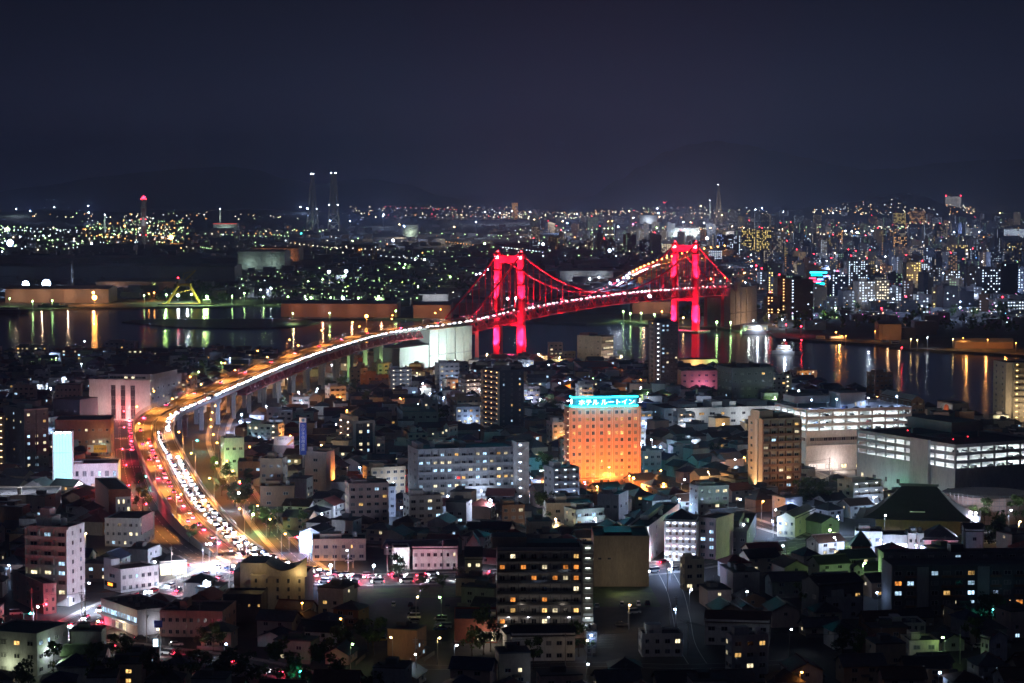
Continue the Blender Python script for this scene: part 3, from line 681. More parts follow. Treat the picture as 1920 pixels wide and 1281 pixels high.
# parked cars
park_kinds = ['sedan', 'kei', 'van', 'sedan', 'kei', 'sedan']
k = 0
for x, ys, a in ((752, (1204, 1194, 1185, 1176), 0), (776, (1193, 1184, 1176, 1168, 1160, 1153, 1147), 180), (826, (1182, 1176, 1170, 1164), 180)):
    for y in ys:
        pn = ['silver', 'white', 'black', 'dark grey', 'blue', 'white', 'silver'][k % 7]; kd = park_kinds[k % 6]
        car(at(x + rc.uniform(-1, 1), y, G + .02), radians(a + rc.uniform(-3, 3)), kd, pn, '%s %s in the car park, %s row, %s from back' % (pn, {'sedan': 'car', 'van': 'minivan', 'kei': 'small boxy car'}[kd], {752: 'left', 776: 'middle', 826: 'right'}[x], ORD[len(ys) - 1 - ys.index(y) if ys[0] < ys[-1] else ys[::-1].index(y)]), 'parked cars')
        k += 1
for x, y, a, kd, pn, lb in ((738, 1137, 90, 'kei', 'white', 'white small boxy car parked alone at the back of the car park'), (770, 1137, 90, 'sedan', 'black', 'black car parked at the back of the car park beside a lamp'),
    (839, 1140, 95, 'sedan', 'dark grey', 'dark grey car parked under the green lamp'), (748, 1203, 5, 'kei', 'blue', 'blue small car parked at the front of the car park'), (718, 1202, 0, 'sedan', 'yellow', 'yellow car at the front of the left row'), (834, 1178, 185, 'van', 'white', 'white minivan parked beside the brick entrance block'),
    (1119, 1139, 90, 'sedan', 'white', 'white car parked next to the stair tower'), (1166, 1137, 90, 'kei', 'silver', 'silver small car parked left of the pink car park lamp'), (1197, 1136, 90, 'kei', 'white', 'white small car parked right of the pink car park lamp'), (1214, 1134, 90, 'sedan', 'black', 'black car parked at the right end of the back row'),
    (1189, 1151, 30, 'van', 'silver', 'silver minivan parked in front of the pink lamp'), (1165, 1174, 10, 'sedan', 'dark grey', 'dark grey car parked across the car park by the house'), (648, 1043, 10, 'sedan', 'black', 'black car parked in front of the two-storey offices'), (655, 1054, 8, 'kei', 'white', 'white small car parked by the main road'), (660, 1036, 10, 'van', 'silver', 'silver minivan parked by the long low offices'),
    (30, 1153, 20, 'van', 'white', 'white pickup-like minivan parked beside the pink corner building'), (265, 1199, 15, 'sedan', 'black', 'black car parked in front of the modern grey building'), (330, 1211, 12, 'sedan', 'silver', 'silver car parked below the blue road sign'), (1459, 1037, 60, 'kei', 'white', 'white small truck parked by the dark lot'), (1545, 1037, 20, 'sedan', 'red', 'red car parked beside the blue sign'), (1570, 1037, 20, 'sedan', 'black', 'black car parked next to the red car'),
    (1825, 1205, 20, 'van', 'silver', 'silver minivan parked in front of the corner flats'), (1838, 1215, 15, 'sedan', 'white', 'white car parked behind the low hedge'), (1567, 910, -20, 'kei', 'green' if False else 'white', 'white small car on the mall street')):
    car(at(x, y, G + .02), radians(a), kd, pn, lb, 'parked cars')

# ------------------------------------------------------------------ trees
def crown_mesh(seed, n, rx, rz, z0, leaf, m):
    r = random.Random(seed); b = MB()
    cl = [(r.gauss(0, .45) * rx, r.gauss(0, .45) * rx, z0 + rz * (1 + r.uniform(-.75, .75)), r.uniform(.35, .6) * rx) for _ in range(11)]
    for i in range(n):
        cx, cy_, cz, cr = r.choice(cl)
        d = Vector((r.gauss(0, 1), r.gauss(0, 1), r.gauss(0, 1))).normalized() * (cr * r.random() ** .35)
        p = Vector((cx, cy_, cz)) + Vector((d.x, d.y, d.z * .8))
        u = Vector((r.gauss(0, 1), r.gauss(0, 1), r.gauss(0, 1))).normalized(); v = u.cross(Vector((r.gauss(0, 1), r.gauss(0, 1), r.gauss(0, 1)))).normalized()
        s_ = leaf * r.uniform(.6, 1.3)
        b.poly([p - u * s_, p + v * s_ * .6, p + u * s_, p - v * s_ * .6])
    return b.mesh('crown', m)
def trunk_mesh(seed, h, r0):
    r = random.Random(seed); b = MB()
    b.tube([(0, 0, 0), (r.uniform(-.1, .1), 0, h * .5), (r.uniform(-.2, .2), r.uniform(-.2, .2), h)], [r0, r0 * .75, r0 * .45], 6)
    for i in range(4):
        a = r.uniform(0, 6.28); z = h * r.uniform(.55, .95)
        b.tube([(0, 0, z), (cos(a) * h * .2, sin(a) * h * .2, z + h * .25), (cos(a) * h * .34, sin(a) * h * .34, z + h * .5)], [r0 * .4, r0 * .25, r0 * .1], 5)
    return b.mesh('trunk', M['bark'])
TP = []
for i in range(5):
    m_ = M['leaf'] if i % 2 == 0 else M['leaf_d']
    TP.append((crown_mesh(40 + i, 620, 2.6, 2.4 + .3 * i, 2.2, .34, m_), trunk_mesh(60 + i, 3.4, .22)))
def tree(p, s, v, label, group=None, rz=None):
    t = thing('tree', label, 'tree', p, rz if rz is not None else (p[0] * 7.3) % 6.28, group)
    t.scale = (s, s, s * (0.9 + 0.25 * ((p[0] * 13.7) % 1)))
    put('crown', TP[v % 5][0], t); put('trunk', TP[v % 5][1], t)
    return t

# ------------------------------------------------------------------ buildings
LM = []            # (picture x, picture y, name) of what other things are described by
FOOT = []          # plan rectangles: origin, axis, width, depth
WINM = {}
def win_mesh(kind):
    if kind not in WINM:
        b = MB(); e = .07
        b.poly([(e, -.02, e), (1 - e, -.02, e), (1 - e, -.02, 1 - e), (e, -.02, 1 - e)], 1)
        for x0, x1, z0, z1 in ((0, 1, 0, e), (0, 1, 1 - e, 1), (0, e, e, 1 - e), (1 - e, 1, e, 1 - e), (.47, .53, e, 1 - e)): b.box(x0, x1, -.09, .0, z0, z1, 0, 'k')
        WINM[kind] = b.mesh('window', [M['frame'], PANE[kind]])
    return WINM[kind]
UNIT = {}
def unit_box(m):
    if m.name not in UNIT: UNIT[m.name] = MB().box(0, 1, 0, 1, 0, 1).mesh('panel', m)
    return UNIT[m.name]
class Bld:
    def __init__(s, name, label, x0, x1, yb, yt, yaw=0, xs=None, depth=12, wall='grey', roof='roof', floors=None, z0=G, cat='building', short=None, group=None, parapet=.6, seed=None, body=True, hgt=None):
        a = radians(yaw); c, sn = cos(a), sin(a)
        k0, k1 = (x0 - CX) / F, (x1 - CX) / F
        if a >= 0:
            P = at(x0, yb, z0); d0 = P.y * C + (H - z0) * S
            W = (k1 * d0 - P.x) / (c - k1 * sn * C); near = P; org = P
            if xs is not None and xs < x0:
                k = (xs - CX) / F; q = -sn - k * c * C
                if abs(q) > .02: depth = (k * d0 - P.x) / q
        else:
            Q = at(x1, yb, z0); d0 = Q.y * C + (H - z0) * S
            W = (Q.x - k0 * d0) / (c - k0 * sn * C); near = Q; org = Q - Vector((c, sn, 0)) * W
            if xs is not None and xs > x1:
                k = (xs - CX) / F; q = -sn - k * c * C
                if abs(q) > .02: depth = (k * d0 - Q.x) / q
        s.W = max(3, W); s.D = min(max(abs(depth), 4), 95); s.h = hgt or (ztop(near, yt) - z0); s.a = a; s.org = org; s.rnd = random.Random(seed if seed is not None else int(x0 * 31 + yb * 17))
        s.wall = M[wall]; s.n = floors or max(1, round(s.h / 3.1)); s.fh = (s.h - .3) / s.n
        s.t = thing(name, label, cat, org, a, group)
        FOOT.append((org.x, org.y, c, sn, s.W, s.D))
        LM.append(((x0 + x1) / 2, yb, short)) if short else None
        if body:
            MB().box(0, s.W, 0, s.D, 0, s.h, skip='t').box(0, s.W, 0, s.D, s.h - .004, s.h - .003, skip='blrfk').build('wall', s.wall, s.t)
            e = .25
            MB().box(e, s.W - e, e, s.D - e, s.h - .3, s.h + .04, skip='b').build('roof', M[roof], s.t)
            p = MB()
            for q in ((-.08, s.W + .08, -.08, e), (-.08, s.W + .08, s.D - e, s.D + .08), (-.08, e, e, s.D - e), (s.W - e, s.W + .08, e, s.D - e)): p.box(*q, s.h - .02, s.h + parapet)
            p.build('parapet', s.wall, s.t)
    def fr(s, f):           # origin, u direction, outward normal, length, rotation
        if f == 'F': return Vector((0, 0, 0)), Vector((1, 0, 0)), Vector((0, -1, 0)), s.W, 0
        if f == 'L': return Vector((0, s.D, 0)), Vector((0, -1, 0)), Vector((-1, 0, 0)), s.D, -pi / 2
        if f == 'R': return Vector((s.W, 0, 0)), Vector((0, 1, 0)), Vector((1, 0, 0)), s.D, pi / 2
        return Vector((s.W, s.D, 0)), Vector((-1, 0, 0)), Vector((0, 1, 0)), s.W, pi
    def win(s, f, u, v, w_, h, kind, nm='window', out=0.0):
        o, ud, nd, L, r = s.fr(f)
        return put(nm, win_mesh(kind), s.t, o + ud * u + nd * (.005 + out) + Vector((0, 0, v)), r, (w_, 1, h))
    def panel(s, f, u0, u1, v0, v1, n0, n1, m, nm):
        o, ud, nd, L, r = s.fr(f)
        q = put(nm, unit_box(m), s.t, o + ud * u0 + nd * n1 + Vector((0, 0, v0)), r, (u1 - u0, n1 - n0, v1 - v0))
        return q
    def pick(s, lit, kinds): return s.rnd.choice(kinds) if s.rnd.random() < lit else s.rnd.choice('dddg')
    def windows(s, f, bays_, lit=.2, kinds='nwc', w_=None, h=1.35, sill=.95, f0=0, f1=None, u0=0, u1=None, floors=None, out=0.0):
        L = s.fr(f)[3]; u1 = L if u1 is None else u1; b = (u1 - u0) / bays_; w_ = w_ or min(2.0, b * .52)
        for i in (floors if floors is not None else range(f0, s.n if f1 is None else f1)):
            for k in range(bays_):
                if i == f0 or not hasattr(s, '_j') or len(s._j) != bays_: s._j = [s.rnd.choice([.72, 1, 1, 1.12]) for _ in range(bays_)] if s.n < 8 else [1] * bays_
                ww = w_ * s._j[k]; s.win(f, u0 + (k + .5) * b - ww / 2, i * s.fh + sill, ww, h, s.pick(lit, kinds), out=out)
    def balconies(s, f, bays_, lit=.2, kinds='nwc', f0=0, m=None, out=1.25, u0=0, u1=None, fins=True, rail_h=1.05, win_w=None):
        L = s.fr(f)[3]; u1 = L if u1 is None else u1; b = (u1 - u0) / bays_; m = m or s.wall; w_ = win_w or min(2.6, b * .56)
        for i in range(f0, s.n):
            z = i * s.fh
            s.panel(f, u0 + .05, u1 - .05, z - .12, z + .06, 0, out, m, 'balcony_slab')
            s.panel(f, u0 + .05, u1 - .05, z + .06, z + rail_h, out - .1, out, m, 'balcony_front')
            for k in range(bays_): s.win(f, u0 + (k + .5) * b - w_ / 2, z + .15, w_, min(2.0, s.fh - .7), s.pick(lit, kinds))
        if fins:
            for k in range(bays_ + 1): s.panel(f, u0 + k * b - .09 + (.1 if k == 0 else -.1 if k == bays_ else 0), u0 + k * b + .09 + (.1 if k == 0 else -.1 if k == bays_ else 0), f0 * s.fh, s.h - .25, 0.02, out - .12, m, 'fin')
    def corridor(s, f, lamps, col, power=14, f0=0, m=None, out=1.5, u0=0, u1=None, doors=True, rail_h=1.1, sz=(.9, .22)):
        L = s.fr(f)[3]; u1 = L if u1 is None else u1; b = (u1 - u0) / lamps; m = m or s.wall
        g = glow('corridor_%.2f_%.2f_%.2f_%g' % (col[0], col[1], col[2], power), col, power, 'AUTO')
        for i in range(f0, s.n):
            z = i * s.fh
            s.panel(f, u0 + .05, u1 - .05, z - .12, z + .06, 0, out, m, 'walkway_slab')
            s.panel(f, u0 + .05, u1 - .05, z + .06, z + rail_h, out - .1, out, m, 'walkway_front')
            for k in range(lamps):
                uu = u0 + (k + .5) * b
                s.panel(f, uu - sz[0] / 2, uu + sz[0] / 2, z + s.fh - .5, z + s.fh - .5 + sz[1], .02, .2, g, 'walkway_lamp')
                if doors and b > 2.2: s.panel(f, uu + b * .22, uu + b * .22 + .85, z + .07, z + 2.05, .012, .05, M['brown'], 'door')
        s.panel(f, u0 + .05, u1 - .05, s.h - .1, s.h + .08, 0.02, out, m, 'walkway_slab')
        for k in (0, lamps):
            uu = u0 + k * b + (.12 if k == 0 else -.12); s.panel(f, uu - .12, uu + .12, f0 * s.fh, s.h - .13, 0.02, out + .04, m, 'fin')
    def stairs(s, f, col, power=14, u0=0, u1=None, out=1.6, m=None, f0=0):
        L = s.fr(f)[3]; u1 = L if u1 is None else u1; m = m or s.wall
        g = glow('corridor_%.2f_%.2f_%.2f_%g' % (col[0], col[1], col[2], power), col, power, 'AUTO')
        o, ud, nd, LL, r = s.fr(f); mid = (u0 + u1) / 2
        for i in range(f0, s.n):
            z = i * s.fh
            s.panel(f, u0, mid, z - .1, z + .08, 0.01, out, m, 'landing'); s.panel(f, u0, u0 + .15, z + .08, z + 1.1, 0.02, out, m, 'landing_wall'); s.panel(f, u0 + .16, mid - .1, z + .08, z + 1.1, out - .14, out, m, 'landing_front')
            b = MB(); a0 = o + ud * mid + nd * (out * .75) + Vector((0, 0, z + .5)); a1_ = o + ud * (u1 - .3) + nd * (out * .75) + Vector((0, 0, z + s.fh / 2 + .5)); a2_ = o + ud * mid + nd * (out * .3) + Vector((0, 0, z + s.fh + .3))
            b.bar(a0, a1_, .3, 1.0); b.bar(a1_, a2_, .3, .9)
            b.build('stair_flight', m, s.t)
            s.panel(f, (u0 + mid) / 2 - .4, (u0 + mid) / 2 + .4, z + s.fh - .5, z + s.fh - .28, .02, .2, g, 'stair_lamp')
    def rooftop(s, items, m=None):
        for x0, x1, y0, y1, hh in items:
            MB().box(x0 * s.W, x1 * s.W, y0 * s.D, y1 * s.D, s.h + .03, s.h + hh, skip='b').build('roof_block', m or s.wall, s.t)
    def strips(s, f, rows, kind, u0=0, u1=None, h=1.2):
        L = s.fr(f)[3]; u1 = L if u1 is None else u1; n = max(1, round((u1 - u0) / 2.4)); b = (u1 - u0) / n
        for v in rows:
            for k in range(n): s.win(f, u0 + k * b + .03, v, b - .06, h, kind if isinstance(kind, str) and len(kind) == 1 else s.rnd.choice(kind))
    def tank(s, x, y, r=1.1, hh=2.2):
        MB().tube([(x * s.W, y * s.D, s.h + .3), (x * s.W, y * s.D, s.h + .3 + hh), (x * s.W, y * s.D, s.h + .7 + hh)], [r, r, r * .3], 10).build('water_tank', M['signw'], s.t)
    def acs(s, n, f='roof'):
        for i in range(n):
            x, y = s.rnd.uniform(.08, .85), s.rnd.uniform(.15, .85)
            MB().box(x * s.W, x * s.W + 1.3, y * s.D, y * s.D + .8, s.h + .05, s.h + 1.2).build('air_conditioner', M['grey'], s.t)
    def gable(s, m='tile_k', rise=2.2, over=.5, axis='x'):
        b = MB(); W_, D_, h = s.W, s.D, s.h; o = over
        if axis == 'x':
            b.poly([(-o, -o, h - .1), (W_ + o, -o, h - .1), (W_ + o, D_ / 2, h + rise), (-o, D_ / 2, h + rise)]); b.poly([(W_ + o, D_ + o, h - .1), (-o, D_ + o, h - .1), (-o, D_ / 2, h + rise), (W_ + o, D_ / 2, h + rise)])
            b.poly([(-o, -o, h - .3), (-o, D_ / 2, h + rise - .2), (W_ + o, D_ / 2, h + rise - .2), (W_ + o, -o, h - .3)])
            g = MB().poly([(0, D_, h), (0, 0, h), (0, D_ / 2, h + rise - .1)]).poly([(W_, 0, h), (W_, D_, h), (W_, D_ / 2, h + rise - .1)])
        else:
            b.poly([(-o, -o, h - .1), (W_ / 2, -o, h + rise), (W_ / 2, D_ + o, h + rise), (-o, D_ + o, h - .1)]); b.poly([(W_ + o, -o, h - .1), (W_ + o, D_ + o, h - .1), (W_ / 2, D_ + o, h + rise), (W_ / 2, -o, h + rise)])
            b.poly([(-o, -o, h - .3), (-o, D_ + o, h - .3), (W_ / 2, D_ + o, h + rise - .2), (W_ / 2, -o, h + rise - .2)])
            g = MB().poly([(0, 0, h), (W_, 0, h), (W_ / 2, 0, h + rise - .1)]).poly([(W_, D_, h), (0, D_, h), (W_ / 2, D_, h + rise - .1)])
        rf = b.build('pitched_roof', M[m], s.t); g.build('gable_wall', s.wall, s.t)
        if axis == 'x': MB().box(-o, W_ + o, D_ / 2 - .18, D_ / 2 + .18, h + rise - .05, h + rise + .22).build('ridge_cap', M[m], rf)
    def hip(s, m='tile_k', rise=2.4, over=.6):
        b = MB(); W_, D_, h, o = s.W, s.D, s.h, over; i = min(W_, D_) / 2
        A, B_, C_, D2 = (-o, -o, h - .1), (W_ + o, -o, h - .1), (W_ + o, D_ + o, h - .1), (-o, D_ + o, h - .1)
        if W_ >= D_: r0, r1 = (i, D_ / 2, h + rise), (W_ - i + .01, D_ / 2, h + rise); fs = [[A, B_, r1, r0], [B_, C_, r1], [C_, D2, r0, r1], [D2, A, r0]]
        else: r0, r1 = (W_ / 2, i, h + rise), (W_ / 2, D_ - i + .01, h + rise); fs = [[A, B_, r0], [B_, C_, r1, r0], [C_, D2, r1], [D2, A, r0, r1]]
        for q in fs: b.poly(q)
        b.poly([A, D2, C_, B_])
        b.build('pitched_roof', M[m], s.t)
    def text(s, f, body, size, u, v, m, out=.2, depth=.04, vert=False, align='CENTER', bold=0.0, nm='lettering', sx=1.0):
        o, ud, nd, L, r = s.fr(f)
        q = put(nm, text_mesh(body, size, m, depth, align, bold=bold), s.t, o + ud * u + nd * out + Vector((0, 0, v)))
        q.rotation_euler = (pi / 2, 0, r); q.scale = (sx, 1, 1)
        return q
# ------------------------------------------------------------------ landmark buildings
CYL = glow('neon_cyan', (0.02, 0.80, 1.0), 14.0, 'AUTO'); CYW = glow('neon_cyan_letters', (0.30, 0.97, 1.0), 9); CYB = glow('neon_cyan_emblem', (0.65, 1.0, 1.0), 7)
# the orange floodlit hotel
b = Bld('hotel', 'orange floodlit hotel tower with glowing cyan rooftop sign', 1067, 1201, 912, 768, 11, 1058, 18, 'tan', short='the orange hotel', floors=11, parapet=.9)
hot = b
cols = [.045, .125, .235, .315, .43, .535, .64, .715, .82, .905]
lit = {(1, 2), (1, 6), (1, 7), (1, 9), (2, 1), (2, 7), (3, 0), (3, 5), (3, 6), (3, 7), (5, 1), (5, 3), (5, 9), (6, 7), (9, 3), (9, 5), (9, 7)}
for c_ in cols: b.panel('F', (c_ - .012) * b.W, (c_ + .052) * b.W, 3.2, b.h - .1, .002, .02, mat('hotel_light_tile', (0.62, 0.36, 0.27), .7, .06), 'tile_band')
for i in range(11):
    for k_, c_ in enumerate(cols):
        rr = 10 - i
        b.win('F', c_ * b.W, i * b.fh + 1.1, .042 * b.W, 1.75, 'w' if (rr, k_) in lit else ('c' if (i == 0 and k_ == 0) else b.rnd.choice('gggd')), out=.02)
for k_ in (0, .36, .60, .965): b.panel('F', k_ * b.W, k_ * b.W + .12, 3, b.h, .02, .07, M['signw'], 'drain_pipe')
for i in range(11):
    b.panel('L', b.D - 6.2, b.D - .6, i * b.fh - .1, i * b.fh + .1, 0, 1.5, b.wall, 'landing'); b.panel('L', b.D - 6.2, b.D - .6, i * b.fh + .1, i * b.fh + 1.1, 1.38, 1.5, b.wall, 'landing_front')
    b.panel('L', b.D - 2.2, b.D - 1.8, i * b.fh + 2.2, i * b.fh + 2.5, .02, .2, glow('stair_lamp_warm', (1, .7, .45), 8, 'AUTO'), 'stair_lamp')
b.panel('F', -.6, b.W + .6, 2.9, 3.5, 0, 1.4, M['conc'], 'canopy')
# rooftop sign: a box with neon tubes round its edges
sg_ = put('roof_sign', None, b.t, (0, 0, b.h)); hs = 5.6; X0, X1, Y0, Y1 = .06 * b.W, .955 * b.W, .6, b.D * .62
MB().box(X0, X1, Y0, Y1, .8, hs).build('sign_box', M['cyan_panel'], sg_); MB().box(X0 + .4, X1 - .4, Y0 + .4, Y1 - .4, .03, .8).build('sign_base', M['metal'], sg_)
for z in (1.15, hs - .25):
    MB().box(X0 - .25, X1 + .25, Y0 - .38, Y0 - .12, z - .1, z + .45).build('neon_tube', CYL, sg_); MB().box(X0 - .38, X0 - .12, Y0 - .08, Y1, z - .1, z + .45).build('neon_tube', CYL, sg_)
q = put('lettering', text_mesh('ホテル ルートイン', 3.3, CYW, .06, 'CENTER', 1.0, .03), sg_, ((X0 + X1) / 2 + .6, Y0 - .14, 2.0)); q.rotation_euler = (pi / 2, 0, 0); q.scale = (1.0, .92, 1)
e_ = MB().tube([(X0 - .12, (Y0 + Y1) / 2, 3.4), (X0 - .34, (Y0 + Y1) / 2, 3.4)], 1.25, 18); e_.build('emblem', CYB, sg_)
MB().box(X1 - 2.0, X1 - .7, Y0 - .06, Y0, 2.1, 4.2).build('access_hatch', M['grey'], sg_)
for k_, P in ((.12, 26000), (.38, 30000), (.64, 30000), (.9, 34000)): lamp('hotel_floodlight', 'SPOT', (1.0, 0.20, 0.04), P * .62, b.t, (k_ * b.W, -8.0, 1.2), (0, 6.4, 9), size=.4, cone=120, blend=.9)
for k_ in (.2, .5, .8): lamp('sign_glow', 'POINT', (0.02, 0.7, 1.0), 2400, b.t, (k_ * b.W, -3.0, b.h + 2.6), size=.6)
for k_ in (.2, .8): lamp('sign_glow', 'POINT', (0.02, 0.7, 1.0), 30000, b.t, (k_ * b.W, b.D * .75, b.h + 9), size=.8)

# long slab of flats
b = Bld('apartment_block', 'long grey seven-storey slab of flats with balconies left of the orange hotel', 783, 968, 948, 845, 15, 765, 10, 'grey', 'teal', 7, short='the long slab of flats')
b.balconies('F', 14, .36, 'ncccwn', out=1.1, m=mat('wall_slab_balcony', (.40, .40, .42), .8, .1, .3)); b.windows('L', 2, 0.05)
b.win('F', b.W * 5.5 / 14, 3 * b.fh + .15, 1.8, 1.9, 'r', out=.12)
b.tank(.2, .5); b.rooftop([(.45, .52, .3, .8, 2.4), (.02, .08, .2, .8, 2.6)])
b = Bld('stair_tower', 'white stair tower lit by blue-white lamps at the end of the slab', 969, 992, 945, 832, 15, None, 9, 'white', floors=7, cat='tower')
b.stairs('F', (.65, .78, 1.0), 26, .3, b.W - .3)
# dark tower with orange lit stair
b = Bld('apartment_tower', 'dark apartment tower with twelve orange lit stair landings', 937, 982, 815, 697, 30, 906, 12, 'navy', floors=12, short='the orange-stair tower')
b.corridor('L', 3, (1.0, .50, .18), 12, m=M['cream']); b.windows('F', 3, .25, 'cw', 1.0, 1.2); b.rooftop([(.2, .6, .2, .7, 2.6)], M['dgrey'])
# small apartment with lit open stairs
b = Bld('apartment_building', 'dark blue apartment building with open stair lit warm on its left', 663, 703, 852, 792, 24, 636, 10, 'grey', floors=5, short='the open-stair flats')
b.stairs('L', (1.0, .74, .50), 34, 0, b.D * .5, m=M['cream']); b.stairs('L', (1.0, .74, .50), 34, b.D * .5, b.D, m=M['cream']); b.panel('F', b.W * .12, b.W * .9, .4, b.h - .8, .002, .03, M['navy'], 'facade_panel'); b.windows('F', 2, .75, 'cn', 1.7, 1.7, u0=b.W * .16, u1=b.W * .86, out=.03)
b.rooftop([(0, .3, .1, .9, 2.8)], M['cream'])
# tower beside the channel
b = Bld('apartment_tower', 'tall dark apartment tower with a stack of white and orange stair lamps beside the channel', 1229, 1271, 727, 606, 9, 1215, 16, 'dgrey', floors=14, short='the channel-side tower')
b.corridor('F', 1, (.92, .95, 1.0), 16, u0=.3, u1=3.4, m=M['grey'], doors=False); b.corridor('L', 2, (1.0, .55, .15), 13, m=M['grey'], doors=False, u0=b.D * .45, u1=b.D * .98); b.windows('F', 4, .2, 'ccn', 1.5, 1.3, u0=4.0); b.rooftop([(.2, .7, .2, .8, 2.8)], M['dgrey'])
# office by the quay with lit side
b = Bld('office_building', 'grey office block with warm lit louvred side facing the channel', 1082, 1127, 682, 632, -38, 1150, 14, 'grey', floors=4, short='the side-lit office'); 
b.windows('F', 4, .08, 'n', 1.2); b.strips('R', [i * b.fh + .8 for i in range(4)], 'nnng', .6, b.D - .6, 1.7)
for i in range(5): b.panel('R', -.1, b.D + .3, i * b.fh - .15, i * b.fh + .15, 0, 1.3, M['white'], 'louvre')
lamp('facade_light', 'POINT', (1, .7, .5), 5280, b.t, (b.W + 9, b.D * .4, 2), size=.5); b.rooftop([(.0, .4, .2, .9, 2.2)], M['brick'])
b = Bld('office_building', 'small pale four-storey office in front of the channel', 1030, 1055, 674, 644, 8, None, 9, 'pink', 'brick', 4); b.windows('F', 3, .15, 'n')
b = Bld('shed', 'pale low storehouse beside the small office', 1057, 1079, 676, 661, 5, None, 9, 'cream', floors=2); b.windows('F', 3, .1)
b = Bld('school_building', 'low red-brown building with long window rows in front of the lit office', 1090, 1156, 708, 690, 4, 1076, 10, 'brick', 'roof', 2); b.windows('F', 9, .05); b.windows('L', 2, .1)
lamp('wall_light', 'POINT', (1, .4, .12), 2970, b.t, (b.W + 3, -4, 4), size=.4)
# white long building
b = Bld('school_building', 'long white three-storey building with warm lit window rows right of the hotel', 1246, 1482, 812, 768, 14, 1212, 13, 'white', 'roof', 3, short='the long white building')
b.windows('F', 12, .42, 'nnwn', 2.9, 1.5); b.windows('L', 3, .6, 'c'); b.rooftop([(.38, .46, .05, .5, 3.6), (.52, .57, .05, .4, 3.6), (.7, .86, .3, .8, 2.2), (.15, .3, .3, .8, 1.8)])
for k_ in (.2, .6, .9): lamp('front_light', 'POINT', (.85, .92, 1.0), 2970, b.t, (k_ * b.W, -9, 9), size=.4)
b = Bld('apartment_building', 'pale flats end with lit stair beside the long white building', 1424, 1482, 822, 776, 20, None, 12, 'grey', floors=4); b.windows('F', 4, .4, 'nn')
b = Bld('office_building', 'dark grey flat-roofed block with two warm windows facing the channel', 1372, 1450, 762, 692, 16, 1345, 16, 'dgrey', floors=5, short='the dark grey block'); b.windows('F', 6, .06, 'w'); b.windows('L', 4, .12, 'c'); b.rooftop([(.3, .5, .2, .6, 2.4), (.75, 1, .2, .7, 2.0)], M['dgrey'])
b = Bld('office_building', 'beige five-storey block between the tall tower and the dark grey block', 1277, 1345, 742, 697, 8, None, 12, 'beige', floors=4); b.windows('F', 5, .08, 'n'); b.rooftop([(.3, .6, .2, .6, 2.2)]); lamp('wall_light', 'POINT', (1, .5, .15), 2310, b.t, (b.W * .1, -6, 3), size=.4)
b = Bld('ferry_hall', 'orange lit quayside hall with bright white front by the channel', 1278, 1345, 693, 676, 6, 1270, 9, 'cream', 'roof_l', 2); b.strips('F', [.8], 'n', b.W * .3, b.W * .8, 2.2); lamp('hall_light', 'POINT', (1, .55, .2), 4950, b.t, (b.W * .4, -5, 5), size=.4); lamp('hall_light', 'POINT', (.6, 1, .4), 1980, b.t, (b.W * .85, -4, 6), size=.4)

# ---- the two multi-storey car parks
TUBE = glow('ceiling_tube', (0.86, 0.97, 1.0), 110, 'AUTO')
def carpark(name, label, short, x0, x1, yb, yt, yaw, xs, levels, base, wall='white', faces='FL', bay=7.5, fh=3.5, cars=True, seed=3):
    b = Bld(name, label, x0, x1, yb, yt, yaw, xs, 30, wall, body=False, short=short, floors=levels)
    top = b.h; z0 = top - levels * fh; W_, D_ = b.W, b.D; wm_ = M[wall]
    MB().box(0, W_, 0, D_, 0, z0 - .02).build('wall', wm_, b.t)
    core = MB().box(W_ * .3, W_ * .62, D_ * .42, D_ * .66, z0, top + .2).build('core_wall', wm_, b.t)
    for i in range(levels + 1):
        z = z0 + i * fh
        MB().box(0.02, W_ - .02, 0.02, D_ - .02, z - .5, z).build('floor_slab', mat('slab_paint', (.5, .5, .5), .7, .1, .2), b.t)
        for f in 'FLRB': L = b.fr(f)[3]; b.panel(f, -.06 if f in 'FB' else .0, L + (.06 if f in 'FB' else 0), z - .55, z + .95, -.12, .10, wm_, 'parapet')
        if i < levels:
            for f in 'FLRB':
                L = b.fr(f)[3]; n = max(2, round(L / bay))
                for k in range(n + 1): u = min(max(k * L / n, .4), L - .4); b.panel(f, u - .38, u + .38, z + 1.0, z + fh - .55, -.6, .03, wm_, 'column')
            nt_ = max(3, round(W_ / 9))
            for yy in (.12, .34, .80):
                for k in range(nt_): MB().box(W_ * (k + .3) / nt_, W_ * (k + .7) / nt_, D_ * yy - .16, D_ * yy + .16, z + fh - .72, z + fh - .6).build('ceiling_lamp', TUBE, b.t)
            nt2 = max(2, round(D_ / 10))
            for xx in (.10, .88):
                for k in range(nt2): MB().box(W_ * xx - .16, W_ * xx + .16, D_ * (k + .25) / nt2, D_ * (k + .75) / nt2, z + fh - .74, z + fh - .61).build('ceiling_lamp', TUBE, b.t)
    b.z0 = z0; b.core = core
    b.lv = [z0 + i * fh for i in range(levels + 1)]
    return b
cpk = 0
def park_in(b, zs, n, where, seed):
    r = random.Random(seed); global cpk
    for z in zs:
        for k in range(n):
            if r.random() < .45: continue
            p = b.org + Vector((cos(b.a), sin(b.a), 0)) * (b.W * (k + .5) / n) + Vector((-sin(b.a), cos(b.a), 0)) * 3.4 + Vector((0, 0, z + .02))
            pn = r.choice(PAINTS); kd = r.choice(park_kinds)
            car(p, b.a + pi / 2, kd, pn, '%s %s parked on %s' % (pn, {'sedan': 'car', 'van': 'minivan', 'kei': 'small boxy car'}[kd], where), 'cars in the lit car parks'); cpk += 1
b = carpark('car_park_building', 'white multi-storey car park over shops with four brightly lit decks', 'the white car park', 1511, 1708, 884, 772, 17, 1452, 3, 10)
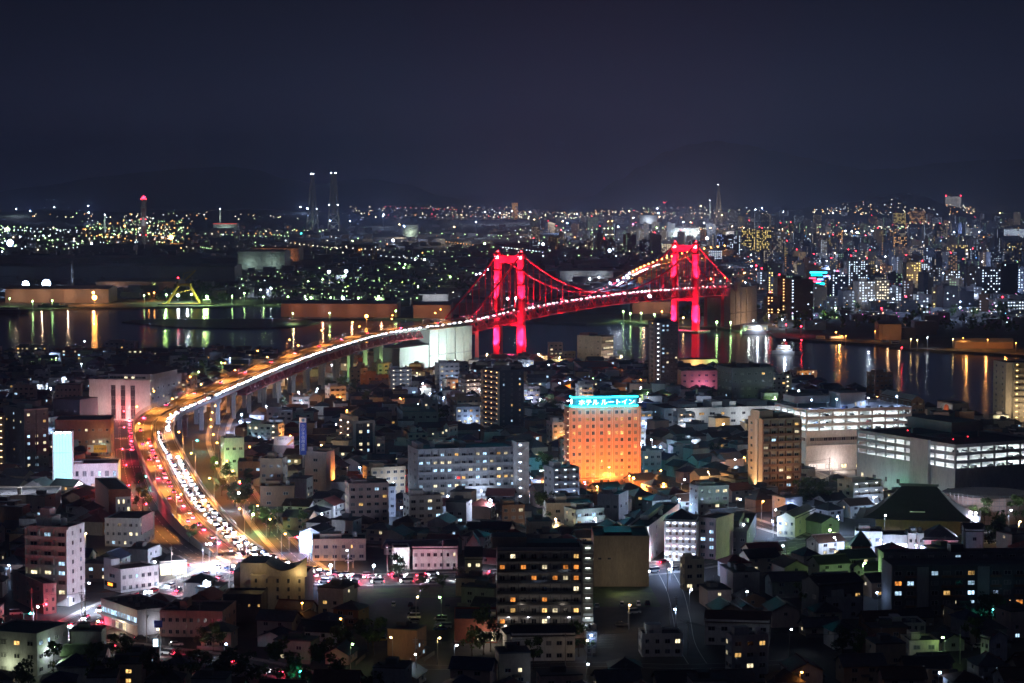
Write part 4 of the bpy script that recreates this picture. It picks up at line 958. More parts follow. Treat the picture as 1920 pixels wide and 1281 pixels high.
park_in(b, b.lv[:3], 12, 'a lit deck of the white car park', 4); park_in(b, b.lv[3:], 9, 'the roof deck of the white car park', 6)
for f in 'FL': b.windows(f, 7, .55, 'ncn', 3.4, 2.2, floors=[0]); 
b.n = 1; b.fh = 6
b.strips('F', [b.z0 - 4.3], 'dgg', 2, b.W - 2, 1.7); b.strips('L', [b.z0 - 4.3], 'dgg', 1, b.D - 1, 1.7)
b.panel('F', -.2, b.W + .2, b.z0 - 6.6, b.z0 - 6.1, 0, 2.2, M['white'], 'canopy')
b.panel('F', 1.5, b.W * .30, 1.0, 3.6, .02, .06, glow('shop_front', (1, .86, .78), 1.3, 'AUTO'), 'shop_front')
MB().box(b.W * .38, b.W * .62, b.D * .2, b.D * .55, b.h + .03, b.h + 8.0).build('plant_room', M['grey'], b.t); MB().box(b.W * .02, b.W * .36, b.D * .45, b.D * .8, b.h + 2.6, b.h + 6).build('plant_room', M['grey'], b.t)
for x_ in (.05, .33): MB().box(b.W * x_, b.W * x_ + .5, b.D * .46, b.D * .46 + .5, b.h + .03, b.h + 2.6).build('column', M['white'], b.t)
b.win('F', b.W * .52, b.h + 1.2, 1.0, 2.2, 'n', out=-b.D * .2 + .05); b.win('F', b.W * .57, b.h + 1.2, 1.0, 2.2, 'n', out=-b.D * .2 + .05)
cp1 = b
for i, (x_, y_) in enumerate(((.06, .06), (.3, .06), (.62, .1), (.93, .2), (.75, .8), (.03, .7))):
    p = b.org + Vector((cos(b.a), sin(b.a), 0)) * (x_ * b.W) + Vector((-sin(b.a), cos(b.a), 0)) * (y_ * b.D) + Vector((0, 0, b.h))
    street_lamp(p, 'bl', 5.5, .6, i, 5200, 'white lamp on the roof deck of the white car park, %s from its near corner' % ORD[i], 'roof deck lamps', .3, name='roof_deck_lamp')
lamp('shop_light', 'POINT', (1, .8, .75), 3960, b.t, (b.W * .25, -7, 4), size=.5); lamp('shop_light', 'POINT', (.9, .95, 1), 2310, b.t, (-6, b.D * .4, 4), size=.5)
b = carpark('car_park_building', 'large grey store with three lit parking decks and a dark roof on the right', 'the large grey store', 1790, 1960, 957, 838, 28, 1606, 3, 12, 'grey')
park_in(b, b.lv[:3], 10, 'a lit deck of the large grey store', 8)
b.panel('L', b.D * .58, b.D * .76, 0, b.h + 1.4, .02, 1.6, M['grey'], 'stair_shaft')
MB().box(.3, b.W - .3, .3, b.D - .3, b.h + .02, b.h + .06).build('roof_surface', M['roof'], b.t)
MB().box(b.W * .35, b.W * .7, b.D * .35, b.D * .8, b.h + 3.0, b.h + 7.5).build('plant_screen', M['conc_d'], b.t)
for x_, y_ in ((.37, .37), (.67, .37), (.37, .77), (.67, .77)): MB().box(b.W * x_, b.W * x_ + .6, b.D * y_, b.D * y_ + .6, b.h + .07, b.h + 3.0).build('column', M['metal'], b.t)
b.n = 2; b.fh = 5; b.windows('L', 8, .05, 'n', 2.6, 2.4, 2)
for k_ in range(5): b.panel('L', b.D * (.22 + .03 * k_), b.D * (.22 + .03 * k_) + .5, 2.6, 3.0, .05, .3, glow('wall_lamp_warm', (1, .62, .28), 14, 'AUTO'), 'wall_lamp')
for k_, cc, P in ((.12, (.9, .8, .7), 6000), (.45, (.3, 1, .6), 12000), (.72, (.55, 1, .8), 9000), (.95, (.8, .8, .8), 5000)): lamp('wall_light', 'POINT', cc, P * .3, b.t, (-9, b.D * (1 - k_), 4), size=.5)
for x_, y_ in ((.2, .2), (.45, .28), (.3, .75)):
    MB().octa((b.W * x_, b.D * y_, b.h + 1.4), .32).build('warning_lamp', glow('lamp_red_dim', RED, 8), b.t)
# the sign cube with an orange sun
b = Bld('sign_block', 'rooftop sign box with an orange disc and green stripes', 1786, 1816, 792, 759, 14, 1757, 12, 'beige', floors=1, cat='sign', short='the orange-disc sign')
b.panel('L', .1, b.D - .1, .2, b.h - .1, .02, .14, M['signw'], 'sign_face')
o, ud, nd, L, r = b.fr('L'); cc = o + ud * (L * .62) + Vector((0, 0, b.h * .58))
MB().tube([cc + nd * .15, cc + nd * .22], L * .18, 24).build('orange_disc', M['orange'], b.t)
for k_ in range(6):
    t0 = L * (.20 + .055 * k_); MB().bar(o + ud * (t0 - L * .02) + nd * .19 + Vector((0, 0, b.h * (.52 - .065 * k_))), o + ud * (t0 + L * .13) + nd * .19 + Vector((0, 0, b.h * (.78 - .08 * k_))) , .1, .26).build('green_stripe', M['signg'], b.t)
lamp('sign_light', 'POINT', (1, .8, .75), 1386, b.t, (-4.2, b.D * .35, b.h * .25), size=.3); b.win('F', b.W * .3, b.h * .55, 1.4, 1.2, 'd')
# tower at the right edge
b = Bld('apartment_tower', 'cream apartment tower with warm stair lamps at the right edge', 1885, 1990, 804, 682, 12, 1861, 16, 'cream', floors=11, short='the right-edge tower')
b.corridor('F', 6, (1.0, .66, .22), 10, u0=b.W * .12, m=M['cream']); b.windows('L', 2, .0)
for x_ in (-8, b.W * .3): lamp('facade_light', 'POINT', (1, .75, .45), 7260, b.t, (x_, -16, 10), size=.5)
b = Bld('ship_like_building', 'brown waterfront building with sloping white front behind the white car park', 1707, 1732, 795, 752, 15, 1650, 10, 'brown', floors=4, cat='building'); b.balconies('F', 2, .1); b.windows('L', 6, .1); b.gable('white', 3, .3, 'y')
# brown tower
b = Bld('apartment_tower', 'brown apartment tower with one bright vertical lit edge in front of the white car park', 1428, 1500, 932, 788, 20, 1402, 14, 'beige', floors=10, short='the brown apartment tower')
b.balconies('F', 5, .14, 'cwn', m=M['brown']); b.panel('L', b.D * .55, b.D * .75, 0, b.h, .02, .5, M['cream'], 'lit_fin'); lamp('facade_light', 'SPOT', (1, .62, .30), 13200, b.t, (-6, b.D * .35, 1), (5, 0, 14), size=.4, cone=90); b.rooftop([(.0, .35, .2, .8, 4), (.5, .9, .2, .8, 2.2)]); b.windows('L', 1, .0, f0=2, u1=b.D * .5)
lamp('facade_light', 'POINT', (1, .5, .25), 1980, b.t, (b.W * .5, -10, 14), size=.5)
# ---- left side
b = Bld('civic_building', 'white civic building with dark hipped upper roof behind the elevated road curve', 168, 282, 790, 716, -13, 341, 30, 'white', 'roof', 4, short='the civic building', parapet=1.0)
for u in (.36, .52, .68): b.panel('F', b.W * u, b.W * (u + .075), 1, b.h - 2.5, .01, .05, M['black'], 'window_shaft'); b.strips('F', [i * b.fh + 1 for i in range(4)], 'dddn', b.W * u + .2, b.W * (u + .075) - .2, 1.9)
b.windows('R', 6, .3, 'n', 2.2, 1.3, floors=[1, 2, 3])
b2 = MB().box(b.W * .28, b.W * .98, 3, b.D * .9, b.h + .03, b.h + 4.2).build('upper_storey', M['white'], b.t); b.strips('F', [b.h + 1.4], 'ddgn', b.W * .31, b.W * .9, 1.3)
for o_ in b.t.children:
    if o_.name.startswith('window') and o_.location.z > b.h: o_.location.y = 2.99
rb = MB(); A_, B2, C2, D3 = (b.W * .24, 1.8, b.h + 4.2), (b.W * 1.02, 1.8, b.h + 4.2), (b.W * 1.02, b.D * .95, b.h + 4.2), (b.W * .24, b.D * .95, b.h + 4.2); r0, r1 = (b.W * .5, b.D * .45, b.h + 9), (b.W * .76, b.D * .45, b.h + 9)
for q in ([A_, B2, r1, r0], [B2, C2, r1], [C2, D3, r0, r1], [D3, A_, r0], [A_, D3, C2, B2]): rb.poly(q)
rb.build('hipped_roof', M['tile_k'], b.t)
for k_, P in ((.1, 7000), (.5, 9000), (.9, 8000)): lamp('forecourt_light', 'POINT', (1.0, .62, .55), P * .4, b.t, (k_ * b.W, -13, 6), size=.5)
b = Bld('apartment_tower', 'grey nine-storey apartment tower with dark window facade at the left edge', 47, 92, 893, 770, 36, 8, 14, 'grey', floors=9, short='the left-edge tower')
b.panel('F', .1, b.W, .0, b.h + .3, .002, .05, M['dgrey'], 'dark_facade'); b.windows('F', 3, .55, 'ccnw', 1.5, 1.4, out=.05); b.windows('L', 3, .35, 'wnc', 1.0, 1.1); b.rooftop([(.3, .6, .3, .7, 2.2)])
b.panel('F', b.W * .46, b.W * .52, .1, b.h, .051, .3, M['black'], 'drain_slot')
b = Bld('apartment_tower', 'edge building with warm lit balconies left of the grey tower', -40, 9, 893, 782, 10, None, 12, 'beige', floors=9); b.corridor('F', 4, (1, .66, .34), 8)
# glowing glass tower and its showroom
b = Bld('glass_tower', 'glowing white and cyan glass tower of the showroom on the left', 101, 136, 925, 812, 4, None, 7, 'white', floors=3, cat='tower', short='the glowing glass tower', body=False)
GLS = glow('glass_light', (.42, .86, 1.0), 1.7, 'AUTO')
for k_ in range(6):
    for i in range(3): b.panel('F', b.W * k_ / 6 + .08, b.W * (k_ + 1) / 6 - .08, i * b.h / 3 + .2, (i + 1) * b.h / 3 - .1, -.3, 0, GLS, 'glass_pane')
MB().box(0, b.W, .35, b.D, 0, b.h + .4).build('frame', M['signw'], b.t)
for u in (-.5, b.W - .1): b.panel('F', u, u + .6, 0, b.h + .6, -.4, .35, M['signw'], 'post')
for k_ in range(4): b.panel('F', b.W * (.15 + .22 * k_), b.W * (.15 + .22 * k_) + .8, b.h - .2, b.h + .4, .1, .6, glow('spot_bulb', (.9, 1, 1), 40, 'AUTO'), 'top_lamp'); b.panel('F', b.W * (.1 + .25 * k_), b.W * (.1 + .25 * k_) + .7, .3, .9, .9, 1.5, glow('spot_bulb2', (.85, .9, 1), 40, 'AUTO'), 'foot_lamp')
lamp('forecourt_light', 'POINT', (.65, .7, 1.0), 30000, b.t, (b.W * .5, -8, 6), size=.6); lamp('forecourt_light', 'POINT', (.7, .7, 1.0), 18000, b.t, (b.W * 2.2, -12, 7), size=.6)
b = Bld('office_building', 'white two-storey office with tall windows next to the glowing tower', 138, 222, 921, 872, 6, None, 18, 'white', 'roof', 2, short='the white office'); b.windows('F', 6, .15, 'c', 1.9, 2.6, .8); b.rooftop([(.02, .2, .1, .5, 1.5)])
b.panel('F', b.W * .74, b.W * .9, .5, 6.0, .02, .8, glow('sign_box_cyan', (.45, .85, 1), 3.2, 'AUTO'), 'light_box')
b = Bld('showroom', 'low white showroom with a wide flat roof beside the glowing tower', -30, 104, 962, 932, 6, None, 30, 'cream', 'roof_l', 1, short='the low showroom'); b.rooftop([(.45, .5, .2, .3, 3)])
for k_ in (.3, .7): lamp('forecourt_light', 'POINT', (.75, .8, 1.0), 5280, b.t, (k_ * b.W, 10, b.h + 9), size=.6)
b = Bld('restaurant_building', 'brown roofed restaurant building with scaffold front beside the red traffic lights', 104, 208, 857, 790, 6, None, 26, 'brown', 'roof', 3, short='the brown restaurant'); b.windows('F', 8, .1, 'n'); b.panel('F', b.W * .2, b.W * .42, 2, 9, .02, .3, mat('poster_blue', (.18, .34, .42), .6, .1), 'poster_wall')
lamp('wall_light', 'POINT', (1, .5, .2), 350, b.t, (b.W * .82, -4, 14), size=.4); lamp('wall_light', 'POINT', (.7, 1, .8), 1980, b.t, (b.W * .85, -6, 5), size=.4)
for k_ in range(6): b.panel('F', b.W * (.62 + .055 * k_), b.W * (.62 + .055 * k_) + .12, .2, 9, 1.6, 1.72, M['metal'], 'scaffold_post')
for z in (2.5, 4.6, 6.7, 8.8): b.panel('F', b.W * .61, b.W * .92, z, z + .12, 1.5, 1.6, M['metal'], 'scaffold_rail')
b = Bld('office_building', 'pinkish three-storey office behind the grey tower', 104, 152, 770, 724, 6, None, 14, 'pink', floors=4); b.windows('F', 6, .06, 'c')
b = Bld('warehouse', 'dark grey flat-roofed hall behind the restaurant', 100, 150, 800, 752, -20, 184, 22, 'dgrey', floors=2); b.windows('F', 3, .0)
b = Bld('brick_building', 'red brick four-storey building with white arched window bays', 205, 246, 978, 921, 18, 179, 14, 'white', 'roof', 4, short='the red brick building')
b.panel('L', 0, b.D, 0, b.h + .7, .01, .12, M['brick'], 'brick_cladding'); b.panel('F', 0, b.W, b.h - 2.6, b.h + .7, .01, .12, M['brick'], 'brick_cladding'); b.panel('F', 0, b.W * .3, 0, b.h - 2.6, .01, .12, M['brick'], 'brick_cladding')
b.windows('F', 3, .12, 'n', 1.1, 1.9, u0=b.W * .33, f1=3); b.windows('L', 2, .05, 'n', f1=3)
b = Bld('apartment_tower', 'white eight-storey apartment tower with curved balconies at the lower left', 52, 130, 1137, 992, -16, 160, 16, 'white', 'roof', 8, short='the lower-left white tower')
b.balconies('F', 3, .32, 'nccn', f0=1, m=M['white'], out=1.6); b.windows('R', 2, .12, 'c', 1.1, 1.5); b.rooftop([(.1, .5, .3, .8, 3.4), (.18, .42, .35, .7, 6)]); b.tank(.7, .5)
lamp('street_glow', 'POINT', (1, .6, .7), 1650, b.t, (b.W + 12, 4, 10), size=.6)
b = Bld('office_building', 'grey three-storey office with a red roof sign tower below the brick building', 197, 262, 1026, 975, -8, 290, 14, 'grey', 'roof', 3, short='the grey sign office'); b.windows('F', 6, .15, 'nc'); b.windows('R', 4, .1)
b.panel('R', 2, b.D - 3, b.h * .45, b.h + 1, .15, .3, mat('sign_pinkish', (.5, .3, .36), .6, .2, 1.2), 'sign_board')
b = Bld('office_building', 'white two-storey office with stair tower and an orange display beside the red-lit road', 227, 298, 1112, 1071, 40, 195, 12, 'white', 'roof', 2, short='the orange-display office'); b.windows('F', 6, .2, 'c', 1.3, 1.4); b.windows('L', 1, 0, w_=3.4); b.rooftop([(.0, .22, .55, 1, 3.4)])
b.panel('L', b.D * .15, b.D * .82, 1.6, 3.2, .5, .75, M['black'], 'display_case'); b.text('L', '20:00', 1.5, b.D * .48, 1.85, glow('led_orange', (1, .25, .03), 5), .78, bold=.03, nm='display_digits')
b = Bld('convenience_store', 'small bright white convenience store at the junction corner', 300, 350, 1080, 1056, 22, 287, 12, 'white', 'roof', 1, short='the convenience store')
b.panel('F', .1, b.W - .1, 2.6, 3.9, .05, .5, glow('store_fascia', (.92, .96, 1), 4.5, 'AUTO'), 'fascia'); b.panel('F', .3, b.W - .3, .3, 2.4, .02, .06, glow('store_front', (1, .86, .55), 3.0, 'AUTO'), 'shop_window'); b.hip('tile_k', 2.6)
lamp('store_light', 'POINT', (.9, .95, 1), 4620, b.t, (b.W * .6, -5, 5), size=.5)
b = Bld('office_building', 'pinkish corner building by the red-lit crossing at the lower left', 82, 106, 1152, 1098, 30, 24, 12, 'pink', 'roof', 3, short='the pink corner building'); b.windows('F', 2, .0); b.windows('L', 3, .05)
lamp('red_glow', 'POINT', (1, .15, .2), 825, b.t, (b.W * .5, -5, 4), size=.4)
b = Bld('office_building', 'modern grey building with a blue lit window band at the lower left', 258, 333, 1193, 1148, 35, 190, 18, 'grey', 'roof', 2, short='the modern grey building'); b.strips('L', [b.h * .52], 'c', .4, b.D - .3, 1.9); b.strips('L', [.3], 'ng', b.D * .3, b.D * .7, 2.4)
b.panel('L', 0, b.D, b.h * .44, b.h * .5, 0, 1.4, M['white'], 'canopy'); b.acs(6); lamp('canopy_light', 'POINT', (1, .75, .5), 858, b.t, (-3, b.D * .3, 3.0), size=.3); lamp('canopy_light', 'POINT', (.9, .9, 1), 594, b.t, (b.W * .4, -3, 3.0), size=.3)
b = Bld('office_building', 'brownish two-storey office with roof railing beside the modern grey building', 300, 418, 1196, 1150, -6, 443, 14, 'pink', 'roof', 2, short='the brownish office'); b.windows('F', 9, .05, 'n'); b.windows('R', 3, .1); b.rooftop([(.25, .35, .3, .7, 2.6)]); 
b = Bld('dark_hall', 'dark low hall with a row of small warm windows at the lower left', 418, 490, 1168, 1118, -4, None, 12, 'dgrey', 'tile_k', 2); b.windows('F', 8, .5, 'ww', .7, .9, f0=1)
b = Bld('curved_roof_building', 'cream building with a curved upswept roof and warm lit terrace', 470, 572, 1146, 1082, -4, None, 18, 'cream', 'roof', 4, short='the curved-roof building'); b.windows('F', 5, .04, 'd', .8, 1.5)
ar = []; n_ = 12
for i in range(n_ + 1):
    u = i / n_; ar.append((b.W * (.28 + .76 * u), 2.0 + 3.6 * (2 * u - .85) ** 2))
m_ = MB()
for i in range(n_):
    (xa, za), (xb, zb) = ar[i], ar[i + 1]
    m_.poly([(xa, -.3, b.h + za), (xb, -.3, b.h + zb), (xb, b.D * .8, b.h + zb), (xa, b.D * .8, b.h + za)]); m_.poly([(xa, -.3, b.h + .05), (xb, -.3, b.h + .05), (xb, -.3, b.h + zb), (xa, -.3, b.h + za)]); m_.poly([(xa, -.3, b.h + za + .3), (xb, -.3, b.h + zb + .3), (xb, b.D * .8, b.h + zb + .3), (xa, b.D * .8, b.h + za + .3)])
m_.build('curved_roof', M['cream'], b.t); MB().box(-4, b.W * .3, 3, b.D, 0, b.h + 4).build('rear_wing', M['cream'], b.t)
lamp('terrace_light', 'POINT', (1, .7, .3), 495, b.t, (b.W * .9, -2.4, b.h + 1.5), size=.3); lamp('terrace_light', 'POINT', (1, .7, .3), 297, b.t, (b.W * .1, -2, b.h + 3), size=.3); lamp('ground_light', 'POINT', (1, .55, .2), 825, b.t, (b.W * .8, -5, 2), size=.3)
b = Bld('office_building', 'dark green-roofed building with bright lamp in the bottom left corner', -30, 70, 1268, 1192, -18, 128, 16, 'grey', 'tile_v', 3, short='the bottom-left building'); b.windows('R', 4, .4, 'c'); b.windows('F', 4, .1)
lamp('porch_light', 'POINT', (.85, .9, 1), 858, b.t, (b.W + 2, 6, 6), size=.3); lamp('porch_light', 'POINT', (.9, 1, .6), 858, b.t, (b.W * .5, -3, 3), size=.3)
# ---- middle left cluster
b = Bld('office_building', 'tan windowless-fronted block carrying the tall blue vertical sign', 572, 612, 928, 850, -22, 628, 12, 'pink', 'roof', 4, short='the blue-sign block'); b.windows('F', 1, 0); b.rooftop([(.0, .3, .2, .7, 2.4)])
sx = at(568, 928, G); hh = ztop(sx, 785)
sgn = thing('vertical_sign', 'tall narrow blue vertical sign with white lettering on a roof', 'sign', (sx.x - 1.6, sx.y + 4, G + 18.0), radians(-8)); hv = hh - G - 18.0
MB().box(0, 3.0, 0, 1.2, 0, hv).build('sign_box', M['blue'], sgn); MB().box(.0, 3.0, -.03, .0, hv - 2.2, hv).build('logo_panel', M['signw'], sgn); MB().box(-.25, 0, .1, 1.1, 0, hv).build('side_strip', M['signw'], sgn); MB().box(1, 2, .3, .9, -6, 0).build('post', M['metal'], sgn)
MB().tube([(1.5, -.05, hv - 1.1), (1.5, -.12, hv - 1.1)], .75, 14).build('emblem', mat('emblem_blue', (.12, .3, .5), .5), sgn)
for i, ch in enumerate('ひびき信用金庫'):
    q = put('lettering', text_mesh(ch, 1.75, M['signw'], .03, 'CENTER'), sgn, (1.5, -.06, hv - 4.4 - i * (hv - 4.2) / 7.2)); q.rotation_euler = (pi / 2, 0, 0)
lamp('sign_light', 'POINT', (1, .5, .2), 165, sgn, (-1.0, -1.5, hv - .3), size=.2); lamp('sign_light', 'POINT', (.6, .7, 1), 726, sgn, (1.5, -7, hv * .5), size=.3)
b = Bld('office_building', 'low shop building with a white billboard with a rainbow stripe', 513, 552, 862, 836, -4, None, 10, 'grey', 'roof', 2, short='the rainbow billboard')
MB().box(.2, b.W - .2, -.2, .1, b.h + .2, b.h + 5.0).build('billboard', M['signw'], b.t); q = put('lettering', text_mesh('東宝ソルード' if False else 'ソルード', 1.5, M['blue'], .02, 'LEFT'), b.t, (1.4, -.24, b.h + 3.0)); q.rotation_euler = (pi / 2, 0, 0)
for k_, cc in enumerate(((.7, .5, .1), (.75, .3, .1), (.7, .6, .4))): MB().bar((b.W * .64 + k_ * .5, -.22, b.h + .3), (b.W - .3, -.22, b.h + 3.6 - k_ * .6), .04, .4).build('rainbow_stripe', mat('rainbow_%d' % k_, cc, .5), b.t)
lamp('billboard_light', 'POINT', (.75, .8, 1), 528, b.t, (b.W * .6, -4, b.h + 2), size=.3)
pb = at(182, 870, G); bb = thing('billboard', 'white and yellow rooftop billboard with dark lettering next to the restaurant', 'billboard', (pb.x - 4.8, pb.y, G + 6.0), radians(-4)); MB().box(0, 3.2, 0, .3, 0, 3.6).build('white_panel', M['signw'], bb); MB().box(3.2, 9.8, .002, .3, 0, 3.6).build('yellow_panel', M['yellow'], bb)
q = put('lettering', text_mesh('北九州銀行', 1.25, M['ink'], .02, 'CENTER'), bb, (6.5, -.05, 1.25)); q.rotation_euler = (pi / 2, 0, 0); MB().tube([(1.0, -.02, 1.9), (1.0, -.08, 1.9)], .6, 14).build('emblem', M['orange'], bb)
for x_ in (1, 5, 9): MB().box(x_ - .12, x_ + .12, .1, .28, -6, 0).build('post', M['metal'], bb)
lamp('billboard_light', 'POINT', (1, .8, .6), 495, bb, (5, -5, 1.5), size=.3)
GEN = [  # name, label, x0, x1, yb, yt, yaw, xs, depth, wall, roof, floors, bays, lit
 ('office_building', 'white three-storey block with roof railing beside the frontage road', 421, 458, 895, 824, 18, 414, 12, 'white', 'roof', 3, 3, .15),
 ('office_building', 'wide low dark-roofed hall behind the frontage road trees', 446, 500, 905, 868, 4, None, 16, 'brown', 'roof', 2, 5, .2),
 ('apartment_building', 'tan block with warm lit entrance near the frontage road', 488, 530, 935, 862, -6, None, 12, 'beige', 'roof', 4, 3, .1),
 ('office_building', 'wide brown block below the blue sign', 488, 552, 950, 914, 4, None, 12, 'brown', 'roof', 2, 2, .0),
 ('office_building', 'dark two-storey offices with orange entrance beside the long slab of flats', 628, 650, 930, 884, 2, None, 9, 'brown', 'roof', 3, 2, .4),
 ('office_building', 'white narrow block left of the building with the warm open stair', 500, 548, 800, 771, 4, None, 10, 'white', 'roof', 3, 4, .05),
 ('office_building', 'green-grey block behind the blue vertical sign', 549, 587, 802, 776, 2, None, 9, 'green', 'roof', 3, 2, .05),
 ('office_building', 'pale green three-storey offices near the dark tower with orange stairs', 756, 822, 812, 775, 8, 744, 12, 'green', 'teal', 3, 5, .1),
 ('office_building', 'grey-green stair block joined to the green offices', 792, 821, 800, 752, 6, None, 10, 'grey', 'roof', 4, 2, .05),
 ('apartment_building', 'cream three-storey flats beside the green offices', 764, 801, 842, 814, 10, 753, 10, 'cream', 'roof', 3, 3, .1),
 ('office_building', 'pale two-storey shop building in front of the cream flats', 801, 852, 845, 822, 4, None, 10, 'cream', 'roof', 2, 4, .1),
 ('office_building', 'pinkish shop with a lit front near the cream flats', 706, 722, 862, 828, 4, None, 10, 'pink', 'roof', 3, 2, .4),
 ('office_building', 'pale boxy shop between the pinkish shop and the slab of flats', 740, 782, 862, 830, 4, None, 10, 'green', 'roof', 2, 3, .2),
 ('apartment_building', 'white two-storey flats with a blue lit gable near the dark tower', 841, 886, 790, 758, 6, None, 10, 'white', 'roof', 2, 4, .2),
 ('office_building', 'small beige four-storey block at the foot of the bridge anchorage', 697, 730, 706, 683, -6, None, 10, 'beige', 'roof', 3, 3, .0),
 ('apartment_building', 'orange lit flats under the elevated road near the anchorage', 655, 690, 718, 692, -10, 704, 10, 'beige', 'roof', 3, 3, .1),
 ('apartment_building', 'low flats with a row of orange lamps below the anchorage', 676, 724, 724, 705, 2, None, 9, 'brown', 'roof', 2, 4, .1),
 ('office_building', 'tall brown flats with yellow stair lights right of the anchorage', 846, 880, 712, 684, 12, 836, 10, 'beige', 'roof', 4, 3, .1),
 ('apartment_building', 'small pale house-like block with a bright wall lamp behind the slab', 755, 783, 752, 728, 6, None, 9, 'white', 'roof', 2, 2, .3),
 ('apartment_building', 'bluish four-storey flats with lit corridors near the bottom of the slab', 690, 742, 970, 915, 4, None, 12, 'grey', 'roof', 4, 4, .06),
 ('office_building', 'white gabled three-storey building with dark windows near the slab of flats', 832, 842, 838, 800, -30, 858, 12, 'white', 'tile_r', 3, 1, .2),
 ('office_building', 'white hall with dark flat roof and one lit sign below the hotel', 1120, 1160, 985, 930, -18, 1178, 12, 'grey', 'roof', 2, 3, .1),
 ('warehouse', 'pale blank-walled warehouse below the hotel', 1024, 1112, 985, 946, 4, None, 16, 'cream', 'roof', 2, 2, .0),
 ('office_building', 'white corner building with tall windows in the glare next to the white flats', 1176, 1216, 1056, 990, -14, 1274, 14, 'white', 'roof', 4, 3, .1),
 ('office_building', 'teal-roofed shop building on the hotel street', 1206, 1240, 890, 850, 20, 1200, 12, 'grey', 'teal', 3, 3, .2),
 ('office_building', 'cream block with teal roof room right of the hotel street', 1262, 1312, 868, 840, 8, None, 12, 'pink', 'teal', 2, 3, .1),
 ('office_building', 'small white house-like block with teal roof room', 1283, 1314, 848, 826, 8, None, 8, 'white', 'teal', 2, 1, .0),
 ('office_building', 'pale shop with bright awning on the hotel street', 1216, 1250, 862, 846, 10, None, 10, 'white', 'roof', 2, 3, .2),
 ('apartment_building', 'grey two-storey building with a big roof box behind the hotel', 1245, 1290, 800, 770, 8, None, 10, 'green', 'roof', 2, 3, .05),
 ('office_building', 'white wide shop with roof sign behind the dark tower', 1000, 1050, 800, 780, 6, None, 10, 'green', 'roof', 2, 3, .05),
 ('apartment_building', 'low flats with yellow lit windows at the far left shore', 30, 88, 672, 650, 2, None, 10, 'cream', 'roof', 3, 7, .8),
 ('hospital_building', 'brick care home wing with warm windows on the left shore', 102, 166, 676, 656, -6, None, 12, 'brick', 'roof', 3, 9, .5),
 ('hospital_building', 'dark care home with scattered lit windows on the left shore', 162, 268, 676, 657, -4, None, 12, 'brown', 'roof', 3, 11, .3),
 ('hospital_building', 'white upper block of the care home on the left shore', 196, 252, 668, 642, -6, None, 12, 'grey', 'roof', 4, 6, .15),
 ('office_building', 'orange lit lower wing beside the white civic building', 325, 350, 780, 735, -10, None, 14, 'cream', 'roof', 3, 2, .3),
 ('warehouse', 'pale two-storey building with long roof beside the main road', 586, 686, 1052, 1014, 4, None, 14, 'cream', 'roof', 2, 6, .12),
 ('office_building', 'white and pink two-storey house-like shop on the main road', 774, 858, 1068, 1028, 2, None, 12, 'white', 'tile_k', 2, 7, .05),
 ('office_building', 'dark block on the right with lit doorway below the brown apartment tower', 1502, 1572, 940, 908, 10, None, 12, 'dgrey', 'roof', 2, 5, .2),
 ('office_building', 'white building with blue oval sign right of the temple street', 1603, 1654, 1040, 1000, -8, None, 12, 'white', 'roof', 2, 3, .1),
 ('office_building', 'plain white block beside the red lamp on the right', 1702, 1732, 1040, 1003, -4, None, 10, 'white', 'roof', 2, 3, .1),
 ('office_building', 'white gabled shop with red lettering near the round scaffold', 1810, 1844, 1040, 996, -4, None, 12, 'white', 'tile_k', 2, 1, .3),
 ('apartment_building', 'white four-storey flats with zigzag lit stair at the bottom right', 1372, 1440, 1281, 1196, 12, 1360, 12, 'grey', 'roof', 4, 3, .3),
 ('warehouse', 'dark barn-like hall with pilasters on the right', 1535, 1618, 1162, 1098, 24, 1503, 20, 'dgrey', 'tile_k', 2, 4, .06),
 ('office_building', 'plain pale two-storey block in front of the barn-like hall', 1550, 1616, 1162, 1124, 10, 1541, 12, 'grey', 'roof', 2, 2, .0),
 ('office_building', 'white shed-roofed block lit by a bright lamp at the lower right', 1663, 1735, 1202, 1172, 4, 1648, 12, 'white', 'roof', 2, 6, .05),
 ('house_block', 'cream building with one dark window lit from below at the lower right', 1705, 1760, 1242, 1205, 6, None, 10, 'cream', 'roof', 2, 2, .0),
 ('office_building', 'white narrow gabled wall building at the bottom right corner', 1854, 1888, 1246, 1198, 26, 1846, 10, 'white', 'tile_k', 2, 1, .0),
 ('office_building', 'beige corner flats behind the narrow lane', 1284, 1320, 1108, 1052, 14, 1275, 10, 'cream', 'roof', 3, 2, .1),
 ('house_block', 'white two-storey flats with dark windows beside the lane', 1204, 1280, 1232, 1192, 4, 1197, 11, 'white', 'roof', 2, 4, .03),
 ('house_block', 'long white two-storey flats with covered stair at the bottom centre', 960, 1078, 1240, 1192, 3, None, 10, 'white', 'tile_k', 2, 6, .06),
 ('apartment_building', 'dark three-storey flats with a lit stair left of the red-roofed house', 1100, 1118, 1230, 1188, 3, None, 8, 'dgrey', 'roof', 3, 2, .1),
 ('house_block', 'red-lit white house with heavy tiled roof beside the lane', 1322, 1442, 1212, 1168, -8, None, 14, 'white', 'tile_b', 2, 5, .1),
 ('office_building', 'dark shop building with lit windows near the hotel street end', 1352, 1400, 1040, 1000, -10, 1418, 12, 'dgrey', 'roof', 2, 3, .15),
 ('office_building', 'cream gabled shop on the corner with a blue awning on the right', 1457, 1490, 1008, 972, -24, 1528, 12, 'cream', 'tile_k', 2, 3, .1)]
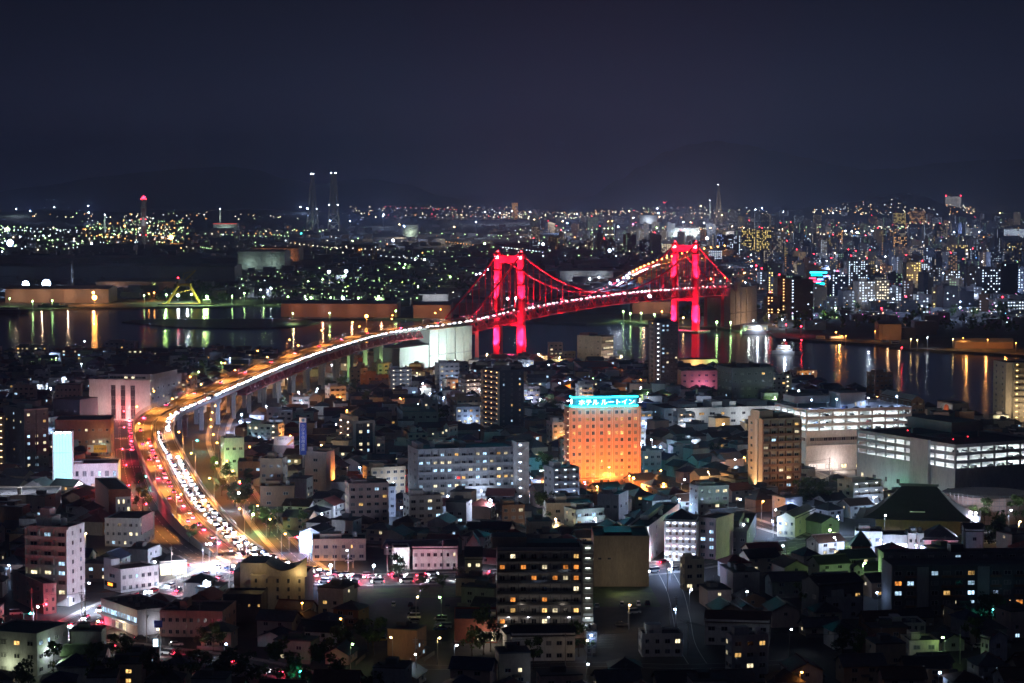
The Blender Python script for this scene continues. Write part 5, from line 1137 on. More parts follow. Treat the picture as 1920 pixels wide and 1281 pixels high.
for (nm, lb, x0, x1, yb, yt, yw, xs, dp, wl, rf, fl, by, lt) in GEN:
    b = Bld(nm, lb, x0, x1, yb, yt, yw, xs, dp, wl, rf, fl)
    b.windows('F', by, lt, 'nncw')
    b.windows('L' if yw > 0 else 'R', 2, lt * .6, 'nnc')
    if rf.startswith('tile'): b.gable(rf, 2.2, .5, 'y' if xs and nm != 'warehouse' else 'x')
    else:
        b.rooftop([(b.rnd.uniform(.05, .3), b.rnd.uniform(.4, .6), .3, .8, b.rnd.uniform(1.6, 3.0))]); b.acs(2)
        if b.rnd.random() < .4: b.tank(.8, .5, .9, 1.6)
# white flats with bright corridors
b = Bld('apartment_building', 'white five-storey flats with brightly lit blue-white corridors and hipped roof', 1310, 1342, 1050, 975, -30, None, 16, 'pink', 'tile_k', 5, short='the bright white flats'); b.windows('F', 2, .4, 'c')
b = Bld('apartment_building', 'bright corridor wing of the white flats seen from the left', 1246, 1306, 1052, 978, -8, None, 12, 'white', 'tile_k', 5, short='the bright corridor wing'); b.corridor('F', 5, (.78, .82, 1.0), 14); b.hip('tile_k', 4)
lamp('street_glare', 'POINT', (.85, .9, 1), 3630, b.t, (-8, -12, 9), size=.5); lamp('street_glare', 'POINT', (.85, .9, 1), 1485, b.t, (-3, -5, 3), size=.5)
# big dark block with stair tower, and the blank box behind it
b = Bld('apartment_block', 'dark eight-storey block with orange lit rooms in the bottom centre', 932, 1090, 1194, 1030, 1, None, 13, 'grey', 'roof', 8, short='the dark eight-storey block')
b.windows('F', 8, .33, 'oown', 1.7, 1.9, .35, f0=1); 
for i in range(1, 9): b.panel('F', 0, b.W - .1, i * b.fh - .35, i * b.fh + .05, 0, 1.5, M['dgrey'], 'balcony_slab'); b.panel('F', 0, b.W - .1, i * b.fh + .05, i * b.fh + 1.1, 1.42, 1.46, M['glass'], 'balcony_rail') if i < 8 else None
for k_ in range(9): b.panel('F', min(k_ * b.W / 8, b.W - .25), min(k_ * b.W / 8, b.W - .25) + .22, b.fh, b.h - .2, .02, 1.3, M['dgrey'], 'fin')
for k_ in range(4): b.panel('F', b.W * (.12 + .24 * k_), b.W * (.12 + .24 * k_) + .7, b.fh * 1.8, b.fh * 1.8 + .25, .05, .3, glow('wall_lamp_white', (.95, .95, 1), 14, 'AUTO'), 'wall_lamp')
b.rooftop([(-.06, .35, .1, .9, 3.6), (.35, .96, .2, .9, 1.6)], M['dgrey']); lamp('front_light', 'POINT', (1, .85, .7), 800, b.t, (b.W * .3, -17, 7), size=.4); lamp('front_light', 'POINT', (1, .85, .7), 800, b.t, (b.W * .8, -17, 7), size=.4); lamp('entrance_light', 'POINT', (1, .8, .6), 594, b.t, (b.W * .1, -5, 3), size=.3)  # the two point lights out in front are added to brighten the dark facade
b = Bld('stair_tower', 'glass stair tower with pale landings beside the dark eight-storey block', 1092, 1112, 1194, 1024, 1, None, 7, 'conc', 'roof', 9, cat='tower', short='the glass stair tower')
for i in range(9): b.panel('F', .2, b.W - .2, i * b.fh, i * b.fh + 1.2, .01, .8, M['conc'], 'landing_front'); b.panel('F', b.W * .3, b.W * .7, i * b.fh + b.fh - .4, i * b.fh + b.fh - .2, .02, .25, glow('stair_lamp_green', (.85, 1, .9), 7, 'AUTO'), 'stair_lamp'); b.panel('F', -.1, b.W + .1, i * b.fh - .1, i * b.fh + .0, .01, 1.0, M['conc'], 'landing')
lamp('foot_light', 'POINT', (.7, .85, 1), 858, b.t, (b.W * .8, -3, 3), size=.3)
b = Bld('blank_hall', 'tall beige windowless hall beside the glass stair tower', 1113, 1217, 1100, 1008, 0, None, 24, 'beige', 'roof', 4, short='the windowless hall')
for k_ in (.12, .35, .55, .75, .95): b.panel('F', b.W * k_, b.W * k_ + .25, 0, b.h * (.5 if k_ < .9 else 1), .01, .2, M['beige'], 'drain_pipe')
for u, v in ((.08, .55), (.25, .55)): b.win('F', b.W * u, b.h * v, 1.2, .7, 'd')
b.rooftop([(.2, .7, .2, .8, 1.2)], M['tile_b']); lamp('flood', 'POINT', (1, .85, .6), 1029, b.t, (b.W * .5, -16, 5), size=.5)
b = Bld('annexe', 'low brick entrance block with bright doorway beside the dark block', 852, 932, 1206, 1164, 1, None, 20, 'brick', 'roof', 1, short='the brick entrance block'); b.strips('F', [.4], 'n', b.W * .52, b.W * .98, 3.2); b.rooftop([(.85, .98, .3, .5, 1.6)], M['cream']); lamp('entrance_light', 'POINT', (1, .85, .7), 858, b.t, (b.W * .75, -4, 3), size=.3)
# flats in the lower right
b = Bld('apartment_block', 'long dark five-storey flats with cool lit windows at the lower right', 1672, 1990, 1158, 1064, 4, 1652, 12, 'dgrey', 'roof', 5, short='the lower-right flats'); 
bl = b.W / 14
for k_ in range(14):
    if k_ in (2, 7, 11): b.panel('F', k_ * bl + .1, (k_ + 1) * bl - .1, 0, b.h, .01, .5, M['grey'], 'stair_panel'); continue
    for i in range(5): b.win('F', (k_ + .2) * bl, i * b.fh + .7, bl * .6, 1.5, b.pick(.38, 'ccncwo'))
    if k_ % 3 != 0:
        for i in range(5): b.panel('F', (k_ + .05) * bl, (k_ + .95) * bl, i * b.fh + .05, i * b.fh + .75, .2, 1.1, M['brown'], 'balcony_front')
b = Bld('apartment_block', 'second row of dark flats behind the lower right flats', 1656, 1960, 1105, 1040, 4, 1646, 12, 'dgrey', 'roof', 5); b.windows('F', 12, .15, 'cn'); b.rooftop([(.42, .5, .2, .8, 3)], M['black'])
# temple with a sweeping roof
tp = at(1735, 1005, G); T = thing('temple', 'temple hall with a huge dark sweeping tiled roof', 'temple', (tp.x, tp.y + 16, G), radians(-12)); LM.append((1735, 1005, 'the temple'))
FOOT.append((tp.x - 26, tp.y, 1, 0, 52, 40))
MB().box(-17, 17, -11, 11, 0, 6).build('wall', M['brown'], T); rows_ = []
m_ = MB(); NX = 14
for j in range(9):
    t = j / 8; w2 = 25 - 18 * t; d2 = 17 - 17 * t; z = 5.5 + 12.8 * t ** 1.5; row = []
    for (sx_, sy_) in ((-1, -1), (1, -1), (1, 1), (-1, 1)): row.append((sx_ * w2, sy_ * d2, z + (0.9 if j == 0 else 0)))
    rows_.append(row)
for j in range(8):
    for k_ in range(4): a_, c_ = rows_[j], rows_[j + 1]; m_.poly([a_[k_], a_[(k_ + 1) % 4], c_[(k_ + 1) % 4], c_[k_]])
m_.poly(list(reversed(rows_[0])))
m_.build('sweeping_roof', M['tile_k'], T); MB().box(-8, 8, -.6, .6, 18.2, 19.2).build('ridge_cap', M['tile_g'], T); MB().box(-3, 3, -13.6, -13.0, 9.2, 9.6).build('gable_trim', M['signw'], T)
for k_ in range(8): MB().box(-16 + k_ * 4.4, -15.6 + k_ * 4.4, -11.6, -11.0, 0, 5.4).build('column', M['brown'], T)
# round scaffolded building
sc_ = at(1868, 985, G); SCF = thing('scaffolded_building', 'round building wrapped in pale scaffolding on the right', 'building', (sc_.x, sc_.y + 20, G)); LM.append((1868, 985, 'the round scaffold')); FOOT.append((sc_.x - 20, sc_.y, 1, 0, 44, 40))
MB().tube([(0, 0, 0), (0, 0, 11)], 19, 28).build('wall', M['pink'], SCF)
for k_ in range(30):
    a_ = radians(180 + k_ * 180 / 29); MB().bar((cos(a_) * 20.4, sin(a_) * 20.4, 0), (cos(a_) * 20.4, sin(a_) * 20.4, 12.5), .16).build('scaffold_post', M['metal'], SCF)
for z in (2, 4, 6, 8, 10, 12): MB().tube([(cos(radians(180 + i * 10)) * 20.5, sin(radians(180 + i * 10)) * 20.5, z) for i in range(19)], .1, 4).build('scaffold_rail', M['metal'], SCF)
lamp('site_light', 'POINT', (1, .82, .9), 4620, SCF, (-12, -28, 7), size=.5)
# bright shop and small green pyramid roof
b = Bld('shop', 'shop with dazzling white lit front left of the red lamp on the right', 1655, 1701, 1040, 1006, -4, None, 12, 'grey', 'roof', 2, short='the dazzling white shop'); b.panel('F', .1, b.W - .1, .3, 4.2, .03, .1, glow('shop_dazzle', (.85, .92, 1), 5.5, 'AUTO'), 'shop_front'); lamp('shop_light', 'POINT', (.85, .92, 1), 2970, b.t, (b.W * .5, -6, 3.5), size=.5)
b = Bld('kiosk', 'small brick kiosk with green pyramid roof on the right', 1597, 1632, 1052, 1024, -6, None, 8, 'brick', 'tile_v', 1, short='the green pyramid roof'); b.hip('tile_v', 5.5, .8); b.win('F', b.W * .3, .3, 1.4, 2.6, 'c')
b = Bld('restaurant', 'white restaurant with dark gabled roof glowing red beside the red lamp', 1733, 1796, 1042, 1012, -4, None, 14, 'white', 'tile_k', 1, short='the red glowing restaurant'); b.hip('tile_k', 5, 1); lamp('red_glow', 'POINT', (1, .08, .15), 858, b.t, (b.W * .35, -4, 3), size=.3)
# blue glowing corner shop, gate houses on the main road
b = Bld('shop', 'corner shop washed in blue light with a glowing sign on the main road', 562, 602, 1040, 1000, -18, None, 14, 'white', 'tile_g', 2, short='the blue corner shop'); b.panel('F', b.W * .2, b.W * .7, 3.6, 5.4, .05, .4, glow('sign_cyan_white', (.45, .8, 1.0), 6, 'AUTO'), 'glowing_sign'); b.panel('F', b.W * .3, b.W * .5, .5, 3.4, .05, .3, glow('sign_cyan_white', (.45, .8, 1.0), 6, 'AUTO'), 'glowing_sign'); b.gable('tile_g', 2.2, .4, 'y'); lamp('sign_light', 'POINT', (.25, .5, 1.0), 2970, b.t, (b.W * .45, -5, 4), size=.4); b.windows('F', 3, .3, 'c', f0=1, u0=b.W * .7)
b = Bld('shop', 'narrow shop front with white glowing panels on the main road', 738, 768, 1068, 1030, 6, None, 10, 'white', 'roof', 2); b.panel('F', 0, b.W * .5, .8, 2.6, .05, .3, glow('panel_white', (.8, .95, 1), 5, 'AUTO'), 'light_box'); lamp('sign_light', 'POINT', (.8, .95, 1), 1254, b.t, (b.W * .4, -3, 4), size=.3)
b = Bld('tall_house', 'narrow dark tall house with a steep roof beside the main road', 872, 904, 1106, 1048, 1, None, 9, 'cream', 'tile_k', 3); b.gable('tile_k', 3.5, .3, 'x'); b.windows('F', 2, .5, 'n')
b = Bld('tall_house', 'white house with steep dark roof and cool window behind the main road', 874, 900, 1050, 1022, 1, None, 9, 'white', 'tile_k', 2); b.gable('tile_k', 4, .3, 'y'); b.win('F', b.W * .35, 4, 1.4, 1.2, 'c')
# ------------------------------------------------------------------ houses
def blocked(x, y, r):
    for ox, oy, c, sn, W_, D_ in FOOT:
        dx, dy = x - ox, y - oy; u = dx * c + dy * sn; v = -dx * sn + dy * c
        if -r < u < W_ + r and -r < v < D_ + r: return True
    return False
RP = []
for path, hw in ROADS:
    for i in range(len(path) - 1): RP.append((path[i].x, path[i].y, path[i + 1].x, path[i + 1].y, hw, path[i].z))
def on_road(x, y, r):
    for x0, y0, x1, y1, hw, z in RP:
        if z > 60: continue
        dx, dy = x1 - x0, y1 - y0; L = dx * dx + dy * dy
        t = 0 if L == 0 else max(0, min(1, ((x - x0) * dx + (y - y0) * dy) / L))
        if (x - x0 - dx * t) ** 2 + (y - y0 - dy * t) ** 2 < (hw + r) ** 2: return True
    return False
def in_poly(x, y, P):
    c = False; j = len(P) - 1
    for i in range(len(P)):
        if (P[i][1] > y) != (P[j][1] > y) and x < (P[j][0] - P[i][0]) * (y - P[i][1]) / (P[j][1] - P[i][1]) + P[i][0]: c = not c
        j = i
    return c
NSH = [(-420, 60), (420, 60)] + [(p.x, p.y) for p in near_shore]
anch = [(axp(-SIDE - 116) + RN * -16).xy, (axp(-SIDE - 116) + RN * 44).xy, (axp(10) + RN * 38).xy, (axp(10) + RN * -20).xy]
def free(x, y, r):
    if not in_poly(x, y + r + 4, NSH): return False
    if blocked(x, y, r) or on_road(x, y, r - 1.5): return False
    for P in LOTS:
        if in_poly(x, y, P) or in_poly(x, y - r * .6, P): return False
    return not in_poly(x, y, anch)
ROOFS = ['tile_k', 'tile_g', 'tile_b', 'tile_n', 'tile_k', 'tile_r', 'tile_k', 'tile_g']; RNAME = dict(tile_k='black', tile_g='grey', tile_b='brown', tile_n='dark blue', tile_r='dark red', tile_v='green')
WALLS = ['white', 'cream', 'grey', 'beige', 'white', 'pink', 'brown', 'green']; WNAME = dict(white='white', cream='cream', grey='grey', beige='beige', pink='pinkish', brown='brown', green='greenish grey', dgrey='dark grey')
def house_geo(kind, w_, d_, h, rise):
    """wall and roof shapes about the house centre"""
    a, c = w_ / 2, d_ / 2; o = .6; wl, rf = MB(), MB()
    wl.box(-a, a, -c, c, 0, h, skip='tb')
    if kind == 'gable':
        wl.poly([(-a, -c, h), (-a, 0, h + rise - .05), (-a, c, h)][::-1]).poly([(a, -c, h), (a, c, h), (a, 0, h + rise - .05)])
        z = h - o * rise / c
        for sg in (-1, 1):
            q = [(-a - o, sg * (c + o), z), (a + o, sg * (c + o), z), (a + o, 0, h + rise), (-a - o, 0, h + rise)]
            rf.poly(q if sg < 0 else q[::-1]); rf.poly([(x, y, zz - .2) for x, y, zz in (q[::-1] if sg < 0 else q)])
            rf.poly([q[0], (q[0][0], q[0][1], q[0][2] - .2), (q[1][0], q[1][1], q[1][2] - .2), q[1]])
        rf.box(-a - o, a + o, -.2, .2, h + rise - .1, h + rise + .22)
    elif kind == 'hip':
        i = min(a, c); z = h - .25
        A, B_, C_, D_ = (-a - o, -c - o, z), (a + o, -c - o, z), (a + o, c + o, z), (-a - o, c + o, z)
        r0, r1 = ((-(a - i) - .01, 0, h + rise), (a - i + .01, 0, h + rise)) if a >= c else ((0, -(c - i) - .01, h + rise), (0, c - i + .01, h + rise))
        for q in ([[A, B_, r1, r0], [B_, C_, r1], [C_, D_, r0, r1], [D_, A, r0]] if a >= c else [[A, B_, r0], [B_, C_, r1, r0], [C_, D_, r1], [D_, A, r0, r1]]): rf.poly(q)
        rf.poly([A, D_, C_, B_]); rf.bar((r0[0], r0[1], r0[2]), (r1[0] + .01, r1[1], r1[2]), .4, .35)
    else:
        rf.box(-a - .15, a + .15, -c - .15, c + .15, h, h + .35); rf.box(-a * .4, a * .3, -c * .1, c * .6, h + .35, h + 1.9)
    return wl, rf
GEO = []
rg = random.Random(21)
for kind in ('gable', 'gable', 'hip', 'hip', 'hip', 'gable', 'flat', 'gable', 'flat'):
    two = rg.random() < .72; w_, d_ = rg.uniform(8.5, 13), rg.uniform(7, 9.5); h = 5.7 if two else 3.2
    if kind == 'flat': h = rg.choice([6.2, 9.0])
    wl, rf = house_geo(kind, w_, d_, h, rg.uniform(1.7, 2.7)); GEO.append((kind, w_, d_, h, wl.mesh('wall', M['white']), rf.mesh('roof', M['tile_k']), wl, rf, two))
HBALC = MB().box(0, 1, -1.1, 0, 0, .12).box(0, 1, -1.1, -1.02, .12, 1.0).mesh('balcony', M['frame']); HAC = MB().box(0, .8, -.34, 0, 0, .6).mesh('air_conditioner', M['signw']); HGW = MB().box(0, 1, 0, .14, 0, 1.2).mesh('garden_wall', M['conc_d'])
HPORCH = {k_: MB().poly([(0, -1.3, 0), (1, -1.3, 0), (1, 0, .5), (0, 0, .5)]).poly([(0, 0, .42), (1, 0, .42), (1, -1.3, -.08), (0, -1.3, -.08)]).poly([(0, -1.3, -.08), (1, -1.3, -.08), (1, -1.3, 0), (0, -1.3, 0)]).mesh('porch_roof', M[k_]) for k_ in set(ROOFS)}
HAER = MB().bar((0, 0, 0), (0, 0, 2.6), .06).bar((-.6, 0, 2.4), (.6, 0, 2.4), .05).bar((-.4, 0, 2.1), (.4, 0, 2.1), .05).mesh('aerial', M['metal'])
LMK = [(x, y, n) for x, y, n in LM]
LABELS = {}
def unique(base, tail):
    """the same words for two houses become 'second ...', 'third ...' counted outward from the landmark"""
    key = base + '|' + tail; n = LABELS.get(key, 0); LABELS[key] = n + 1
    out = ('%s %s' % (base, tail)) if n == 0 else '%s %s %s' % (ORD[n], base, tail)
    return out if len(out.split()) <= 16 else unique(base.replace(' two-storey', '').replace(' three-storey', ' tall').replace(' one-storey', ' low').replace('greenish grey', 'greenish'), tail)
def where(p):
    x, y = proj(p); L = min(LMK, key=lambda q: (q[0] - x) ** 2 + ((q[1] - y) * 1.6) ** 2); dx, dy = x - L[0], y - L[1]
    if abs(dx) > abs(dy) * 1.2: return ('left of ' if dx < 0 else 'right of ') + L[2]
    return ('behind ' if dy < 0 else 'in front of ') + L[2]
# small flat-roofed blocks of flats and offices scattered through the middle of the town
rb_ = random.Random(15); nb_ = 0; tr_ = 0
LABELS_W = dict(white='white', cream='cream', grey='grey', beige='beige', pink='pinkish', green='greenish grey', brown='brown')
while nb_ < 56 and tr_ < 2500:
    tr_ += 1
    x = rb_.uniform(20, 1900); y = rb_.uniform(690, 1010)
    if any(abs(x + 14 - q[0]) < 75 and 0 < y - q[1] < 70 for q in LM): continue
    p = at(x, y, G); wpx = rb_.uniform(9, 17) * F / p.y; flr = rb_.choice([3, 3, 4, 4, 5, 6] if y > 720 else [3, 3, 4]); hpx = flr * 3.1 * F / p.y
    if not free(p.x + wpx * p.y / F / 2, p.y + 5, 11): continue
    wl = rb_.choice(['white', 'white', 'cream', 'grey', 'beige', 'pink', 'green', 'white', 'brown']); st = rb_.choice('wwbbcs'); lt = rb_.choice([.12, .2, .3, .4])
    yw = rb_.uniform(8, 28) if x > 500 else rb_.uniform(-20, 10)
    nm = {'w': 'with plain window rows', 'b': 'with balconies', 'c': 'with lit corridors', 's': 'with a lit open stair'}[st]
    b = Bld('small_apartment_building', unique('%s %s-storey block %s' % (LABELS_W[wl], ['', '', '', 'three', 'four', 'five', 'six'][flr], nm), where(p)), x, x + wpx, y, y - hpx, yw, None, rb_.uniform(9, 12), wl, rb_.choice(['roof', 'roof', 'roof_l', 'teal']), flr, group='small blocks of the middle town')
    bays_ = max(2, round(b.W / 3.4))
    if st == 'w': b.windows('F', bays_, lt, 'nncw')
    elif st == 'b': b.balconies('F', bays_, lt, 'nccw', fins=False)
    elif st == 'c': b.corridor('F', max(2, bays_ // 2 + 1), rb_.choice([(.85, .9, 1), (1, .8, .55), (.8, .9, 1), (1, .6, .3)]), 5)
    else: b.windows('F', max(1, bays_ - 1), lt, 'nncw', u1=b.W - 4); b.stairs('F', rb_.choice([(.85, .9, 1), (1, .75, .5)]), 10, b.W - 3.8, b.W - .2)
    b.windows('L' if yw > 0 else 'R', 2, .1, 'n'); b.rooftop([(.1, rb_.uniform(.35, .6), .2, .7, rb_.uniform(1.6, 2.8))])
    if rb_.random() < .5: b.tank(.78, .5, .8, 1.5)
    b.acs(2)
    if rb_.random() < .55: kk = rb_.choice(['bl', 'wh', 'bl', 'so', 'wh']); ps = b.org + Vector((cos(b.a), sin(b.a), 0)) * (b.W * .5) - Vector((-sin(b.a), cos(b.a), 0)) * 5; street_lamp(Vector((ps.x, ps.y, G)), kk, 6.5, .9, rb_.uniform(0, 6), rb_.uniform(1200, 3600), unique('%s added street lamp' % CNAME[kk], where(ps)), 'street lamps of the near town', .36, cone=None)
    nb_ += 1
cands = []
ry = random.Random(77)
Y = 610.0
while Y < 1960:
    near_ = Y < 1000
    step = 14.5 if near_ else 13.5
    half = .232 * Y; x = -half + ry.uniform(0, 8)
    ang = ry.uniform(-8, 25)
    while x < half:
        px_, py_ = x + ry.uniform(-2, 2), Y + ry.uniform(-3.5, 3.5)
        a = radians((18 if px_ > 0 else -6) + 14 * sin(px_ * .011 + py_ * .006) + ry.choice([0, 0, 90]) + ry.uniform(-4, 4))
        if ry.random() < .93 and free(px_, py_, 6.5): cands.append((px_, py_, a))
        x += step * ry.uniform(.92, 1.25)
    Y += (17.5 if near_ else 16.5) * ry.uniform(.95, 1.1)
cands.sort(key=lambda q: q[1])
lit_r = random.Random(9)
INDIV = 310
FAR_W = {}; FAR_R = {}; farlit = {k: MB() for k in 'wnc'}
def add_to(dst, src, px_, py_, a):
    c, sn = cos(a), sin(a); n = len(dst.v)
    dst.v += [(px_ + x * c - y * sn, py_ + x * sn + y * c, z + G) for x, y, z in src.v]; dst.f += [tuple(i + n for i in f) for f in src.f]; dst.m += src.m
for i, (px_, py_, a) in enumerate(cands):
    g = GEO[lit_r.randrange(len(GEO))]; kind, w_, d_, h, wm_, rm_, wl, rf, two = g
    wk = lit_r.choice(WALLS); rk = lit_r.choice(ROOFS)
    if i < INDIV:
        base = '%s %s house with %s %s roof' % (WNAME[wk], 'two-storey' if h > 5 and h < 8 else 'three-storey' if h > 8 else 'one-storey', 'flat' if kind == 'flat' else RNAME[rk], {'gable': 'gabled', 'hip': 'hipped', 'flat': 'dark'}[kind])
        t = thing('house', unique(base, where((px_, py_, G))), 'house', (px_, py_, G), a, 'houses of the hillside town')
        q = put('wall', wm_, t); q.material_slots[0].link = 'OBJECT'; q.material_slots[0].material = M[wk]
        q = put('roof', rm_, t); q.material_slots[0].link = 'OBJECT'; q.material_slots[0].material = M['roof' if kind == 'flat' else rk]
        for fl in range(2 if h > 5 else 1):
            for k_ in range(2):
                ww = lit_r.choice([1.2, 1.8, 1.6]); kd = lit_r.choice('wncc') if lit_r.random() < .14 else 'd'
                put('window', win_mesh(kd), t, (-w_ * .32 + k_ * w_ * .42, -d_ / 2 - .005, .9 + fl * 2.7), 0, (ww, 1, 1.2))
        if h > 5 and kind != 'flat' and lit_r.random() < .45: put('balcony', HBALC, t, (-w_ * .36, -d_ / 2, 2.75), 0, (w_ * lit_r.choice([.4, .7]), 1, 1))
        if lit_r.random() < .5: put('porch_roof', HPORCH[rk], t, (w_ * lit_r.choice([-.1, .15]), -d_ / 2, 2.45), 0, (2.6, 1, 1))
        if lit_r.random() < .4: put('aerial', HAER, t, (w_ * .2, 0, h + 1.2))
        if lit_r.random() < .5: put('air_conditioner', HAC, t, (w_ * .36, -d_ / 2 - .02, .2))
        if lit_r.random() < .6: put('garden_wall', HGW, t, (-w_ / 2 - .6, -d_ / 2 - 2.4, 0), 0, (w_ + 1.2, 1, 1))
        sd = -1 if px_ > 0 else 1
        put('window', win_mesh('n' if lit_r.random() < .1 else 'd'), t, (sd * (w_ / 2 + .005), -sd * -.6 * 0 + (.6 if sd < 0 else -.6), h - 1.9), -pi / 2 if sd < 0 else pi / 2, (1.2, 1, 1.1))
    else:
        add_to(FAR_W.setdefault(wk, MB()), wl, px_, py_, a); add_to(FAR_R.setdefault('roof' if kind == 'flat' else rk, MB()), rf, px_, py_, a)
        for fl in range(2 if h > 5 else 1):
            for k_ in range(2):
                if lit_r.random() < .2:
                    q = MB(); x0 = -w_ * .3 + k_ * w_ * .4; q.poly([(x0, -d_ / 2 - .03, .9 + fl * 2.7), (x0 + 1.5, -d_ / 2 - .03, .9 + fl * 2.7), (x0 + 1.5, -d_ / 2 - .03, 2.1 + fl * 2.7), (x0, -d_ / 2 - .03, 2.1 + fl * 2.7)])
                    add_to(farlit[lit_r.choice('wncc')], q, px_, py_, a)
hs_ = put('house_rows', None, None, label='mass of small dark-roofed houses filling the middle distance of the near town', cat='houses', kind='stuff')
for d_, nm in ((FAR_W, 'wall'), (FAR_R, 'roof')):
    for k_, b in d_.items(): b.build(nm, M[k_], hs_, kind='stuff')
for k_, b in farlit.items(): b.build('window_light', PANE[k_], hs_, kind='stuff')

# ------------------------------------------------------------------ street lamps of the near town (picture position, kind, power)
SL = [(447, 925, 'wh', 9000), (472, 965, 'gr', 9000), (408, 868, 'gr', 7000), (392, 1020, 'wh', 60000), (330, 1072, 'wh', 70000), (440, 1062, 'wh', 60000), (270, 1110, 'bl', 110000), (385, 1090, 'wh', 90000), (620, 1060, 'bl', 16000), (700, 1062, 'wh', 14000), (160, 640, 'wh', 0), (105, 672, 'gr', 3000), (123, 711, 'wh', 4500), (92, 668, 'bl', 3000), (36, 735, 'bl', 3000), (430, 672, 'bl', 3000), (372, 697, 'gr', 4000), (415, 680, 'gr', 3000), (450, 790, 'bl', 26000), (452, 778, 'bl', 15000), (500, 762, 'wh', 5000), (561, 735, 'wh', 5000), (544, 742, 'wh', 5000), (594, 729, 'wh', 5000), (621, 684, 'wh', 5000),  # leading entries are lamps added to brighten the junction, main road and frontage trees
      (667, 690, 'gr', 12000), (720, 675, 'gr', 12000), (712, 682, 'gr', 5000), (855, 676, 'wh', 26000), (829, 700, 'wh', 12000), (766, 726, 'bl', 8000), (791, 719, 'wh', 6000), (805, 738, 'bl', 5000), (831, 745, 'bl', 5000), (752, 747, 'so', 5000), (785, 758, 'bl', 4000), (912, 664, 'wa', 10000), (1011, 664, 'wa', 10000), (1048, 670, 'wa', 6000), (1164, 668, 'wa', 14000), (1051, 718, 'bl', 4000), (1070, 712, 'bl', 4000), (1030, 684, 'bl', 4000), (998, 752, 'wh', 5000), (1012, 748, 'wh', 5000), (1202, 712, 'so', 5000), (1199, 748, 'wh', 5000), (1200, 727, 'wh', 5000),
      (1318, 750, 'wh', 5000), (1454, 745, 'gr', 4000), (1486, 755, 'gr', 6000), (1230, 838, 'bl', 7000), (1398, 858, 'so', 5000), (1380, 862, 'wh', 4000), (1036, 892, 'so', 16000), (1043, 900, 'so', 22000), (1024, 880, 'wa', 6000), (1187, 897, 'so', 26000), (1121, 912, 'so', 5000), (1245, 908, 'so', 14000), (1170, 878, 'so', 5000), (1180, 892, 'so', 6000), (997, 897, 'bl', 4000), (922, 938, 'wh', 15000), (520, 858, 'wa', 6000), (533, 888, 'wa', 6000), (638, 892, 'so', 8000), (1310, 930, 'wh', 5000), (1366, 967, 'wh', 12000), (1260, 1054, 'bl', 7000), (1250, 1040, 'bl', 8000), (1450, 978, 'bl', 5000), (1555, 995, 'gr', 20000), (1568, 1008, 'wh', 5000), (1600, 1012, 'bl', 5000), (1830, 962, 'wh', 16000), (1910, 978, 'wa', 5000), (1908, 1008, 'bl', 12000), (1718, 1022, 'bl', 6000), (1618, 1056, 'gr', 5000), (1612, 1090, 'bl', 5000), (1646, 1112, 'bl', 4000), (1684, 1206, 'wh', 5000), (1860, 1142, 'cy', 3000), (1772, 1196, 'gr', 3000), (1293, 1105, 'wh', 5000), (1268, 1142, 'bl', 5000), (1179, 1134, 'wa', 3500), (1110, 1192, 'bl', 3000), (1100, 1202, 'wa', 1500), (828, 1120, 'gr', 5000), (780, 1120, 'wa', 3500), (736, 1196, 'wa', 3000), (820, 1196, 'wa', 3000), (781, 1228, 'wh', 3500), (852, 1210, 'wh', 2500), (657, 1208, 'gr', 2500), (504, 1150, 'bl', 5000), (566, 1130, 'so', 2500), (641, 1161, 'so', 3500), (662, 940, 'wh', 6000), (750, 952, 'bl', 4000), (705, 960, 'bl', 4000), (772, 948, 'bl', 4000), (1342, 1262, 'bl', 3000), (420, 1208, 'bl', 3000), (100, 1214, 'gr', 5000), (560, 1260, 'cy', 2500),
      (1040, 1250, 'bl', 2500), (1100, 1246, 'wh', 2500), (1480, 1180, 'wh', 1500), (300, 1180, 'wa', 2500), (560, 1008, 'bl', 6000), (1428, 940, 'so', 4000), (1480, 945, 'bl', 4000), (1330, 885, 'wa', 4000), (1560, 868, 'wa', 5000), (470, 838, 'so', 6000), (600, 835, 'wa', 2500), (690, 800, 'bl', 2500), (880, 860, 'so', 5000), (870, 925, 'wa', 3500), (960, 720, 'bl', 3000), (330, 690, 'bl', 2000), (240, 690, 'wh', 2000), (60, 790, 'wh', 3500), (160, 1000, 'wa', 3000), (20, 1060, 'bl', 2500), (180, 1165, 'wa', 3000), (1430, 870, 'wa', 4000), (1000, 1100, 'wa', 1200), (1400, 1110, 'wh', 2500), (1480, 1080, 'bl', 2500), (1500, 1260, 'so', 1200), (1760, 1262, 'bl', 900), (1900, 1130, 'bl', 1800)]
rl = random.Random(4)
for i, (x, y, k_, P) in enumerate(SL):
    hgt = 6.5 if k_ in ('bl', 'cy') else 8
    base = at(x, y, G + hgt); p = Vector((base.x, base.y, G))           # the listed position is that of the lamp head
    rot = rl.uniform(0, 6.28)
    street_lamp(p, k_, hgt, .9, rot, P * (1.15 if y < 1000 else .7 if y < 1062 else .09), unique('%s added street lamp' % CNAME[k_], where(p)), 'street lamps of the near town', .32 if P < 9000 else .5, cone=None)
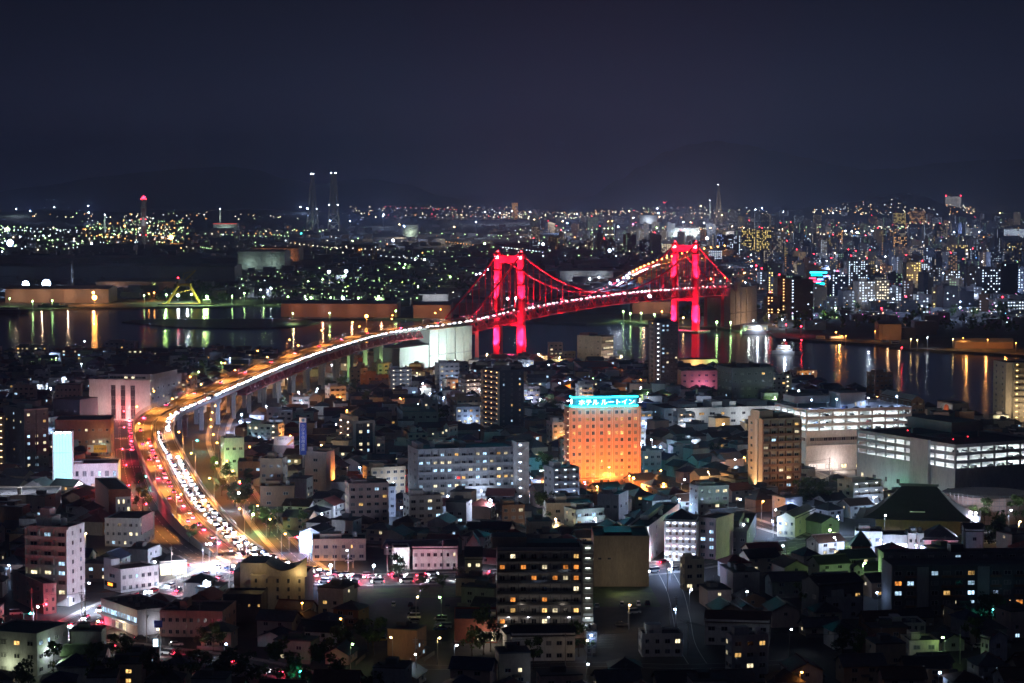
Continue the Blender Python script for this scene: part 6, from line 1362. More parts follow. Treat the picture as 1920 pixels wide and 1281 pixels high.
# small lamps added at random between the houses for light pools and brighter facades
re_ = random.Random(92); ne_ = 0
while ne_ < 75:
    x, y = re_.uniform(10, 1910), re_.uniform(695, 1060); p = at(x, y, G)
    if not free(p.x, p.y, 1.5): continue
    k_ = re_.choice(['bl', 'bl', 'wh', 'wh', 'bl', 'wa', 'so', 'pi', 'wh', 'gr']); ne_ += 1
    street_lamp(p, k_, 6.5, .8, re_.uniform(0, 6.28), re_.uniform(1500, 6000), unique('%s added street lamp' % CNAME[k_], where(p)), 'street lamps of the near town', re_.uniform(.26, .42), cone=None)
# frontage road and side road sodium lamps
k = 0
for pth, off, st, gp in ((r_front, 5.4, 40, 'frontage road'), (r_west, 9.4, 45, 'west road'), (r_hotel, 4.8, 34, 'hotel street'), (r_main, -11.8, 60, 'main road')):
    for q, t, nn, d in along(pth, st, 18):
        street_lamp(q + nn * off, 'so' if pth is r_front or (pth is r_hotel and d < 130) else 'wh', 9, 1.8, atan2(-nn.y * (1 if off > 0 else -1), -nn.x * (1 if off > 0 else -1)), (26000 if pth is r_west else 12000 if pth is r_hotel else 8500 if pth is r_front else 5000), 'tall street lamp along the %s, %s from its start' % (gp, ORD[round((d - 18) / st)]), 'lamps along the ' + gp, .34, name='highway_lamp', cone=140)
# ------------------------------------------------------------------ traffic lights
def traffic_light(p, rz, col, label, h=6.0, power=1500):
    t = thing('traffic_light', label, 'traffic light', p, rz, 'traffic lights')
    MB().tube([(0, 0, 0), (0, 0, h)], .12, 6).build('pole', M['metal'], t); MB().tube([(0, 0, h - .2), (2.6, 0, h)], .07, 5).build('arm', M['metal'], t)
    hd = MB().box(2.0, 3.5, -.18, .18, h - .25, h + .25).build('signal_head', M['black'], t)
    for j, c_ in enumerate(('cy', 'wa', 're')):
        on = c_ == col; MB().tube([(2.27 + .48 * j, -.2, h), (2.27 + .48 * j, -.26 - (.1 if on else 0), h)], .2 if not on else .34, 10).build('signal_lens', BULB[c_][0] if on else M['black'], hd)
    lamp('signal_light', 'POINT', BULB[col][1], power, t, (2.7, -1.3, h), size=.2)
for x, y, c_, l, P in ((207, 764, 're', 'red traffic light in front of the white civic building, left one', 5000), (231, 771, 're', 'red traffic light in front of the white civic building, right one', 5000), (231, 801, 're', 'red traffic light at the upper crossing beside the elevated road', 5000), (228, 842, 're', 'red traffic light at the middle crossing, left one', 5000), (244, 843, 're', 'red traffic light at the middle crossing, right one', 5000), (235, 872, 're', 'red traffic light at the third crossing beside the elevated road', 7000), (240, 910, 're', 'red traffic light by the white office, left one', 6000), (258, 903, 're', 'red traffic light by the white office, right one', 6000), (275, 894, 'cy', 'green traffic light under the elevated road', 7000), (371, 826, 'cy', 'green traffic light on the frontage road', 5000), (448, 906, 're', 'red traffic light among the frontage road trees', 5000), (355, 1059, 're', 'red traffic light beside the convenience store', 3500), (84, 1133, 're', 'red traffic light by the pink corner building', 3000), (130, 1172, 're', 'red traffic light at the lower left crossing', 2000), (60, 1150, 'cy', 'green traffic light by the pink corner building', 1500), (757, 892, 're', 'red traffic light at the left end of the long slab', 6000), (1741, 1031, 're', 'red traffic light by the red glowing restaurant', 5000), (555, 1007, 're', 'red traffic light by the blue corner shop', 2500), (272, 945, 're', 'red traffic light below the red brick building', 3500)):
    b_ = at(x, y, G + 6.0); traffic_light(Vector((b_.x - 2.7, b_.y, G)), 0, c_, l, 6.0, P)
# ------------------------------------------------------------------ signs on posts
def post_sign(x, y, w_, h, hgt, m, label, txt=None, tm=None, glowm=None, light=None):
    q = at(x, y, G); t = thing('road_sign', label, 'sign', q); MB().tube([(0, .15, 0), (0, .15, hgt)], .1, 6).build('post', M['metal'], t)
    bd = MB().box(-w_ / 2, w_ / 2, -.1, .04, hgt - h, hgt).build('sign_board', glowm or M[m], t)
    if txt:
        o = put('lettering', text_mesh(txt, h * .5, tm or M['signw'], .02, 'CENTER'), bd, (0, -.13, hgt - h * .68)); o.rotation_euler = (pi / 2, 0, 0)
    if light: lamp('sign_light', 'POINT', light[0], light[1], t, (0, -1.5, hgt - h), size=.2)
post_sign(297, 1199, 2.6, 2.2, 6.0, 'blue', 'blue direction sign over the lower road', None)
post_sign(292, 1232, 1.4, 2.6, 5.4, 'signw', 'glowing white pillar sign beside the lower road', glowm=glow('pillar_sign', (.6, .85, 1), 5, 'AUTO'), light=((.7, .85, 1), 900))
post_sign(1185, 868 + 40, 1.6, 4.2, 5, 'signw', 'small white glowing panel at the foot of the hotel', glowm=glow('panel_white2', (.8, .95, 1), 4))
post_sign(1016, 905, 2.0, 4.5, 6, 'signw', 'white glowing sign panel left of the hotel forecourt', glowm=glow('panel_white2', (.8, .95, 1), 4), light=((.8, .95, 1), 1500))
post_sign(1566, 1018, 2.4, 1.6, 4.2, 'signw', 'glowing yellow-green sign by the temple street', glowm=glow('panel_lime', (.8, 1, .4), 4))
post_sign(1532, 1035, 1.4, 2.6, 5, 'blue', 'blue post sign beside the dark lot on the right', 'P')
post_sign(421, 1212, .9, 1.2, 4, 'signw', 'small blue-white lit sign beside the frontage of the brownish office', glowm=glow('panel_blue', (.3, .6, 1), 6))
# ------------------------------------------------------------------ utility poles with cross arms and wires
POLE = MB().tube([(0, 0, 0), (0, 0, 11)], [.17, .1], 6).mesh('pole', M['pole']); ARM = MB().box(-.9, .9, -.06, .06, 10.2, 10.32).box(-.7, .7, -.06, .06, 9.5, 9.62).mesh('cross_arm', M['metal']); TRF = MB().tube([(.35, 0, 7.6), (.35, 0, 8.6)], .28, 8).mesh('transformer', M['grey'])
rp_ = random.Random(31); poles = []
PX = [(345, 1140, 0), (72, 950, 0), (270, 1010, 0), (322, 1080, 0), (405, 1090, 0), (430, 1100, 0), (153, 1170, 0), (160, 1180, 0), (627, 1075, 0), (662, 1065, 0), (489, 1100, 0), (830, 1068, 0), (779, 1265, 0), (1252, 1110, 0), (1260, 1080, 0), (1267, 1180, 0), (1290, 1230, 0), (1528, 1060, 0), (1718, 1040, 0), (1843, 1040, 0), (1450, 985, 0), (1338, 955, 0), (1100, 955, 0), (1167, 960, 0), (1180, 975, 0), (620, 880, 0), (700, 850, 0), (545, 990, 0), (520, 1000, 0), (726, 1075, 0), (1600, 950, 0), (1555, 900, 0), (1800, 1245, 0), (1255, 1195, 0), (350, 1195, 0), (375, 1190, 0), (275, 1205, 0), (60, 1165, 0), (1060, 1255, 0), (1380, 1000, 0), (1475, 1060, 0), (1480, 1250, 0), (905, 870, 0), (720, 760, 0), (1150, 870, 0), (1440, 905, 0)]
for i, (x, y, _) in enumerate(PX):
    p = at(x, y, G); poles.append(p); t = thing('utility_pole', unique('concrete utility pole', where(p)), 'pole', p, rp_.uniform(-.4, .6), 'utility poles')
    put('pole', POLE, t); put('cross_arm', ARM, t)
    if i % 3 == 0: put('transformer', TRF, t)
wr = 0
for i, p in enumerate(poles):
    nb = sorted((q for q in poles if q is not p and (q - p).length < 75), key=lambda q: (q - p).length)[:1]
    for q in nb:
        for dx in (-.7, .7):
            a, c_ = p + Vector((dx, 0, 10.25)), q + Vector((dx, 0, 10.25)); pts = [a.lerp(c_, k / 6) - Vector((0, 0, 1.2 * 4 * (k / 6) * (1 - k / 6))) for k in range(7)]
            w0 = MB().tube(pts, .03, 3); w0.build('overhead_wire', M['black'], None, label=unique('sagging overhead wire', where(p)), cat='wire', group='overhead wires')
# ------------------------------------------------------------------ trees of the near town
TREES = [(430, 905, 1.3), (441, 950, 1.5), (458, 935, 1.2), (452, 965, 1.6), (400, 892, 1.1), (416, 930, 1.2), (466, 905, 1.1), (505, 1005, 1.5), (480, 985, 1.1), (260, 938, 1.3), (268, 958, 1.4), (747, 1090, 1.4), (356, 1022, 1.1), (510, 998, 1.4), (190, 772, 1.0), (640, 775, 1.0), (720, 790, 1.1), (822, 795, 1.3), (838, 790, 1.2), (870, 795, 1.5), (890, 788, 1.4), (1022, 765, 1.4), (1030, 772, 1.3), (1044, 780, 1.1), (1015, 895, 1.2), (1030, 880, 1.2), (1200, 722, 1.3), (1215, 716, 1.2), (1180, 680, 1.2), (1160, 678, 1.0), (1330, 760, 1.2), (1350, 870, 1.2), (1360, 866, 1.1), (1340, 860, 1.0), (1576, 862, 1.3), (1562, 928, 1.0), (1520, 955, 1.8), (1502, 950, 1.6), (1540, 960, 1.5), (1780, 945, 1.5), (1795, 950, 1.6), (1812, 955, 1.3), (1845, 985, 1.5), (1850, 975, 1.3), (1905, 985, 1.4), (1880, 1030, 1.9), (1870, 1035, 1.6), (1275, 1040, 1.0), (1025, 975, 1.5), (1015, 985, 1.4), (635, 1232, 1.3), (650, 1226, 1.2), (700, 1228, 1.5), (690, 1222, 1.3), (907, 1228, 1.5), (885, 1232, 1.3), (920, 1222, 1.2), (830, 1110, .9), (860, 1108, .9), (790, 1118, .8), (400, 1222, 1.2), (385, 1218, 1.0), (210, 1240, 1.0), (240, 1262, 1.2), (100, 1275, 1.1), (380, 1280, 1.4), (420, 1290, 1.6), (360, 1285, 1.2), (460, 1300, 1.5), (520, 1305, 1.6), (560, 1300, 1.4), (40, 1300, 1.5), (180, 1300, 1.6), (300, 1305, 1.6), (600, 1308, 1.5), (640, 1300, 1.3), (700, 1310, 1.5), (1000, 1255, 1.1), (980, 1230, 1.0), (1085, 1232, 1.2), (1610, 1238, 1.2), (1580, 1235, 1.3), (1830, 1215, 1.2), (1850, 1185, 1.4), (1870, 1182, 1.2), (1900, 1188, 1.4), (1820, 1180, 1.0), (1505, 1150, 1.3), (470, 760, 1.0), (455, 745, 1.1), (582, 758, 1.2), (530, 765, 1.0), (380, 700, 1.3), (370, 690, 1.4), (345, 695, 1.3), (690, 760, 1.5), (660, 745, 1.6), (640, 740, 1.7), (620, 742, 1.4), (570, 1000, .9), (1000, 745, 1.3), (300, 690, 1.2), (60, 700, 1.1), (20, 690, 1.5)]
for i, (x, y, s_) in enumerate(TREES):
    p = at(x, y, G); tree(p, s_, i, unique(['leafy green tree', 'dark leafy tree'][i % 2], where(p)), 'trees of the near town')
# ------------------------------------------------------------------ beyond the water: sheds, works, towers, lights
rf_ = random.Random(8)
def shed(name, label, x0, x1, yb, yt, m='shed', yaw=0, dp=40, roofm='shed', lit=None, z0=1.6, group=None, ridge_=3.0):
    b = Bld(name, label, x0, x1, yb, yt, yaw, None, dp, 'grey', body=False, z0=z0, group=group)
    MB().box(0, b.W, 0, b.D, 0, b.h, skip='t').build('wall', M[m], b.t); W_, D_, h = b.W, b.D, b.h
    q = MB(); q.poly([(-.5, -.5, h), (W_ + .5, -.5, h), (W_ + .5, D_ / 2, h + ridge_), (-.5, D_ / 2, h + ridge_)]).poly([(W_ + .5, D_ + .5, h), (-.5, D_ + .5, h), (-.5, D_ / 2, h + ridge_), (W_ + .5, D_ / 2, h + ridge_)]).poly([(0, D_, h), (0, 0, h), (0, D_ / 2, h + ridge_ - .1)]).poly([(W_, 0, h), (W_, D_, h), (W_, D_ / 2, h + ridge_ - .1)])
    q.build('roof', M[roofm], b.t)
    n = max(3, int(b.W / 14))
    for k_ in range(n): b.panel('F', b.W * (k_ + .5) / n - .3, b.W * (k_ + .5) / n + .3, .2, h - .2, .02, .4, M[m], 'pilaster')
    if lit:
        col, P, cnt = lit
        for k_ in range(cnt): lamp('shed_light', 'POINT', col, P, b.t, (b.W * (k_ + .5) / cnt, -14, 9), size=.6)
    return b
shed('warehouse', 'long cream quayside warehouse lit orange at the left edge', 10, 204, 568, 542, 'cream' if False else 'shed_b', 0, 60, 'shed_b', ((1, .68, .45), 7000, 4))
shed('warehouse', 'long low pale shed behind the quayside warehouse', 180, 330, 545, 528, 'shed_b', 0, 60, 'shed', ((1, .7, .5), 4800, 2))
shed('warehouse', 'dark long mill hall across the left background', -40, 440, 528, 500, 'shed', 0, 90, 'shed')
shed('warehouse', 'second dark mill hall further back on the left', -40, 470, 500, 484, 'shed', 0, 120, 'shed')
shed('warehouse', 'grey-green windowless hall in the left background', 446, 534, 505, 472, 'shed', -4, 60, 'shed', ((.7, 1, .8), 9600, 2))
shed('warehouse', 'orange lit hall behind the grey-green hall', 470, 560, 490, 466, 'shed_b', -3, 60, 'shed_b', ((1, .5, .25), 14400, 2))
shed('warehouse', 'long reddish-brown quay shed in front of the lit park', 527, 745, 595, 570, 'shed_b', -3, 36, 'shed', ((1, .45, .25), 4160, 4))
shed('warehouse', 'reddish-brown block with a domed roof vent beside the quay shed', 775, 845, 597, 572, 'shed_b', -2, 36, 'shed', ((1, .45, .22), 4160, 2))
shed('warehouse', 'dark shed with white lit gable behind the bridge cable', 785, 840, 570, 552, 'white', 0, 30, 'shed', ((.85, .9, 1), 4160, 2))
shed('warehouse', 'low dark wharf shed under the bridge side span', 845, 925, 590, 568, 'shed_b', 0, 30, 'shed')
shed('warehouse', 'grey long depot behind the bridge centre span', 1050, 1150, 528, 508, 'shed', 6, 50, 'shed', ((.8, .9, 1), 8000, 2))
shed('office_hall', 'brown hall with window rows behind the far tower', 1186, 1262, 588, 566, 'shed_b', 2, 30, 'shed', ((1, .6, .4), 4800, 2), ridge_=.5)
shed('warehouse', 'lit orange waterfront store beyond the right quay', 1648, 1690, 638, 608, 'shed_b', 3, 20, 'shed', ((1, .55, .25), 1600, 2))
shed('warehouse', 'low orange lit wharf shed on the right quay', 1790, 1900, 654, 642, 'shed_b', -4, 16, 'shed', ((1, .42, .1), 3520, 3))
shed('warehouse', 'greenish lit shipyard hall beyond the far tower', 1256, 1312, 446, 428, 'shed', 0, 60, 'shed', ((.8, 1, .85), 48000, 3))
shed('warehouse', 'wide shipyard hall right of the greenish hall', 1312, 1420, 447, 434, 'shed', 0, 80, 'shed', ((1, .9, .8), 41600, 3))
shed('dock_hall', 'grey dock hall with gantry on the far shore', 1200, 1232, 420, 404, 'shed', 0, 80, 'shed', ((.8, .9, 1), 80000, 1))
shed('gas_hall', 'grey-green tank hall in the middle background', 755, 783, 444, 422, 'shed', 0, 60, 'shed', ((.8, 1, .7), 32000, 1))
for i, (x0, x1, yb, yt) in enumerate(((395, 436, 440, 430), (640, 700, 470, 460), (700, 760, 455, 448), (820, 905, 500, 486), (840, 905, 520, 508), (560, 640, 520, 508), (660, 720, 545, 535), (600, 668, 555, 545), (480, 560, 545, 534), (930, 1010, 470, 458), (1010, 1060, 450, 440), (1030, 1110, 480, 470), (720, 800, 500, 492), (330, 380, 470, 462), (150, 250, 470, 461), (1090, 1160, 500, 490), (330, 395, 490, 478), (690, 760, 530, 522))):
    shed('warehouse', 'dark industrial shed in the far works, %s of eighteen counted from left to right in order of build' % ORD[i] if False else unique('dark industrial shed', 'on the far left' if x0 < 470 else 'behind the bridge span' if x0 > 920 else 'near the lattice chimney towers' if yb < 480 else 'among the green-lit trees'), x0, x1, yb, yt, 'shed', rf_.uniform(-6, 6), 40, 'shed', None, group='industrial sheds')

def lattice(name, label, x, yb, yt, wpx, m, lights, cat='tower', taper=.3, z0=1.6, bays_=9, strong=1.0):
    p = at(x, yb, z0); h = ztop(p, yt) - z0; w_ = wpx * p.y / F; t = thing(name, label, cat, p)
    def c(z, i): k = 1 - (1 - taper) * min(1, z / (h * .95)); a = w_ / 2 * k; return Vector(((-a, a, a, -a)[i], (-a, -a, a, a)[i], z))
    for i in range(4): MB().bar(c(0, i), c(h, i), .9 * strong, m=0, w2=.6 * strong).build('leg', m, t)
    br = MB(); zs = [h * (1 - (1 - k / bays_) ** 1.4) for k in range(bays_ + 1)]
    for k in range(bays_):
        for i in range(4): j = (i + 1) % 4; br.bar(c(zs[k], i), c(zs[k + 1], j), .45 * strong); br.bar(c(zs[k], j), c(zs[k + 1], i), .45 * strong); br.bar(c(zs[k + 1], i), c(zs[k + 1], j), .5 * strong)
    br.build('bracing', m, t, kind='stuff')
    for f, kd, n in lights:
        for j in range(n):
            q = c(h * f, j); MB().octa((q.x * 1.05, q.y * 1.05, q.z + 1), .62 * strong).build('warning_lamp', BULB[kd][0], t)
    return t, h, w_, p
t, h, w_, p = lattice('chimney_tower', 'tall lattice chimney tower with white top lamps, left of the pair', 586, 432, 327, 22, M['metal'], ((1.0, 'wh', 2), (.38, 'wh', 2)), strong=2.4, taper=.2)
MB().tube([(0, 0, 0), (0, 0, h * 1.0)], [4.5, 3.5], 10).build('flue', M['conc'], t); lamp('floodlight', 'SPOT', (.8, 1, .85), 45000, t, (0, -40, 2), (0, 38, 60), cone=90)
t, h, w_, p = lattice('chimney_tower', 'tall lattice chimney tower with white top lamps, right of the pair', 626, 434, 325, 22, M['conc'], ((1.0, 'wh', 2), (.45, 'wh', 2)), strong=3.0, taper=.35)
MB().tube([(0, 0, h * .3), (0, 0, h * 1.0)], [7, 6], 10).build('flue', M['conc'], t); lamp('floodlight', 'SPOT', (.8, 1, .85), 45000, t, (0, -40, 2), (0, 38, 60), cone=90)
t, h, w_, p = lattice('chimney_tower', 'red and white banded lattice chimney with red beacons on the left', 270, 458, 374, 10, M['conc'], ((1.0, 're', 4), (.55, 're', 2), (.2, 're', 2)), strong=1.6, taper=.8)
for k in range(5): MB().tube([(0, 0, h * k / 5), (0, 0, h * (k + 1) / 5 - .02)], 4.0, 12).build('flue_band', [M['signw'], M['brick']][k % 2], t)
MB().octa((0, 0, h + 4), 5.0).build('beacon_lamp', glow('beacon_red', (1, .03, .08), 12), t); lamp('floodlight', 'POINT', (.9, .9, 1), 16000, t, (0, -30, h * .5), size=1)
lattice('radio_mast', 'lattice radio mast with a single lamp on the right skyline', 1347, 428, 347, 14, M['conc_d'], ((1.0, 'wh', 1),), strong=1.7, taper=.15)
lattice('gantry_mast', 'thin lattice light mast behind the quayside warehouse', 135, 545, 490, 4, M['metal'], (), strong=.7, taper=.9)
lattice('radio_mast', 'small red lamped mast on the right skyline', 1246, 405, 380, 4, M['metal'], ((1.0, 're', 2), (.3, 're', 2)), strong=2.2, taper=.7, bays_=5)
lattice('refinery_column', 'yellow lit refinery column with stairs left of the bridge towers gap', 1144, 452, 414, 10, M['crane_y'], ((.95, 'wa', 3), (.6, 'gr', 3), (.3, 'wa', 3)), strong=1.5, taper=.7)
lattice('pylon', 'yellow lit lattice frame in the middle background', 702, 488, 462, 8, M['crane_y'], (), strong=1.0, taper=.8, bays_=5)
for x, yb, yt, lb in ((413, 432, 394, 'slim white chimney with a top lamp above the incinerator'), (1331, 420, 378, 'slim dark chimney on the right skyline'), (197, 438, 405, 'thin lit refinery chimney on the left')):
    p = at(x, yb, 1.6); h = ztop(p, yt); t = thing('chimney', lb, 'chimney', p); MB().tube([(0, 0, 0), (0, 0, h)], [3.2, 2.4], 12).build('shaft', M['signw'], t); MB().octa((0, 0, h + 1.5), 1.6).build('top_lamp', BULB['wh'][0], t); lamp('floodlight', 'POINT', (.8, 1, .9), 20000, t, (0, -25, h * .6), size=1)
b = shed('incinerator', 'grey incinerator hall with red edge lights below the slim white chimney', 400, 444, 438, 420, 'shed', 0, 60, 'shed', ((.7, 1, .8), 40000, 1)); b.panel('F', 0, b.W, b.h - .5, b.h + 1.5, .2, 1.2, glow('edge_red', (1, .12, .1), 1.2), 'edge_light')
# grey skyline tower
b = Bld('office_tower', 'tall pale grey office tower with red corner beacons on the right skyline', 1772, 1802, 412, 369, 0, None, 50, 'grey', 'roof', 24, z0=1.8, short=None)
wl_ = {k: MB() for k in 'wd'}
for i in range(3, 22):
    for k in range(11):
        u = b.W * (.12 + .76 * k / 11); z = i * b.fh; kd = 'w' if rf_.random() < .13 else 'd'
        wl_[kd].box(u, u + b.W * .04, -.6, -.05, z + .8, z + 2.6)
wl_['w'].build('lit_window', PANE['w'], b.t, kind='stuff'); wl_['d'].build('dark_window', M['black'], b.t, kind='stuff')
for u in (0.04, .96): MB().octa((b.W * u, 0, b.h + 4), 3.4).build('beacon_lamp', glow('beacon_red', (1, .03, .08), 12), b.t)
lamp('floodlight', 'POINT', (1, .95, .9), 520000, b.t, (b.W * .5, -90, 40), size=3)
# brick-like orange tower of the central skyline
# far towers
LIT = {'w': glow('far_window_warm', (1, .5, .18), 1.7), 'n': glow('far_window_neutral', (1, .82, .55), 1.8), 'c': glow('far_window_cool', (.66, .8, 1.0), 2.0), 'y': glow('far_window_yellow', (1, .72, .2), 1.6), 'g': glow('far_window_green', (.6, 1, .6), 1.3), 'b': glow('far_window_blue', (.35, .5, 1), 2.2)}
LITB = {k_: glow('bright_' + k_, tuple(m_.node_tree.nodes['Emission'].inputs[0].default_value)[:3], 5.5, 'AUTO') for k_, m_ in LIT.items()}
LNAME = dict(w='warm', n='pale', c='cool white', y='yellow', g='greenish', b='blue')
def far_tower(x0, x1, yb, yt, wall, key, dens, label, yaw=0, bright=False, corr=True, z0=1.6, group='apartment towers across the water', dp=16):
    b = Bld('apartment_tower', label, x0, x1, yb, yt, yaw, None, dp, wall, body=False, z0=z0, group=group); W_, h = b.W, b.h; FOOT.pop()
    n = max(3, round(h / 3.1)); fh = h / n
    m = MB().box(0, W_, 0, dp, 0, h); m.box(W_ * .2, W_ * .55, dp * .3, dp * .7, h, h + 3)
    m.build('wall', M[wall], b.t)
    if corr:
        sl_ = MB()
        for i in range(n): sl_.box(.1, W_ - .1, -1.2, 0, i * fh - .1, i * fh + .9)
        sl_.build('balcony_front', M[wall], b.t, kind='stuff')
    q = MB(); cols_ = max(2, round(W_ / 3.4)); stair = b.rnd.random() < .6; sk = b.rnd.choice([0, cols_ - 1])
    for i in range(n):
        for k in range(cols_):
            u = W_ * (k + .5) / cols_; z = i * fh + 1.0
            if (stair and k == sk and b.rnd.random() < .9) or b.rnd.random() < dens: q.poly([(u - .6, -.06, z + .2), (u + .6, -.06, z + .2), (u + .6, -.06, z + 1.1), (u - .6, -.06, z + 1.1)])
    if q.v: q.build('window_light', LITB[key] if bright else LIT[key], b.t, kind='stuff')
    if b.rnd.random() < .25: MB().octa((W_ * .4, dp * .5, h + 4.2), .8).build('warning_lamp', BULB['re'][0], b.t)
    return b
HAND = [(1590, 1627, 540, 490, 'grey', 'c', .5), (1610, 1642, 572, 528, 'white', 'c', .55), (1643, 1667, 572, 526, 'cream', 'n', .5), (1668, 1690, 570, 540, 'white', 'c', .8), (1699, 1726, 545, 492, 'beige', 'y', .45), (1727, 1743, 535, 495, 'white', 'c', .6), (1690, 1699, 540, 492, 'white', 'c', .1), (1717, 1748, 588, 553, 'white', 'c', .55), (1748, 1768, 590, 540, 'beige', 'y', .5), (1768, 1796, 592, 536, 'dgrey', 'c', .06), (1840, 1876, 565, 505, 'dgrey', 'c', .55), (1876, 1908, 560, 495, 'dgrey', 'c', .04), (1908, 1935, 555, 500, 'grey', 'c', .6), (1862, 1920, 582, 565, 'white', 'c', .85), (1483, 1524, 602, 524, 'dgrey', 'c', .07), (1466, 1484, 600, 522, 'brown', 'w', .3), (1438, 1462, 600, 556, 'brown', 'w', .15), (1440, 1450, 560, 510, 'grey', 'y', .7), (1773, 1800, 545, 508, 'navy', 'c', .3), (1812, 1842, 542, 500, 'dgrey', 'c', .2), (1560, 1590, 560, 515, 'navy', 'c', .15), (1424, 1440, 552, 510, 'white', 'c', .1), (1328, 1354, 490, 470, 'white', 'c', .9), (1222, 1240, 478, 440, 'conc', 'n', .0), (1240, 1266, 474, 458, 'white', 'n', .8), (1390, 1416, 470, 430, 'dgrey', 'y', .55), (1418, 1446, 475, 432, 'dgrey', 'y', .5), (1775, 1815, 478, 460, 'beige', 'y', .5), (1885, 1915, 470, 455, 'dgrey', 'y', .2), (1675, 1700, 470, 444, 'dgrey', 'w', .4), (1732, 1752, 500, 465, 'dgrey', 'c', .2), (1880, 1920, 442, 430, 'white', 'c', .8), (1190, 1196, 436, 420, 'conc', 'b', .1), (960, 971, 412, 381, 'brown', 'w', .7), (1180, 1192, 442, 424, 'conc', 'n', .1), (1565, 1580, 458, 436, 'brown', 'w', .5), (1705, 1735, 420, 396, 'beige', 'w', .35), (1675, 1698, 424, 400, 'beige', 'y', .45), (1652, 1668, 400, 394, 'white', 'c', .9), (1362, 1388, 478, 442, 'dgrey', 'c', .3), (1344, 1360, 470, 440, 'navy', 'b', .4), (1455, 1475, 455, 436, 'grey', 'c', .3)]
for i, (x0, x1, yb, yt, wl2, key, dn) in enumerate(HAND):
    far_tower(x0, x1, yb, yt, wl2, key, dn, unique('%s apartment tower with %s window lights' % (WNAME.get(wl2, 'dark' if wl2 in ('navy',) else 'concrete'), LNAME[key]), 'across the water near picture column %d' % 0 if False else ['right of the bridge', 'in the right background', 'on the far right', 'behind the bridge'][0 if x0 < 1500 else 1 if x0 < 1700 else 2] if x0 > 1330 else 'behind the bridge'), rf_.uniform(-8, 18), True)
placed = [(x0, x1, yb) for x0, x1, yb, *_ in HAND]
cnt = 0; tries = 0
while cnt < 225 and tries < 4000:
    tries += 1
    x = rf_.uniform(1350, 1915) if rf_.random() < .86 else rf_.uniform(1000, 1350)
    yb = rf_.uniform(415, 592) if x > 1440 else rf_.uniform(415, 480)
    sc = (yb - 341) / 230.0; w_ = rf_.uniform(14, 34) * (sc * .7 + .3); hp = rf_.uniform(18, 52) * (sc * .75 + .2)
    if any(abs(x - (a + c_) / 2) < (w_ + c_ - a) * .42 and abs(yb - y2) < 9 + 12 * sc for a, c_, y2 in placed): continue
    placed.append((x - w_ / 2, x + w_ / 2, yb)); cnt += 1
    wl2 = rf_.choice(['dgrey', 'dgrey', 'grey', 'navy', 'brown', 'beige', 'dgrey']); key = rf_.choice('cccnnwycg')
    zone = 'behind the bridge' if x < 1440 else 'in the right background' if x < 1700 else 'on the far right'
    far_tower(x - w_ / 2, x + w_ / 2, yb, yb - hp, wl2, key, rf_.choice([.04, .07, .12, .2, .35]), unique('%s apartment tower with %s window lights' % (WNAME.get(wl2, 'dark'), LNAME[key]), zone), rf_.uniform(-14, 22), corr=yb > 470)
